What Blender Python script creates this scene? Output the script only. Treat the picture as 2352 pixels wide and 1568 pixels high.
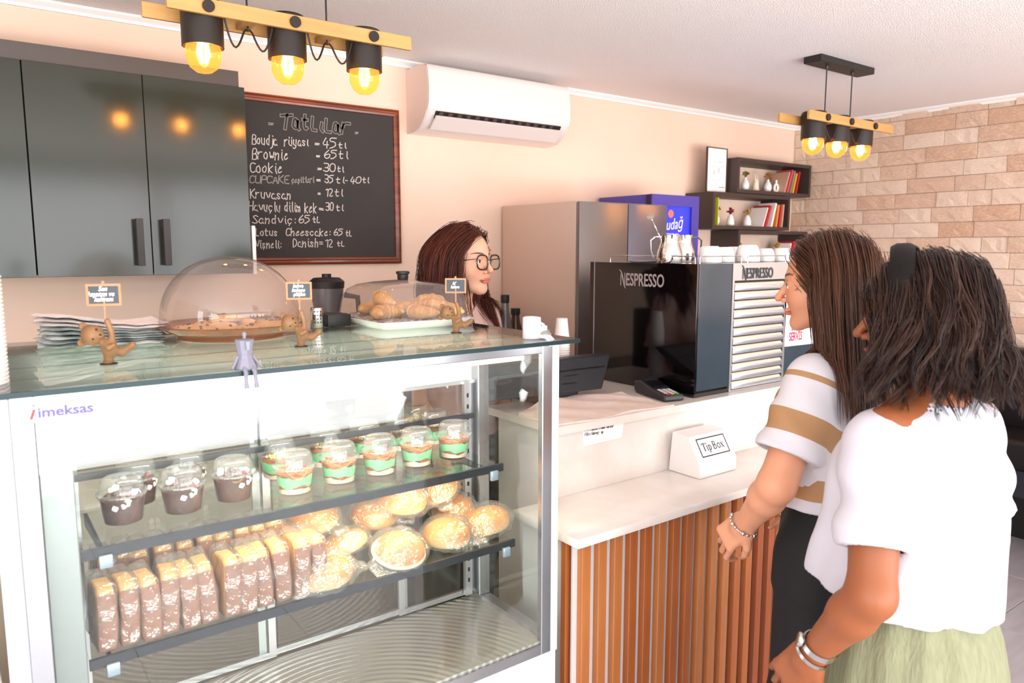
import bpy, bmesh, math, random
import numpy as np
from mathutils import Vector, Matrix, Euler
random.seed(7); RNG = np.random.default_rng(7)
SC = bpy.context.scene
for o in list(bpy.data.objects): bpy.data.objects.remove(o)
COL = SC.collection
PI = math.pi
R = math.radians

# ---------------------------------------------------------------- camera, world, lights, exposure
FPX, YAW, PITCH, CAMH = 1704.6, R(36.474), R(7.168), 1.6
cam_d = bpy.data.cameras.new('camera'); cam = bpy.data.objects.new('camera', cam_d); COL.objects.link(cam)
cam_d.sensor_width = 36.0; cam_d.lens = FPX/2352*36.0; cam_d.clip_start = 0.02; cam_d.clip_end = 200
cam.location = (0, 0, CAMH); cam.rotation_euler = (PI/2-PITCH, 0, -YAW)
SC.camera = cam
cam_d.dof.use_dof = True; cam_d.dof.focus_distance = 2.25; cam_d.dof.aperture_fstop = 4.5
SC.view_settings.view_transform = 'Standard'; SC.view_settings.look = 'None'
SC.view_settings.gamma = 1.0; SC.view_settings.use_curve_mapping = False
SC.view_settings.exposure = -0.10
SC.cycles.transparent_max_bounces = 40; SC.cycles.max_bounces = 7; SC.cycles.diffuse_bounces = 4
SC.cycles.glossy_bounces = 4; SC.cycles.transmission_bounces = 6
SC.cycles.use_denoising = True; SC.cycles.sample_clamp_indirect = 6.0; SC.cycles.caustics_reflective = False; SC.cycles.caustics_refractive = False

W = bpy.data.worlds.new('daylight'); SC.world = W; W.use_nodes = True
wn = W.node_tree.nodes; wl_ = W.node_tree.links
bg = wn['Background']
sky = wn.new('ShaderNodeTexSky'); sky.sky_type = 'HOSEK_WILKIE'; sky.turbidity = 4.0; sky.sun_direction = (0.5, 0.3, 0.81)
mixw = wn.new('ShaderNodeMix'); mixw.data_type = 'RGBA'; mixw.inputs[0].default_value = 0.75
wl_.new(sky.outputs[0], mixw.inputs[6]); mixw.inputs[7].default_value = (1.0, 1.0, 1.05, 1)
wl_.new(mixw.outputs[2], bg.inputs[0]); bg.inputs[1].default_value = 2.0

def area_light(name, loc, rot, sx, sy, power, col):
    d = bpy.data.lights.new(name, 'AREA'); d.shape = 'RECTANGLE'; d.size = sx; d.size_y = sy
    d.energy = power; d.color = col
    o = bpy.data.objects.new(name, d); COL.objects.link(o); o.location = loc; o.rotation_euler = rot
    return o
# daylight entering through the glazed shop front (behind the viewer) and the side opening
area_light('shopfront_daylight', (1.6, -2.6, 1.30), (R(118), 0, 0), 6.8, 2.2, 300, (0.97, 0.98, 1.0))
area_light('side_window_daylight', (-2.0, -0.6, 1.4), (R(115), 0, R(-90)), 3.0, 2.0, 110, (0.97, 0.98, 1.0))

area_light('terrace_bounce_fill', (1.6, -3.5, 0.0), (R(122), 0, 0), 6.8, 1.6, 310, (1.0, .985, .96))  # added fill lamp imitating light bounced off the terrace, brightens the ceiling

# ---------------------------------------------------------------- pixel helpers: a point of the place from where it shows in the photograph
_fw = np.array([math.sin(YAW)*math.cos(PITCH), math.cos(YAW)*math.cos(PITCH), -math.sin(PITCH)])
_rt = np.array([math.cos(YAW), -math.sin(YAW), 0.0]); _up = np.cross(_rt, _fw)
def _ray(x, y): return _fw + _rt*((x-1176)/FPX) + _up*((784-y)/FPX)
def at(x, y, ax, val):
    d = _ray(x, y); i = 'xyz'.index(ax); C = np.array([0, 0, CAMH]); t = (val-C[i])/d[i]; return C+t*d
def dp(x, y, d): return np.array([0, 0, CAMH])+_ray(x, y)*d

# ---------------------------------------------------------------- materials
def lin(c):
    if isinstance(c, str):
        c = c.lstrip('#'); c = [int(c[i:i+2], 16)/255 for i in (0, 2, 4)]
        c = [x/12.92 if x <= .04045 else ((x+.055)/1.055)**2.4 for x in c]
    return (*c[:3], 1.0)
MATS = {}
def pm(name, col, rough=.5, metal=0., spec=.5, var=None, bump=None, emit=None, coat=0., trans=0., sub=0., sheen=0., alpha=1., aniso=0.):
    m = bpy.data.materials.new(name); m.use_nodes = True; nt = m.node_tree; b = nt.nodes['Principled BSDF']
    b.inputs['Base Color'].default_value = lin(col); b.inputs['Roughness'].default_value = rough
    b.inputs['Metallic'].default_value = metal; b.inputs['Specular IOR Level'].default_value = spec
    b.inputs['Coat Weight'].default_value = coat; b.inputs['Coat Roughness'].default_value = .08
    b.inputs['Transmission Weight'].default_value = trans
    b.inputs['Alpha'].default_value = alpha
    if aniso: b.inputs['Anisotropic'].default_value = aniso
    if sheen: b.inputs['Sheen Weight'].default_value = sheen
    if sub:
        b.inputs['Subsurface Weight'].default_value = sub; b.inputs['Subsurface Radius'].default_value = (.6, .25, .12); b.inputs['Subsurface Scale'].default_value = .01
    if emit: b.inputs['Emission Color'].default_value = lin(emit[0]); b.inputs['Emission Strength'].default_value = emit[1]
    tc = nt.nodes.new('ShaderNodeTexCoord')
    if var:  # (scale(s), second colour, contrast)
        n = nt.nodes.new('ShaderNodeTexNoise'); n.inputs['Detail'].default_value = 6
        mp = nt.nodes.new('ShaderNodeMapping'); s = var[0]; s = (s,)*3 if not hasattr(s, '__len__') else s
        mp.inputs['Scale'].default_value = s; n.inputs['Scale'].default_value = 1.0
        nt.links.new(tc.outputs['Object'], mp.inputs[0]); nt.links.new(mp.outputs[0], n.inputs[0])
        cr = nt.nodes.new('ShaderNodeValToRGB'); lo, hi = (.5-var[2], .5+var[2]) if len(var) > 2 else (.35, .65)
        cr.color_ramp.elements[0].position = lo; cr.color_ramp.elements[1].position = hi
        cr.color_ramp.elements[0].color = lin(col); cr.color_ramp.elements[1].color = lin(var[1])
        nt.links.new(n.outputs[0], cr.inputs[0]); nt.links.new(cr.outputs[0], b.inputs['Base Color'])
    if bump:  # (scale(s), strength, distance)
        n = nt.nodes.new('ShaderNodeTexNoise'); n.inputs['Detail'].default_value = 4
        mp = nt.nodes.new('ShaderNodeMapping'); s = bump[0]; s = (s,)*3 if not hasattr(s, '__len__') else s
        mp.inputs['Scale'].default_value = s; n.inputs['Scale'].default_value = 1.0
        nt.links.new(tc.outputs['Object'], mp.inputs[0]); nt.links.new(mp.outputs[0], n.inputs[0])
        bu = nt.nodes.new('ShaderNodeBump'); bu.inputs['Strength'].default_value = bump[1]; bu.inputs['Distance'].default_value = bump[2]
        nt.links.new(n.outputs[0], bu.inputs['Height']); nt.links.new(bu.outputs[0], b.inputs['Normal'])
    MATS[name] = m
    return m
def glassm(name, tint=(1, 1, 1), ior=1.45, rough=0.0, haze=0.0, hazecol=(1, 1, 1)):
    """thin clear sheet: transparent body + Fresnel mirror"""
    m = bpy.data.materials.new(name); m.use_nodes = True; nt = m.node_tree
    for n in list(nt.nodes): nt.nodes.remove(n)
    out = nt.nodes.new('ShaderNodeOutputMaterial'); tr = nt.nodes.new('ShaderNodeBsdfTransparent'); gl = nt.nodes.new('ShaderNodeBsdfGlossy')
    tr.inputs[0].default_value = (*tint, 1); gl.inputs['Roughness'].default_value = rough
    lw = nt.nodes.new('ShaderNodeFresnel'); lw.inputs['IOR'].default_value = ior
    mx = nt.nodes.new('ShaderNodeMixShader')
    geo = nt.nodes.new('ShaderNodeNewGeometry')   # fresnel with outward ior from both sides
    body = tr
    if haze:
        df = nt.nodes.new('ShaderNodeBsdfDiffuse'); df.inputs[0].default_value = (*hazecol, 1)
        mh = nt.nodes.new('ShaderNodeMixShader'); mh.inputs[0].default_value = haze
        nt.links.new(tr.outputs[0], mh.inputs[1]); nt.links.new(df.outputs[0], mh.inputs[2]); body = mh
    # Fresnel node flips on back faces (n -> 1/n); use Layer Weight style symmetric value instead
    fl = nt.nodes.new('ShaderNodeLayerWeight'); fl.inputs['Blend'].default_value = .5
    pw = nt.nodes.new('ShaderNodeMath'); pw.operation = 'POWER'; pw.inputs[1].default_value = 5.0
    nt.links.new(fl.outputs['Facing'], pw.inputs[0])
    f0 = ((ior-1)/(ior+1))**2
    ma = nt.nodes.new('ShaderNodeMath'); ma.operation = 'MULTIPLY_ADD'; ma.inputs[1].default_value = 1-f0; ma.inputs[2].default_value = f0
    nt.links.new(pw.outputs[0], ma.inputs[0]); nt.links.new(ma.outputs[0], mx.inputs[0])
    nt.links.new(body.outputs[0], mx.inputs[1]); nt.links.new(gl.outputs[0], mx.inputs[2]); nt.links.new(mx.outputs[0], out.inputs[0])
    nt.nodes.remove(lw); nt.nodes.remove(geo)
    MATS[name] = m
    return m

# ---------------------------------------------------------------- mesh builder
class MB:
    def __init__(s): s.v = []; s.f = []; s.n = 0; s.fm = []
    def add(s, v, f, M=None, mi=0):
        v = np.asarray(v, float).reshape(-1, 3)
        if M is not None:
            A = np.array(M); v = v@A[:3, :3].T+A[:3, 3]
        s.v.append(v); s.f += [tuple(int(i)+s.n for i in q) for q in f]; s.fm += [mi]*len(f); s.n += len(v); return s
    def box(s, x0, x1, y0, y1, z0, z1, M=None, mi=0):
        v = [(x, y, z) for x in (x0, x1) for y in (y0, y1) for z in (z0, z1)]
        f = [(0, 1, 3, 2), (4, 6, 7, 5), (0, 4, 5, 1), (2, 3, 7, 6), (0, 2, 6, 4), (1, 5, 7, 3)]
        return s.add(v, f, M, mi)
    def rbox(s, x0, x1, y0, y1, z0, z1, r=.005, seg=2, M=None, mi=0):
        bm = bmesh.new(); bmesh.ops.create_cube(bm, size=1)
        c = ((x0+x1)/2, (y0+y1)/2, (z0+z1)/2)
        for v in bm.verts: v.co = Vector((v.co.x*(x1-x0)+c[0], v.co.y*(y1-y0)+c[1], v.co.z*(z1-z0)+c[2]))
        bmesh.ops.bevel(bm, geom=list(bm.edges), offset=min(r, .49*min(x1-x0, y1-y0, z1-z0)), segments=seg, profile=.5, affect='EDGES', clamp_overlap=True)
        bm.verts.ensure_lookup_table(); bm.verts.index_update()
        v = [tuple(q.co) for q in bm.verts]; f = [[q.index for q in g.verts] for g in bm.faces]; bm.free()
        return s.add(v, f, M, mi)
    def lathe(s, prof, n=24, M=None, mi=0, cap=True, sx=1., sy=1., ang=2*PI):
        prof = np.array(prof, float); k = len(prof); full = abs(ang-2*PI) < 1e-6
        m = n if full else n+1
        a = np.arange(m)*ang/n
        v = np.stack([np.outer(np.cos(a), prof[:, 0])*sx, np.outer(np.sin(a), prof[:, 0])*sy, np.tile(prof[:, 1], (m, 1))], -1).reshape(-1, 3)
        f = []
        for i in range(n):
            j = (i+1) % m
            for q in range(k-1): f.append((i*k+q, j*k+q, j*k+q+1, i*k+q+1))
        if cap and full:
            if prof[0, 0] > 1e-5: f.append([i*k for i in range(n)][::-1])
            if prof[-1, 0] > 1e-5: f.append([i*k+k-1 for i in range(n)])
        return s.add(v, f, M, mi)
    def cyl(s, p, q, r, n=16, r2=None, mi=0, cap=True):
        p = Vector(p); q = Vector(q); d = q-p; M = Matrix.Translation(p)@d.to_track_quat('Z', 'Y').to_matrix().to_4x4()
        return s.lathe([(r, 0), (r if r2 is None else r2, d.length)], n, M, mi, cap)
    def tube(s, pts, r, n=8, mi=0, closed=False, cap=True):
        P = np.array(pts, float); k = len(P); r = np.full(k, r) if np.isscalar(r) else np.array(r, float)
        T = np.gradient(P, axis=0) if not closed else np.roll(P, -1, 0)-np.roll(P, 1, 0)
        T /= np.linalg.norm(T, axis=1)[:, None]+1e-12
        u = np.cross(T[0], (0, 0, 1) if abs(T[0][2]) < .9 else (1, 0, 0)); u /= np.linalg.norm(u)
        v = []; a = np.arange(n)*2*PI/n
        for i in range(k):
            u = u-T[i]*u.dot(T[i]); u /= np.linalg.norm(u); w = np.cross(T[i], u)
            v.append(P[i]+r[i]*(np.outer(np.cos(a), u)+np.outer(np.sin(a), w)))
        v = np.concatenate(v); f = []
        for i in range(k if closed else k-1):
            j = (i+1) % k
            for q in range(n): f.append((i*n+q, i*n+(q+1) % n, j*n+(q+1) % n, j*n+q))
        if cap and not closed: f.append(list(range(n))[::-1]); f.append([(k-1)*n+q for q in range(n)])
        return s.add(v, f, None, mi)
    def prism(s, poly, h0, h1, M=None, mi=0, plane='xy'):
        n = len(poly)
        if plane == 'xy': v = [(a, b, h0) for a, b in poly]+[(a, b, h1) for a, b in poly]
        elif plane == 'xz': v = [(a, h0, b) for a, b in poly]+[(a, h1, b) for a, b in poly]
        else: v = [(h0, a, b) for a, b in poly]+[(h1, a, b) for a, b in poly]
        f = [list(range(n))[::-1], list(range(n, 2*n))]+[(i, (i+1) % n, (i+1) % n+n, i+n) for i in range(n)]
        return s.add(v, f, M, mi)
    def sphere(s, c, r, n=16, m=10, M=None, mi=0):
        r = (r,)*3 if np.isscalar(r) else r
        th = np.linspace(-PI/2, PI/2, m+1)
        b = MB().lathe([(max(math.cos(t), 0), math.sin(t)) for t in th], n, cap=False)
        v = b.v[0]*np.array(r)+np.array(c)
        return s.add(v, b.f, M, mi)
    def grid(s, fn, nu, nv, mi=0, M=None):
        v = [fn(i/(nu), j/(nv)) for i in range(nu+1) for j in range(nv+1)]
        f = [(i*(nv+1)+j, (i+1)*(nv+1)+j, (i+1)*(nv+1)+j+1, i*(nv+1)+j+1) for i in range(nu) for j in range(nv)]
        return s.add(v, f, M, mi)

def mesh_of(name, mb, mats, smooth=None):
    me = bpy.data.meshes.new(name)
    V = np.concatenate(mb.v) if mb.v else np.zeros((0, 3))
    me.from_pydata(V.tolist(), [], mb.f)
    for m in (mats if isinstance(mats, (list, tuple)) else [mats]): me.materials.append(MATS[m] if isinstance(m, str) else m)
    if any(mb.fm): me.polygons.foreach_set('material_index', np.array(mb.fm, dtype=np.int32))
    bm = bmesh.new(); bm.from_mesh(me); bmesh.ops.recalc_face_normals(bm, faces=bm.faces) if len(bm.faces) < 60000 else None
    if smooth is not None:
        for f in bm.faces: f.smooth = True
        if smooth < 180:
            th = R(smooth)
            for e in bm.edges:
                if len(e.link_faces) == 2 and e.calc_face_angle(0) > th: e.smooth = False
    bm.to_mesh(me); bm.free()
    return me
ROOTLOC = {}
def tag(o, label=None, cat=None, group=None, kind=None):
    if label: o['label'] = label
    if cat: o['category'] = cat
    if group: o['group'] = group
    if kind: o['kind'] = kind
    return o
def thing(name, loc, label=None, cat=None, group=None, kind=None):
    o = bpy.data.objects.new(name, None); COL.objects.link(o); o.location = loc; o.empty_display_size = .05
    ROOTLOC[o.name] = Vector(loc)
    return tag(o, label, cat, group, kind)
def part(name, mb, mats, parent=None, label=None, cat=None, group=None, kind=None, smooth=35, bevel=0):
    me = mb if isinstance(mb, bpy.types.Mesh) else mesh_of(name, mb, mats, smooth)
    o = bpy.data.objects.new(name, me); COL.objects.link(o)
    if parent is not None:
        o.parent = parent
        if parent.name in ROOTLOC: o.matrix_parent_inverse = Matrix.Translation(-ROOTLOC[parent.name])
    if bevel:
        b = o.modifiers.new('b', 'BEVEL'); b.width = bevel; b.segments = 2; b.limit_method = 'ANGLE'; b.harden_normals = False
    return tag(o, label, cat, group, kind)
def struct(name, mb, mats, smooth=None, parent=None): return part(name, mb, mats, parent, kind=None if parent else 'structure', smooth=smooth)
CHILD = {}
def copy_tree(o, parent=None):
    c = o.copy(); COL.objects.link(c)
    if parent is not None: c.parent = parent
    for ch in KIDS.get(o.name, ()): copy_tree(ch, c)
    return c
KIDS = {}
def index_kids():
    KIDS.clear()
    for o in bpy.data.objects:
        if o.parent: KIDS.setdefault(o.parent.name, []).append(o)
def dup(root, loc, rot=(0, 0, 0), scale=None, label=None, group=None):
    """copy of a thing built at the origin, with its parts and sub-parts"""
    c = copy_tree(root); c.location = loc; c.rotation_euler = rot
    if scale: c.scale = scale if hasattr(scale, '__len__') else (scale,)*3
    if label: c['label'] = label
    if group: c['group'] = group
    return c

# ---------------------------------------------------------------- signed-distance modelling for organic shapes
def smin(a, b, k):
    h = np.clip(.5+.5*(b-a)/k, 0, 1); return b+(a-b)*h-k*h*(1-h)
def smax(a, b, k): return -smin(-a, -b, k)
def s_ell(P, c, r, Rm=None):
    q = P-np.array(c)
    if Rm is not None: q = q@Rm
    r = np.array(r, float); k0 = np.linalg.norm(q/r, axis=1); k1 = np.linalg.norm(q/(r*r), axis=1)
    return k0*(k0-1)/(k1+1e-9)
def s_sph(P, c, r): return np.linalg.norm(P-np.array(c), axis=1)-r
def s_cone(P, a, b, ra, rb):
    """capsule with linearly tapering radius"""
    a = np.array(a, float); b = np.array(b, float); d = b-a; h = np.clip(((P-a)@d)/(d@d), 0, 1)
    return np.linalg.norm(P-a-h[:, None]*d, axis=1)-(ra+(rb-ra)*h)
def s_chain(P, pts, rs, k=.01):
    d = None
    for i in range(len(pts)-1):
        e = s_cone(P, pts[i], pts[i+1], rs[i], rs[i+1]); d = e if d is None else smin(d, e, k)
    return d
def s_box(P, c, h, r=0.0, Rm=None):
    q = P-np.array(c)
    if Rm is not None: q = q@Rm
    q = np.abs(q)-np.array(h)+r
    return np.linalg.norm(np.maximum(q, 0), axis=1)+np.minimum(q.max(1), 0)-r
def rotm(rx=0, ry=0, rz=0): return np.array(Euler((R(rx), R(ry), R(rz))).to_matrix())
def vnoise(P, s, seed=0):
    """cheap smooth noise from sines, about -1..1"""
    r = np.random.default_rng(seed); d = np.zeros(len(P))
    for i in range(5):
        k = r.normal(size=3); k *= s*(1+.5*r.random())/np.linalg.norm(k); d += np.sin(P@k+r.random()*6.28+1.3*np.sin(P@k[::-1].copy()*.7))
    return d/3.2
def axis(lo, hi, step, fine=()):
    """grid lines with finer steps inside the intervals (a, b, step)"""
    x = [lo]
    while x[-1] < hi:
        st = step
        for a, b, s in fine:
            if a <= x[-1] < b: st = min(st, s)
        x.append(x[-1]+st)
    return np.array(x)
def sdf_mesh(f, xs, ys, zs, lip=1.35):
    K = 4
    def pad(a):
        while (len(a)-1) % K: a = np.append(a, a[-1]+(a[-1]-a[-2]))
        return a
    xs, ys, zs = pad(xs), pad(ys), pad(zs); n = [len(xs)-1, len(ys)-1, len(zs)-1]
    cs = [(a[:-1:K]+a[K::K])/2 for a in (xs, ys, zs)]; hs = [(a[K::K]-a[:-1:K])/2 for a in (xs, ys, zs)]
    C = np.stack(np.meshgrid(*cs, indexing='ij'), -1).reshape(-1, 3); H = np.stack(np.meshgrid(*hs, indexing='ij'), -1).reshape(-1, 3)
    fc = f(C).astype(np.float32); hd = np.linalg.norm(H, axis=1); keep = (np.abs(fc) < hd*lip+.002)
    nb = [m//K for m in n]
    F = np.repeat(np.repeat(np.repeat(fc.reshape(nb), K, 0), K, 1), K, 2); F = np.pad(F, ((0, 1),)*3, mode='edge')
    kb = np.repeat(np.repeat(np.repeat(keep.reshape(nb), K, 0), K, 1), K, 2)
    mk = np.zeros(F.shape, bool)
    for a in (0, 1):
        for b in (0, 1):
            for c in (0, 1): mk[a:a+n[0], b:b+n[1], c:c+n[2]] |= kb
    I = np.argwhere(mk); P = np.stack([xs[I[:, 0]], ys[I[:, 1]], zs[I[:, 2]]], 1)
    vals = np.empty(len(P), np.float32)
    for s in range(0, len(P), 400000): vals[s:s+400000] = f(P[s:s+400000])
    F[mk] = vals
    S = F < 0
    cnt = np.zeros(n, np.int8)
    for a in (0, 1):
        for b in (0, 1):
            for c in (0, 1): cnt += S[a:a+n[0], b:b+n[1], c:c+n[2]]
    act = (cnt > 0) & (cnt < 8); A = np.argwhere(act); idx = np.full(n, -1, np.int64); idx[act] = np.arange(len(A))
    acc = np.zeros((len(A), 3)); w = np.zeros(len(A))
    co = [(0, 0, 0), (1, 0, 0), (0, 1, 0), (1, 1, 0), (0, 0, 1), (1, 0, 1), (0, 1, 1), (1, 1, 1)]
    ed = [(0, 1), (2, 3), (4, 5), (6, 7), (0, 2), (1, 3), (4, 6), (5, 7), (0, 4), (1, 5), (2, 6), (3, 7)]
    X = [xs, ys, zs]
    for a, b in ed:
        ia = A+np.array(co[a]); ib = A+np.array(co[b]); fa = F[tuple(ia.T)]; fb = F[tuple(ib.T)]
        m = (fa < 0) != (fb < 0); t = np.where(m, fa/(fa-fb+1e-12), 0)
        pa = np.stack([X[i][ia[:, i]] for i in range(3)], 1); pb = np.stack([X[i][ib[:, i]] for i in range(3)], 1)
        acc += np.where(m[:, None], pa+(pb-pa)*t[:, None], 0); w += m
    V = acc/np.maximum(w, 1)[:, None]
    Q = []
    for ax in range(3):
        o = [0, 1, 2]; o.remove(ax); u, v = o
        sl0 = [slice(None)]*3; sl1 = [slice(None)]*3; sl0[ax] = slice(0, n[ax]); sl1[ax] = slice(1, n[ax]+1)
        for q in (u, v): sl0[q] = slice(1, n[q]); sl1[q] = slice(1, n[q])
        a = S[tuple(sl0)]; b = S[tuple(sl1)]; E = np.argwhere(a != b)
        if not len(E): continue
        sgn = a[tuple(E.T)]; E = E.copy(); E[:, u] += 1; E[:, v] += 1
        def cell(du, dv):
            c = E.copy(); c[:, u] -= du; c[:, v] -= dv; return idx[tuple(c.T)]
        q = np.stack([cell(1, 1), cell(0, 1), cell(0, 0), cell(1, 0)], 1)
        flip = sgn if ax != 1 else ~sgn
        q[~flip] = q[~flip][:, ::-1]
        Q.append(q[(q >= 0).all(1)])
    Q = np.concatenate(Q)
    return V, Q
def sdf_obj(name, f, xs, ys, zs, mats, parent=None, attr=None, fmat=None, **kw):
    V, Q = sdf_mesh(f, xs, ys, zs)
    me = bpy.data.meshes.new(name); me.vertices.add(len(V)); me.vertices.foreach_set('co', V.ravel())
    me.loops.add(Q.size); me.loops.foreach_set('vertex_index', Q.ravel().astype(np.int32))
    me.polygons.add(len(Q)); me.polygons.foreach_set('loop_start', np.arange(0, Q.size, 4, dtype=np.int32))
    me.polygons.foreach_set('use_smooth', np.ones(len(Q), bool))
    for m in (mats if isinstance(mats, (list, tuple)) else [mats]): me.materials.append(MATS[m])
    if attr:
        for nm, fn in attr.items():
            val = fn(V); 
            if val.ndim == 1: a = me.attributes.new(nm, 'FLOAT', 'POINT'); a.data.foreach_set('value', val.astype(np.float32))
            else: a = me.attributes.new(nm, 'FLOAT_COLOR', 'POINT'); a.data.foreach_set('color', val.astype(np.float32).ravel())
    if fmat is not None:
        me.polygons.foreach_set('material_index', fmat(V[Q].mean(1)).astype(np.int32))
    me.update(calc_edges=True); me.validate()
    o = bpy.data.objects.new(name, me); COL.objects.link(o)
    if parent is not None:
        o.parent = parent
        if parent.name in ROOTLOC: o.matrix_parent_inverse = Matrix.Translation(-ROOTLOC[parent.name])
    return tag(o, kw.get('label'), kw.get('cat'), kw.get('group'), kw.get('kind'))

# ---------------------------------------------------------------- stroke lettering (chalk, pen)
G = {  # glyphs as polylines in a 4 x 6 cell, baseline 0, x-height 4
'A': ['00 26 40', '12 32'], 'B': ['00 06 36 45 33 03', '33 42 40.5 30 00'], 'C': ['45 26 05 01 20 41'], 'D': ['00 06 35 43 31 00'],
'E': ['46 06 00 40', '03 33'], 'K': ['06 00', '46 03 40'], 'L': ['06 00 30'], 'N': ['00 06 40 46'], 'P': ['00 06 36 45 43.5 33 03'],
'S': ['45 26 05 14 32 41 20 01'], 'T': ['06 46', '26 20'], 'U': ['06 01 20 41 46'], 'H': ['06 00', '46 40', '03 43'], 'R': ['00 06 36 45 43.5 33 03', '23 40'],
'V': ['06 20 46'], 'I': ['26 20'], 'O': ['26 05 01 20 41 45 26'], 'M': ['00 06 23 46 40'], 'F': ['46 06 00', '03 33'], 'Z': ['06 46 00 40'],
'a': ['33 14 02 01 20 31 34 30.5 40'], 'b': ['06 00', '03 24 43 41 20 01'], 'c': ['33 24 03 01 20 31'], 'd': ['33 14 02 10 31', '36 30'], 'e': ['02 33 24 13 01 10 31'],
'g': ['33 14 02 11 32', '34 3-1 1-2 0-1'], 'h': ['06 00', '02 24 33 30'], 'i': ['14 11 20', '15.3 15.6'], 'j': ['24 2-1 0-2', '25.3 25.6'], 'k': ['06 00', '34 02 30'],
'l': ['16 11 20'], 'm': ['04 00', '02 14 22 20', '22 34 42 40'], 'n': ['04 00', '02 24 33 30'], 'o': ['24 03 01 20 31 33 24'], 'p': ['04 0-2', '03 24 43 41 20 01'],
'r': ['04 00', '02 14 34'], 's': ['33 14 03 31 20 01'], 't': ['16 11 20 30.5', '04 34'], 'u': ['04 01 20 31', '34 30'], 'v': ['04 20 44'], 'w': ['04 10 23 30 44'],
'x': ['04 40', '00 44'], 'y': ['04 01 20 31', '34 3-1 1-2 0-1'], 'z': ['04 44 00 40'], 'ı': ['14 11 20'],
'ü': ['04 01 20 31', '34 30', '05.3 05.6', '35.3 35.6'], 'ç': ['33 24 03 01 20 31', '20 1-1'], 'ş': ['33 14 03 31 20 01', '20 1-1'], 'ğ': ['33 14 02 11 32', '34 3-1 1-2 0-1', '15.4 25.2 35.4'],
'Ç': ['45 26 05 01 20 41', '20 1-1'],
'0': ['26 05 01 20 41 45 26'], '1': ['05 26 20'], '2': ['05 26 44 00 40'], '3': ['06 36 45 33 13', '33 42 41 20 01'], '4': ['26 02 42', '34 30'], '5': ['46 06 04 34 42 31 10 00'],
'6': ['36 03 01 20 41 43 23 02'], '7': ['06 46 10'], '8': ['23 05 26 45 01 20 41 23'], '9': ['43 13 05 26 45 40'],
'=': ['03.6 33.4', '02.2 32'], '-': ['03 33'], ':': ['13.5 13.8', '11 11.3'], '.': ['10 10.3'], "'": ['16 14.8']}
import re as _re
def glyph(ch):
    out = []
    for s in G.get(ch, []):
        pts = []
        for tok in s.split():
            m = _re.match(r'^(\d)(-?\d+(?:\.\d+)?)$', tok)
            if m: pts.append((float(m.group(1)), float(m.group(2))))
            else:
                m = _re.match(r'^(\d+\.\d)(-?\d+(?:\.\d+)?)$', tok); pts.append((float(m.group(1)), float(m.group(2))))
        out.append(pts)
    return out
def strokes(text, h, jit=.25, slant=.1, adv=5.0, seed=1, wide=1.0):
    """list of polylines in the plane, cap height h; returns polylines and width"""
    r = random.Random(seed); x = 0; out = []; u = h/6
    for ch in text:
        if ch == ' ': x += adv*.8; continue
        y0 = r.uniform(-.3, .3)*jit
        for pl in glyph(ch):
            P = [(px+r.uniform(-1, 1)*jit, py+r.uniform(-1, 1)*jit*.7+y0) for px, py in pl]
            Q = []
            if len(P) > 2:   # round the corners (Chaikin once, ends kept)
                Q = [P[0]]
                for a, b in zip(P[:-1], P[1:]): Q += [(a[0]*.75+b[0]*.25, a[1]*.75+b[1]*.25), (a[0]*.25+b[0]*.75, a[1]*.25+b[1]*.75)]
                Q.append(P[-1])
            else: Q = P
            out.append([((x+px+slant*py)*u*wide, py*u) for px, py in Q])
        x += adv*(.62 if ch in "iıl1:.'jI" else 1)
    return out, x*u*wide
def write(mb, text, h, w, O, ex, ez, **kw):
    """ribbon lettering laid on a surface: origin O, text direction ex, up ez"""
    pls, wd = strokes(text, h, **kw); O = np.array(O, float); ex = np.array(ex, float); ez = np.array(ez, float)
    nrm = np.cross(ex, ez)
    for pl in pls:
        P = np.array(pl)
        if len(P) < 2: continue
        T = np.gradient(P, axis=0); T /= np.linalg.norm(T, axis=1)[:, None]+1e-9; Nn = np.stack([-T[:, 1], T[:, 0]], 1)*w/2
        P[0] -= T[0]*w/2; P[-1] += T[-1]*w/2
        a = P+Nn; b = P-Nn
        V = [O+ex*q[0]+ez*q[1] for q in a]+[O+ex*q[0]+ez*q[1] for q in b]
        V2 = [v+nrm*.0004 for v in V]
        k = len(P); f = []
        for i in range(k-1): f.append((i, i+1, k+i+1, k+i)); f.append((2*k+i, 3*k+i, 3*k+i+1, 2*k+i+1))
        mb.add(V+V2, f)
    return wd
def text_mesh(name, s, size, ext, mat, M, parent=None, sx=1., bold=0., label=None, shear=0.):
    """printed lettering from the built-in font as a thin solid"""
    c = bpy.data.curves.new(name, 'FONT'); c.body = s; c.size = size; c.extrude = ext; c.offset = bold; c.shear = shear; c.resolution_u = 3
    o = bpy.data.objects.new('tmp', c); COL.objects.link(o)
    dg = bpy.context.evaluated_depsgraph_get(); me = bpy.data.meshes.new_from_object(o.evaluated_get(dg))
    bpy.data.objects.remove(o)
    me.transform(Matrix.Scale(sx, 4, (1, 0, 0))); me.transform(M); me.name = name
    me.materials.clear(); me.materials.append(MATS[mat])
    q = bpy.data.objects.new(name, me); COL.objects.link(q)
    if parent is not None:
        q.parent = parent
        if parent.name in ROOTLOC: q.matrix_parent_inverse = Matrix.Translation(-ROOTLOC[parent.name])
    if label: q['label'] = label
    return q
def frame_m(O, ex, ez):
    """matrix that lays local x along ex, local y along ez at O"""
    ex = Vector(ex).normalized(); ez = Vector(ez).normalized(); n = ex.cross(ez)
    return Matrix(((ex.x, ez.x, n.x, O[0]), (ex.y, ez.y, n.y, O[1]), (ex.z, ez.z, n.z, O[2]), (0, 0, 0, 1)))
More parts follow.
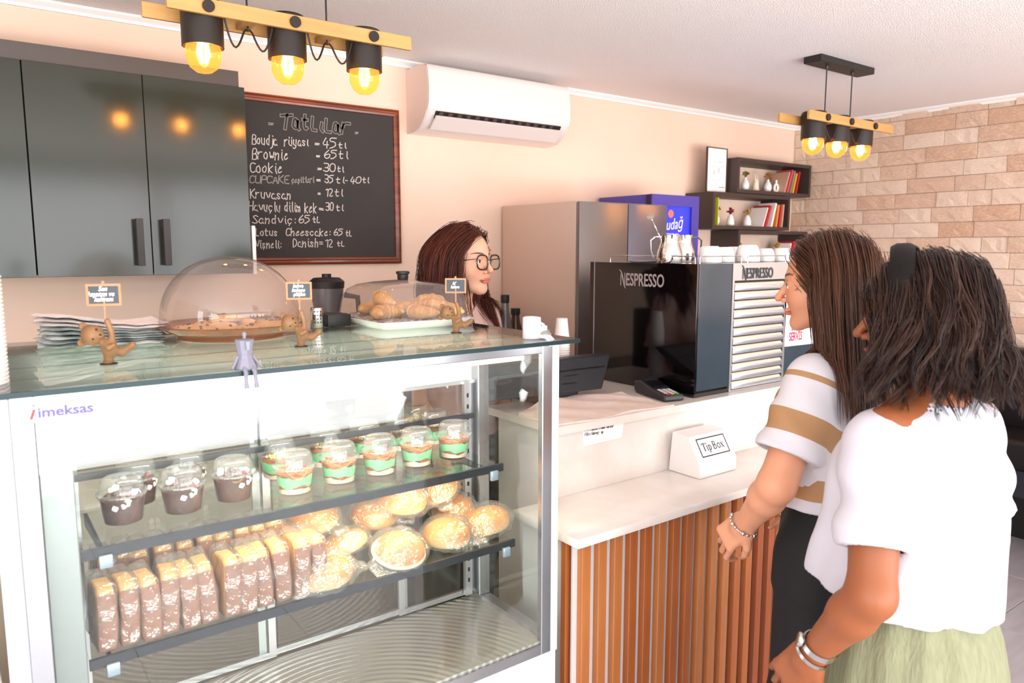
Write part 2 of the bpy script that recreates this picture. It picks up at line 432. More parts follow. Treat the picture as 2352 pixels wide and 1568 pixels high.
# ================================================================ materials
pm('wall_paint', '#edd2bf', .85, var=(1.5, '#e9cab5', .2), bump=(60, .12, .002))
pm('ceiling_paint', '#f8f1ef', .9, bump=(170, 1.0, .006))
pm('white_trim', '#efecea', .5)
pm('floor_tile', '#b4b0b3', .32, var=((3, 22, 3), '#9d999e', .25), bump=((6, 60, 6), .05, .001))
pm('grout', '#4a484b', .9)
pm('terrace', '#c9c2b6', .8, var=(3, '#b5ad9f', .3))
pm('mortar', '#b59a82', .95)
pm('black_metal', '#1c1815', .45); pm('dark_frame', '#26242a', .5)
pm('lamp_black', '#241c17', .42, spec=.4)
pm('pine', '#c99a5b', .5, var=((3, 60, 60), '#b5834a', .25))
pm('cab_door', '#38322d', .13, spec=.45, var=(1.6, '#303930', .3), bump=((30, 3, 9), .06, .002))
pm('cab_pale', '#cfc4b2', .5)
pm('cab_body', '#3a3532', .55); pm('cab_top', '#4a423e', .5)
pm('handle_black', '#2a2523', .5)
pm('chalkboard', '#2b2827', .75, var=(3, '#36302e', .22))
pm('chalk', '#d9cfc8', .9); pm('chalk_dim', '#a39a95', .9)
pm('mahogany', '#94431d', .38, var=((4, 4, 60), '#551f0c', .22), coat=.3)
pm('ac_white', '#e4dad7', .25, coat=.4); pm('ac_side', '#e6cfc4', .5); pm('slot_black', '#171312', .6); pm('fin_brown', '#4b3a34', .6)
pm('led_violet', '#ffffff', .5, emit=('#b9a6ff', 2.0))
pm('fridge_side', '#cfb6a6', .45, metal=.1); pm('fridge_front', '#7c7470', .32, metal=.5, var=((.4, .4, 3), '#857c79', .3)); pm('fridge_front_reflect', '#6e6c7a', .27, metal=.5)  # bluish tint of the second door: a reflection put into the colour
pm('blue_case', '#4a3fa0', .35); pm('blue_dark', '#1d1740', .5)
pm('sign_blue', '#2b33c8', .4, emit=('#2a35e8', .75)); pm('sign_light', '#7fb6ff', .4, emit=('#58a6ff', 1.4)); pm('sign_letters', '#e6e3f2', .5, emit=('#d8d6f5', .35)); pm('sign_red', '#e86a50', .5, emit=('#ff7a55', .5))
pm('shelf_brown', '#40322d', .5); pm('shelf_back', '#e9e2dc', .7)
pm('white_ceramic', '#f6f2ef', .18, coat=.5); pm('paper_white', '#f4efee', .8); pm('print_grey', '#8f8a88', .8); pm('ink', '#26242a', .7); pm('ink_red', '#c3224a', .6)
pm('cream_clay', '#eedcc4', .6); pm('dry_green', '#6a6a35', .9); pm('dry_orange', '#a5672e', .9); pm('dry_red', '#8d2434', .9); pm('dry_gold', '#b08a48', .9)
for n_, c_ in (('book_red', '#c2222c'), ('book_pink', '#d84a5e'), ('book_orange', '#d9853a'), ('book_yellow', '#d8b02a'), ('book_grey', '#8a7f7a'), ('book_tan', '#c9a188'), ('book_white', '#eee6e2'), ('book_dark', '#3a2f2c'), ('lime', '#c9d22a')): pm(n_, c_, .55)
pm('counter_white', '#e3dbd5', .28, var=(9, '#dcd2ca', .12), coat=.2); pm('counter_panel', '#ddd8d2', .5); pm('slat_back', '#c9c4c2', .6)
pm('leather_black', '#17110f', .45, bump=(40, .1, .002)); pm('seat_blue', '#23232c', .6)
pm('gloss_black', '#070506', .05, spec=.5, coat=.6); pm('machine_blue', '#3b4650', .2, metal=.4, var=(5, '#46525c', .2), coat=.3); pm('machine_side', '#33201c', .3)
pm('brushed', '#c9c9cc', .3, metal=.85); pm('steel', '#b9b8b6', .18, metal=1., bump=((2, 2, 90), .03, .001)); pm('chrome', '#dcdad8', .06, metal=1.)
pm('drawer_steel', '#cfcfd6', .22, metal=.75); pm('drawer_lip', '#e9c8b4', .35, metal=.3)
pm('black_plastic', '#26262a', .45, bump=(250, .15, .0006)); pm('black_shiny', '#121114', .2); pm('key_grey', '#c8c4c4', .5); pm('key_red', '#cc3333', .5); pm('key_green', '#33aa55', .5); pm('key_yellow', '#ddb22a', .5)
pm('logo_grey', '#a39596', .35); pm('logo_dark', '#37373b', .4)
pm('granite', '#23262a', .15, var=(60, '#3b4144', .15))
pm('cloth_pale', '#dfd0c8', .9, var=(18, '#dcc2b6', .2), bump=(25, .5, .006)); pm('acrylic_white', '#e0dad8', .3, coat=.3)
pm('cable', '#1a1413', .5)
g_bulb = glassm('bulb_glass', (.96, .64, .27), 1.5)
nt = g_bulb.node_tree; em = nt.nodes.new('ShaderNodeEmission'); em.inputs[0].default_value = (1, .50, .10, 1); em.inputs[1].default_value = .62; ad = nt.nodes.new('ShaderNodeAddShader'); ou = [n for n in nt.nodes if n.type == 'OUTPUT_MATERIAL'][0]; mxs = ou.inputs[0].links[0].from_socket; nt.links.new(mxs, ad.inputs[0]); nt.links.new(em.outputs[0], ad.inputs[1]); nt.links.new(ad.outputs[0], ou.inputs[0])
pm('filament', '#ffd9a0', .5, emit=('#ffc070', 60.0))
pm('bulb_glow', '#ffb347', .5, emit=('#ff9a2a', 4.0))
def slat_mat(name, c1, c2):
    return pm(name, c1, .5, var=((40, 40, 2.5), c2, .3), bump=((60, 60, 4), .1, .001))
slat_mat('slat_a', '#ad632f', '#8a4419'); slat_mat('slat_b', '#964b20', '#6f3010'); slat_mat('slat_c', '#bb7743', '#9c5827')
def rnd_mat(name, cols, rough, var, bump):
    """colour differs from piece to piece (per-object random)"""
    m = pm(name, cols[0], rough, bump=bump); nt = m.node_tree; b = nt.nodes['Principled BSDF']
    oi = nt.nodes.new('ShaderNodeObjectInfo'); cr = nt.nodes.new('ShaderNodeValToRGB'); e = cr.color_ramp.elements
    e[0].color = lin(cols[0]); e[1].color = lin(cols[-1])
    for i, c in enumerate(cols[1:-1]): q = e.new((i+1)/(len(cols)-1)); q.color = lin(c)
    n = nt.nodes.new('ShaderNodeTexNoise'); n.inputs['Scale'].default_value = var[0]; n.inputs['Detail'].default_value = 5
    tc = nt.nodes.new('ShaderNodeTexCoord'); va = nt.nodes.new('ShaderNodeVectorMath'); va.operation = 'ADD'
    cx = nt.nodes.new('ShaderNodeCombineXYZ'); mu = nt.nodes.new('ShaderNodeMath'); mu.operation = 'MULTIPLY'; mu.inputs[1].default_value = 37
    nt.links.new(oi.outputs['Random'], mu.inputs[0]); nt.links.new(mu.outputs[0], cx.inputs[0])
    nt.links.new(tc.outputs['Object'], va.inputs[0]); nt.links.new(cx.outputs[0], va.inputs[1]); nt.links.new(va.outputs[0], n.inputs[0])
    ma = nt.nodes.new('ShaderNodeMath'); ma.operation = 'MULTIPLY_ADD'; ma.inputs[1].default_value = var[1]; ma.use_clamp = True
    sb = nt.nodes.new('ShaderNodeMath'); sb.operation = 'SUBTRACT'; sb.inputs[1].default_value = var[1]*.5
    nt.links.new(oi.outputs['Random'], sb.inputs[0]); nt.links.new(n.outputs[0], ma.inputs[0]); nt.links.new(sb.outputs[0], ma.inputs[2])
    nt.links.new(ma.outputs[0], cr.inputs[0]); nt.links.new(cr.outputs[0], b.inputs['Base Color'])
    return m
rnd_mat('travertine', ['#cfae96', '#dcc2ad', '#e2cdba', '#d9bda6', '#c9a287'], .85, (14, .9), ((45, 30, 30), .55, .006))

# ================================================================ setting
CEIL = 2.465; BY = 3.2; RX = 4.9; LX = -1.8; FY = -2.4
fl = MB(); fl.box(LX-.1, RX+.1, FY-.1, BY+.1, -.12, -.006); floor_o = struct('floor', fl, 'grout')
tile_mesh = mesh_of('tile', MB().rbox(0, .597, 0, 1.197, -.01, 0, .0015, 1), 'floor_tile', None)
for i in range(-4, 9):
    for j in range(-3, 3):
        x0 = 3.45-.6*5+.6*i+.0; y0 = 1.2+1.2*j
        if x0+.6 < LX or x0 > RX-.02 or y0+1.2 < FY or y0 > BY-.02: continue
        t = bpy.data.objects.new('tile', tile_mesh); COL.objects.link(t); t.location = (x0+.002, y0+.002, 0); t.parent = floor_o
wb = MB().box(LX-.1, RX+.1, BY, BY+.12, -.1, CEIL+.05); struct('wall_back', wb, 'wall_paint')
cg = MB().box(LX-.1, RX+.12, FY-.6, BY+.12, CEIL, CEIL+.12); struct('ceiling', cg, 'ceiling_paint')
wr = MB().box(RX+.03, RX+.15, FY, BY+.12, -.1, CEIL+.05); wall_r = struct('wall_right', wr, 'mortar')
wlm = MB(); wlm.box(LX-.12, LX, 1.0, BY+.1, -.1, CEIL+.05); wlm.box(LX-.12, LX, FY, -2.2, -.1, CEIL+.05); wlm.box(LX-.12, LX, -2.2, 1.0, -.1, .45)
struct('wall_left', wlm, 'wall_paint')
tr = MB(); tr.prism([(BY, CEIL), (BY-.03, CEIL), (BY-.028, CEIL-.008), (BY-.012, CEIL-.02), (BY-.01, CEIL-.03), (BY, CEIL-.03)], LX, RX, plane='yz'); struct('trim_1', tr, 'white_trim')
tr = MB(); tr.prism([(RX, CEIL), (RX-.03, CEIL), (RX-.028, CEIL-.008), (RX-.012, CEIL-.02), (RX-.01, CEIL-.03), (RX+.03, CEIL-.03), (RX+.03, CEIL)], FY, BY, plane='xz'); struct('trim_2', tr, 'white_trim')
# glazed shop front behind the viewer
wf = MB()
for x in (LX, -.1, 1.6, 3.3, RX-.08): wf.box(x, x+.08, FY-.06, FY, 0, CEIL)
wf.box(LX, RX, FY-.06, FY, CEIL-.12, CEIL); wf.box(LX, RX, FY-.06, FY, 0, .08)
struct('window_1', wf, 'dark_frame')
struct('terrace_ground', MB().box(-14, 18, -14, FY-.7, -.2, -.05), 'terrace')

# split-face travertine cladding, one object per stone
def stone_mesh(k):
    r = np.random.default_rng(k); nu, nv = 5, 3; m = MB()
    hx = r.uniform(.2, 1, (nu+1, nv+1)); V = []; 
    for i in range(nu+1):
        for j in range(nv+1):
            e = (i in (0, nu)) or (j in (0, nv)); y = i/nu; z = j/nv
            V.append((-(.008+(.003 if e else .008)*hx[i, j]), y+(0 if i in (0, nu) else r.uniform(-.06, .06)), z+(0 if j in (0, nv) else r.uniform(-.1, .1))))
    F = [(i*(nv+1)+j, i*(nv+1)+j+1, (i+1)*(nv+1)+j+1, (i+1)*(nv+1)+j) for i in range(nu) for j in range(nv)]
    n = len(V); V += [(.035, 0, 0), (.035, 1, 0), (.035, 1, 1), (.035, 0, 1)]
    g = lambda i, j: i*(nv+1)+j
    F += [[g(i, 0) for i in range(nu+1)]+[n+1, n], [g(i, nv) for i in range(nu, -1, -1)]+[n+3, n+2], [g(0, j) for j in range(nv, -1, -1)]+[n, n+3], [g(nu, j) for j in range(nv+1)]+[n+2, n+1]]
    m.add(V, F); return m
stones = [mesh_of('brick', stone_mesh(k), 'travertine', None) for k in range(8)]
rr = random.Random(3); H = .0925; rest = MB(); nst = 0
for r_ in range(27):
    z = r_*H; y = BY-.0-rr.uniform(0, .18)
    first = True; y1 = BY
    while y1 > FY+.05:
        L = rr.uniform(.13, .31) if not first else rr.uniform(.08, .2); first = False
        y0 = max(y1-L, FY); hh = min(H, CEIL-z)
        dx = rr.uniform(-.004, .008)
        if y0 > 1.0 and z+H > .82 and nst < 290:
            o = bpy.data.objects.new('brick', stones[rr.randrange(8)]); COL.objects.link(o); o.parent = wall_r
            o.location = (RX+dx, y0+.0015, z+.0012); o.scale = (1, y1-y0-.003, hh-.0024); nst += 1
        else:
            k = stone_mesh(rr.randrange(8)); V = k.v[0]*np.array([1, y1-y0-.003, hh-.0024])+np.array([RX+dx, y0+.0015, z+.0012]); rest.add(V, k.f)
        y1 = y0
part('brick_far', rest, 'travertine', wall_r, kind='stuff', smooth=None)

# ================================================================ pendant lamps
bulb_pr = [(0, -.058), (.02, -.054), (.036, -.042), (.0455, -.022), (.0475, 0), (.044, .018), (.034, .036), (.022, .052), (.016, .07), (.0145, .085)]
def lamp_unit(parent, x, y, z, s=1.):
    M = Matrix.Translation((x, y, z))@Matrix.Scale(s, 4)
    sh = MB(); sh.lathe([(.0, .135), (.05, .135), (.0545, .130), (.0545, .012), (.0515, .012), (.0515, .126), (0, .128)], 40, M, cap=False)
    sh.lathe([(.0545, .118), (.0565, .118), (.0565, .124), (.0545, .124)], 40, M, cap=False)
    c = part('lamp_shade', sh, 'lamp_black', parent)
    b = MB(); b.lathe(bulb_pr, 32, M, cap=False); bo = part('bulb', b, 'bulb_glass', parent, smooth=180)
    f = MB()
    for k in range(4):
        a = k*PI/2; f.tube([(x+s*.008*math.cos(a), y+s*.008*math.sin(a), z+s*.04), (x+s*.016*math.cos(a+.3), y+s*.016*math.sin(a+.3), z-s*.005), (x+s*.007*math.cos(a+.6), y+s*.007*math.sin(a+.6), z-s*.03)], .0045, 6)
    part('filament', f, 'filament', bo)
    st = MB(); st.cyl((x, y, z+s*.04), (x, y, z+s*.1), .013*s, 16); part('bulb_socket', st, 'bulb_glow', bo)
    d = bpy.data.lights.new('bulb_light', 'POINT'); d.energy = 2.6; d.color = (1, .62, .28); d.shadow_soft_size = .02
    lo = bpy.data.objects.new('bulb_light', d); COL.objects.link(lo); lo.location = (x, y, z-.008); lo.parent = parent
    lo.matrix_parent_inverse = Matrix.Translation(-ROOTLOC[parent.name])
def pendant(loc, xs, yb, zb, x0, x1, cables, canopy, label, s=1.):
    t = thing('pendant_lamp', loc, label, 'lamp', 'three bulb pendant lamps')
    zc = zb+.1*s
    for sy, dx in ((-1, .0), (1, -.035)):
        m = MB(); m.rbox(x0+dx, x1+dx, yb+sy*.062*s-.006, yb+sy*.062*s+.006, zc-.018*s, zc+.022*s, .001, 1); part('wooden_bar', m, 'pine', t)
    for x in cables[0]:
        m = MB(); m.box(x-.016, x+.016, yb-.056*s, yb+.056*s, zc-.012, zc+.004); part('cross_bar', m, 'pine', t)
    for x in xs: lamp_unit(t, x, yb, zb, s)
    for x in xs:
        m = MB(); m.cyl((x, yb-.069*s, zc+.002), (x, yb-.076*s, zc+.002), .0155*s, 24); part('side_bolt', m, 'lamp_black', t)
    for x, zz in zip(cables[0], (0, 0)):
        m = MB(); m.tube([(x, yb, zc-.02), (x, yb, CEIL-.02)], .0028, 8); part('cable', m, 'cable', t)
    for (xa, xb) in zip(xs[:-1], xs[1:]):
        c = [q for q in cables[0] if xa < q < xb]
        if not c: continue
        c = c[0]; m = MB()
        for sx in ((xa+.05*s, c, .05), (xb-.05*s, c, .05)):
            q = [(sx[0]+(c-sx[0])*u, yb-.03*s*(1-u), zc-.005-.075*s*math.sin(PI*min(u*1.15, 1))*(1-.3*u)-.02*u) for u in np.linspace(0, 1, 12)]
            m.tube(q, .0028, 8)
        part('supply_cable', m, 'cable', t)
    m = MB(); m.rbox(canopy[0], canopy[1], yb-.045, yb+.045, CEIL-.03, CEIL, .002, 1); cp = part('canopy', m, 'black_metal', t)
    for x in cables[0]:
        m = MB(); m.lathe([(.0, -.045), (.006, -.045), (.009, -.03), (.009, -.028)], 12, Matrix.Translation((x, yb, CEIL))); part('cable_grip', m, 'black_metal', cp)
    return t
pendant((.81, 2.2, CEIL), (.577, .812, 1.055), 2.2, 2.132, .475, 1.185, ((.70, .935),), (.62, 1.02), 'pendant lamp with three glowing bulbs above the pastry case, nearest the cabinets')
pendant((3.42, 2.0, CEIL), (3.205, 3.405, 3.62), 2.0, 2.085, 3.06, 3.80, ((3.29, 3.51),), (3.17, 3.63), 'smaller-looking pendant lamp with three bulbs hanging before the stone wall')

# ================================================================ wall cabinets
def cabinet(x0, x1, doors, label, handles):
    t = thing('wall_cabinet', ((x0+x1)/2, BY, 1.51), label, 'cabinet')
    m = MB(); m.box(x0+.001, x1-.001, 2.872, BY, 1.512, 2.18); part('body', m, 'cab_body', t)
    e = [x0]+doors+[x1]
    for i in range(len(e)-1):
        m = MB(); m.rbox(e[i]+.0012, e[i+1]-.0012, 2.85, 2.868, 1.506, 2.184, .001, 1); d = part('door', m, 'cab_door', t)
        if handles[i] is not None:
            hx = handles[i]; m = MB(); m.rbox(hx-.011, hx+.011, 2.805, 2.828, 1.54, 1.70, .001, 1); m.box(hx-.008, hx+.008, 2.827, 2.851, 1.545, 1.565); m.box(hx-.008, hx+.008, 2.827, 2.851, 1.675, 1.695)
            part('handle', m, 'handle_black', d)
cabinet(.198, .886, [.543], 'dark glossy wall cabinet with two doors and paired bar handles beside the chalkboard', [.500, .585])
cabinet(-.49, .197, [-.146], 'dark glossy wall cabinet at the left edge with no handle in view', [-.19, -.10])
m = MB(); m.box(-.49, .870, 2.865, BY, 2.186, 2.242); part('cabinet_top_board', m, 'cab_top', None, 'dark brown board running along the top of the wall cabinets', 'board')
m = MB(); m.rbox(.893, .908, 2.86, 2.95, 1.50, 1.685, .004); part('paddle_board', m, 'white_ceramic', None, 'narrow white rounded board standing upright at the right side of the cabinets', 'board')
# ================================================================ chalkboard
t = thing('chalkboard', (1.27, BY, 1.53), 'framed black chalkboard with a handwritten price list on the back wall', 'chalkboard')
cx0, cx1, cz0, cz1 = .84, 1.695, 1.528, 2.236
part('board', MB().box(cx0+.02, cx1-.02, 3.182, 3.198, cz0+.02, cz1-.02), 'chalkboard', t)
def rail(x0, z0, x1, z1, wx, wz):
    m = MB(); d = Vector((x1-x0, 0, z1-z0)); L = d.length; ex = d.normalized(); n = Vector((wx, 0, wz))
    prof = [(0, .0), (0, .022), (.006, .026), (.010, .020), (.018, .020), (.022, .027), (.030, .025), (.034, .014), (.036, .0)]
    V = []; 
    for (s, off) in ((0, 1), (L, -1)):
        for u, h in prof:
            p = Vector((x0, 3.2, z0))+ex*(s+off*u)+n*u; V.append((p.x, 3.2-h, p.z))
    k = len(prof); m.add(V, [(i, i+1, k+i+1, k+i) for i in range(k-1)]+[list(range(k))[::-1], list(range(k, 2*k))]); return m
for a in ((cx0, cz0, cx1, cz0, 0, 1), (cx1, cz0, cx1, cz1, -1, 0), (cx1, cz1, cx0, cz1, 0, -1), (cx0, cz1, cx0, cz0, 1, 0)):
    part('frame_rail', rail(*a), 'mahogany', t, smooth=None)
chm = MB(); chd = MB(); title = MB(); title_in = MB()
def chalk(mb, text, zx0, zx1, b0, b1, h, w=.0035, seed=1, y=3.1815):
    P0 = at(560+zx0/3.409, 180+b0/3.409, 'y', y); P1 = at(560+zx1/3.409, 180+b1/3.409, 'y', y); P2 = at(560+zx0/3.409, 180+(b0-h)/3.409, 'y', y)
    ex = P1-P0; L = np.linalg.norm(ex); ex = ex/L; hh = abs(P2[2]-P0[2])
    _, wd = strokes(text, hh, seed=seed); wd -= hh/6*1.0
    write(mb, text, hh, w, P0, ex, (0, 0, 1), seed=seed, wide=L/max(wd, 1e-4))
LN = [('Boudja', 65, 262, 515, 525, 78), ('rüyası', 318, 505, 528, 530, 72), ('=', 555, 595, 532, 534, 40), ('45', 613, 718, 545, 548, 80), ('tl', 742, 802, 545, 548, 42),
      ('Brownie', 65, 350, 632, 638, 85), ('=', 568, 598, 628, 628, 40), ('65', 630, 722, 628, 628, 66), ('tl', 742, 815, 628, 630, 58),
      ('Cookie', 50, 305, 738, 742, 82), ('=', 578, 613, 728, 728, 42), ('30', 625, 712, 730, 732, 66), ('tl', 732, 782, 732, 734, 42),
      ('=', 570, 604, 815, 815, 40), ('35', 632, 698, 818, 820, 62), ('tl', 722, 788, 820, 820, 45), ('-', 795, 815, 820, 820, 40), ('40', 828, 915, 828, 820, 52), ('tl', 930, 980, 818, 818, 42),
      ('Kruvasan', 50, 370, 938, 948, 72), ('=', 580, 604, 920, 920, 36), ('12', 640, 695, 922, 922, 60), ('tl', 712, 775, 922, 922, 52),
      ('Havuçlu', 40, 287, 1035, 1045, 74), ('dilim', 318, 440, 1040, 1045, 74), ('kek', 478, 572, 1050, 1052, 74), ('=', 590, 628, 1040, 1044, 40), ('30', 642, 700, 1038, 1036, 66), ('tl', 722, 780, 1036, 1036, 44),
      ('Sandviç:', 68, 410, 1135, 1140, 66), ('65', 430, 512, 1135, 1132, 62), ('tL', 540, 600, 1130, 1128, 45),
      ('Lotus', 92, 265, 1232, 1232, 56), ('Cheescake:', 330, 682, 1232, 1234, 60), ('65', 705, 770, 1230, 1230, 52), ('tL', 800, 848, 1235, 1235, 42),
      ('Vişneli:', 92, 298, 1328, 1330, 62), ('Danish=', 385, 622, 1320, 1320, 68), ('12', 640, 692, 1320, 1318, 60), ('tL', 732, 790, 1315, 1312, 38)]
for i, l in enumerate(LN): chm = MB(); chalk(chm, *l, seed=i+3); part('chalk_word', chm, 'chalk', t, smooth=None)
for l in (('CUPCAKE', 45, 352, 822, 822, 62), ('çeşitleri', 375, 550, 818, 815, 46), ('=', 190, 236, 378, 380, 48), ('=', 870, 898, 446, 446, 40)): chd = MB(); chalk(chd, *l, seed=5); part('chalk_word', chd, 'chalk_dim', t, smooth=None)
for l in (('T', 280, 370, 392, 394, 104), ('a', 385, 432, 398, 400, 130), ('t', 462, 505, 400, 402, 112), ('L', 532, 572, 408, 410, 104), ('ı', 590, 618, 415, 417, 100), ('L', 638, 686, 420, 424, 100), ('a', 700, 748, 430, 432, 130), ('r', 768, 838, 430, 436, 118)):
    chalk(title, *l, w=.014, seed=2); chalk(title_in, *l, w=.0092, seed=2, y=3.1812)
part('chalk_heading', title, 'chalk_dim', t, smooth=None); part('chalk_heading_fill', title_in, 'chalkboard', t, smooth=None)
# ================================================================ air conditioner
t = thing('air_conditioner', (2.17, BY, 2.14), 'white wall mounted split air conditioner above the chalkboard corner', 'air conditioner')
ax0, ax1 = 1.745, 2.585
body = [(3.2, 2.425), (3.03, 2.425), (3.008, 2.415), (3.0, 2.39), (2.992, 2.32), (2.994, 2.26), (3.004, 2.222), (3.022, 2.196), (3.05, 2.165), (3.09, 2.145), (3.13, 2.138), (3.2, 2.135)]
m = MB(); m.prism(body, ax0+.006, ax1-.006, plane='yz'); part('housing', m, 'ac_white', t, smooth=40)
for x in (ax0, ax1-.006): m = MB(); m.prism([(a+(.004 if a < 3.1 else 0), b) for a, b in body], x, x+.006, plane='yz'); part('side_cap', m, 'ac_side', t)
m = MB()
fp = [(3.029, 2.428), (3.006, 2.418), (2.997, 2.39), (2.988, 2.32), (2.990, 2.26), (3.0, 2.224)]
m.prism(fp+[(a+.004, b) for a, b in fp[::-1]], ax0+.002, ax1-.002, plane='yz'); part('front_panel', m, 'ac_white', t, smooth=50)
m = MB(); sl = [(2.998, 2.2165), (3.02, 2.186), (3.026, 2.19), (3.004, 2.2205)]; m.prism(sl, ax0+.045, ax1-.055, plane='yz'); so = part('air_slot', m, 'slot_black', t)
for i in range(14): x = ax0+.06+i*.05; part('slot_fin', MB().prism([(2.996, 2.214), (3.012, 2.19), (3.018, 2.194), (3.002, 2.218)], x, x+.022, plane='yz'), 'fin_brown', so)
m = MB(); m.prism([(2.995, 2.198), (3.055, 2.148), (3.05, 2.143), (2.989, 2.192)], ax0+.04, ax1-.05, plane='yz'); part('louvre', m, 'ac_white', t)
m = MB(); zt = at(1158, 222, 'y', 2.986)
write(m, 'n', .02, .003, zt, (1, 0, 0), (0, 0, 1), jit=0); part('display_digit', m, 'led_violet', t, smooth=None)
# ================================================================ refrigerators
t = thing('refrigerator', (2.58, 2.9, 0), 'tall grey refrigerator with pale side against the back wall', 'refrigerator')
part('body', MB().rbox(2.285, 2.875, 2.60, BY-.024, .0, 1.815, .004), 'fridge_side', t); ROOT_FR = t
for i, (a, b, mt) in enumerate(((2.286, 2.598, 'fridge_front'), (2.602, 2.874, 'fridge_front_reflect'))):
    part('door', MB().rbox(a, b, 2.575, 2.598, .1, 1.812, .004), mt, t)
t = thing('drinks_cooler', (3.14, 2.95, 0), 'violet drinks cooler with lit blue header behind the coffee machine', 'cooler')
part('body', MB().rbox(2.965, 3.345, 2.79, BY-.024, .0, 1.885, .004), 'blue_case', t)
m = MB(); m.box(2.965, 3.03, 2.765, 2.79, .02, 1.885); m.box(3.285, 3.345, 2.765, 2.79, .02, 1.885); m.box(3.03, 3.285, 2.765, 2.79, 1.825, 1.885); m.box(3.03, 3.285, 2.765, 2.79, .02, .2); part('door_frame', m, 'blue_case', t)
part('header_sign', MB().box(3.03, 3.285, 2.778, 2.79, 1.62, 1.825), 'sign_blue', t); part('lit_interior', MB().box(3.03, 3.285, 2.782, 2.79, .2, 1.60), 'sign_light', t)
part('seal', MB().box(2.957, 2.966, 2.766, 2.80, .03, 1.88), 'blue_dark', t)
text_mesh('sign_lettering', 'Uludağ', .085, .001, 'sign_letters', frame_m((3.028, 2.776, 1.69), (1, 0, 0), (0, 0, 1))@Matrix.Rotation(.1, 4, 'Z'), t, sx=.78, shear=.35)
text_mesh('sign_lettering', 'PREMIUM', .03, .001, 'sign_letters', frame_m((3.075, 2.776, 1.66), (1, 0, 0), (0, 0, 1)), t, sx=.95)
part('round_emblem', MB().cyl((3.125, 2.777, 1.785), (3.125, 2.774, 1.785), .021, 24), 'sign_red', t)
# ================================================================ staggered wall shelves and what stands on them
def shelfbox(x0, x1, z0, z1, label):
    t = thing('wall_shelf', ((x0+x1)/2, BY, z0), label, 'shelf')
    y0 = 2.98; th = .022
    part('bottom_panel', MB().box(x0, x1, y0, BY, z0, z0+th), 'shelf_brown', t); part('top_panel', MB().box(x0, x1, y0, BY, z1-th, z1), 'shelf_brown', t)
    part('side_panel', MB().box(x0, x0+th, y0, BY, z0+th, z1-th), 'shelf_brown', t); part('side_panel', MB().box(x1-th, x1, y0, BY, z0+th, z1-th), 'shelf_brown', t)
    return t
shelfbox(3.965, 4.775, 1.948, 2.165, 'top box shelf of the three staggered brown wall shelves'); shelfbox(3.735, 4.545, 1.718, 1.944, 'middle box shelf of the three staggered brown wall shelves'); shelfbox(3.995, 4.765, 1.485, 1.714, 'lowest box shelf of the three staggered wall shelves, partly behind hair')
def flower(parent, x, y, z, mt, n=26, r=.024, seed=0, stem=.03):
    rg = random.Random(seed); m = MB(); 
    for i in range(n):
        a = rg.uniform(0, 6.28); e = rg.uniform(0, 1.3); d = Vector((math.cos(a)*math.sin(e), math.sin(a)*math.sin(e), math.cos(e)))
        p = Vector((x, y, z)); q = p+Vector((0, 0, stem*.5))+d*(r*rg.uniform(.7, 1.3)); m.tube([p, (p+q)/2+Vector((0, 0, .006)), q], .0012, 4); m.sphere(q, .0048*rg.uniform(.7, 1.3), 6, 4)
    part('dried_flowers', m, mt, parent, smooth=60)
def vase(px, py, prof, label, fl=None, y=3.06, s=1., seed=0, sy=1., mat='white_ceramic', hole=False, z=None):
    P = at(px, py, 'y', y); P[2] = z if z is not None else P[2]
    t = thing('vase', P, label, 'vase')
    M = Matrix.Translation(P)@Matrix.Scale(s, 4)
    m = MB()
    if hole:
        pts = [(P[0]+.019*s*math.cos(a), P[1], P[2]+.033*s+.026*s*math.sin(a)) for a in np.linspace(0, 2*PI, 21)[:-1]]; m.tube(pts, .0085*s, 8, closed=True); m.cyl((P[0], P[1], P[2]+.06*s), (P[0], P[1], P[2]+.085*s), .007*s, 12); m.cyl((P[0], P[1], P[2]), (P[0], P[1], P[2]+.006), .012*s, 12)
    else: m.lathe(prof, 24, M, sy=sy)
    part('vase_body', m, mat, t, smooth=60)
    if fl: flower(t, P[0], P[1], P[2]+(prof[-1][1] if not hole else .085)*s-.004, fl[0], r=fl[1], seed=seed)
    return t
Z1, Z2, Z3 = 1.9705, 1.7405, 1.5075
bulbv = [(.014, 0), (.02, .008), (.026, .03), (.024, .05), (.014, .068), (.008, .078), (.009, .086)]
vase(1711, 441, bulbv, 'round white vase with green dried flowers on the top shelf', ('dry_green', .022), z=Z1, seed=1)
vase(1763, 443, bulbv, 'round white vase with orange dried flowers on the top shelf', ('dry_orange', .026), z=Z1, seed=2, y=3.07)
vase(1782, 443, bulbv, 'open white ring vase without flowers on the top shelf beside books', None, z=Z1, seed=3, hole=True, y=3.05)
P = at(1735, 442, 'y', 3.07); t = thing('animal_figurine', (P[0], P[1], Z1), 'cream long-eared animal figurine between two vases on the top shelf', 'figurine')
def f_(Q):
    p = Q-np.array([P[0], P[1], Z1]); d = s_cone(p, (0, 0, .0), (0, 0, .055), .026, .018); d = smin(d, s_ell(p, (.006, 0, .068), (.017, .014, .016)), .01)
    for s in (-1, 1): d = smin(d, s_cone(p, (s*.008, 0, .08), (s*.014, 0, .115), .006, .003), .006)
    return smax(d, -p[:, 2], .003)
sdf_obj('figurine_body', f_, axis(P[0]-.04, P[0]+.04, .004), axis(P[1]-.04, P[1]+.04, .004), axis(Z1-.004, Z1+.125, .004), 'cream_clay', t)
vase(1645, 517, bulbv, 'white ring vase with brown dried flowers on the middle shelf', ('dry_orange', .02), z=Z2, seed=4, hole=True)
rib = [(.016, 0), (.026, .006), (.028, .016), (.023, .024), (.026, .034), (.022, .044), (.018, .05), (.02, .058), (.012, .066), (.009, .074)]
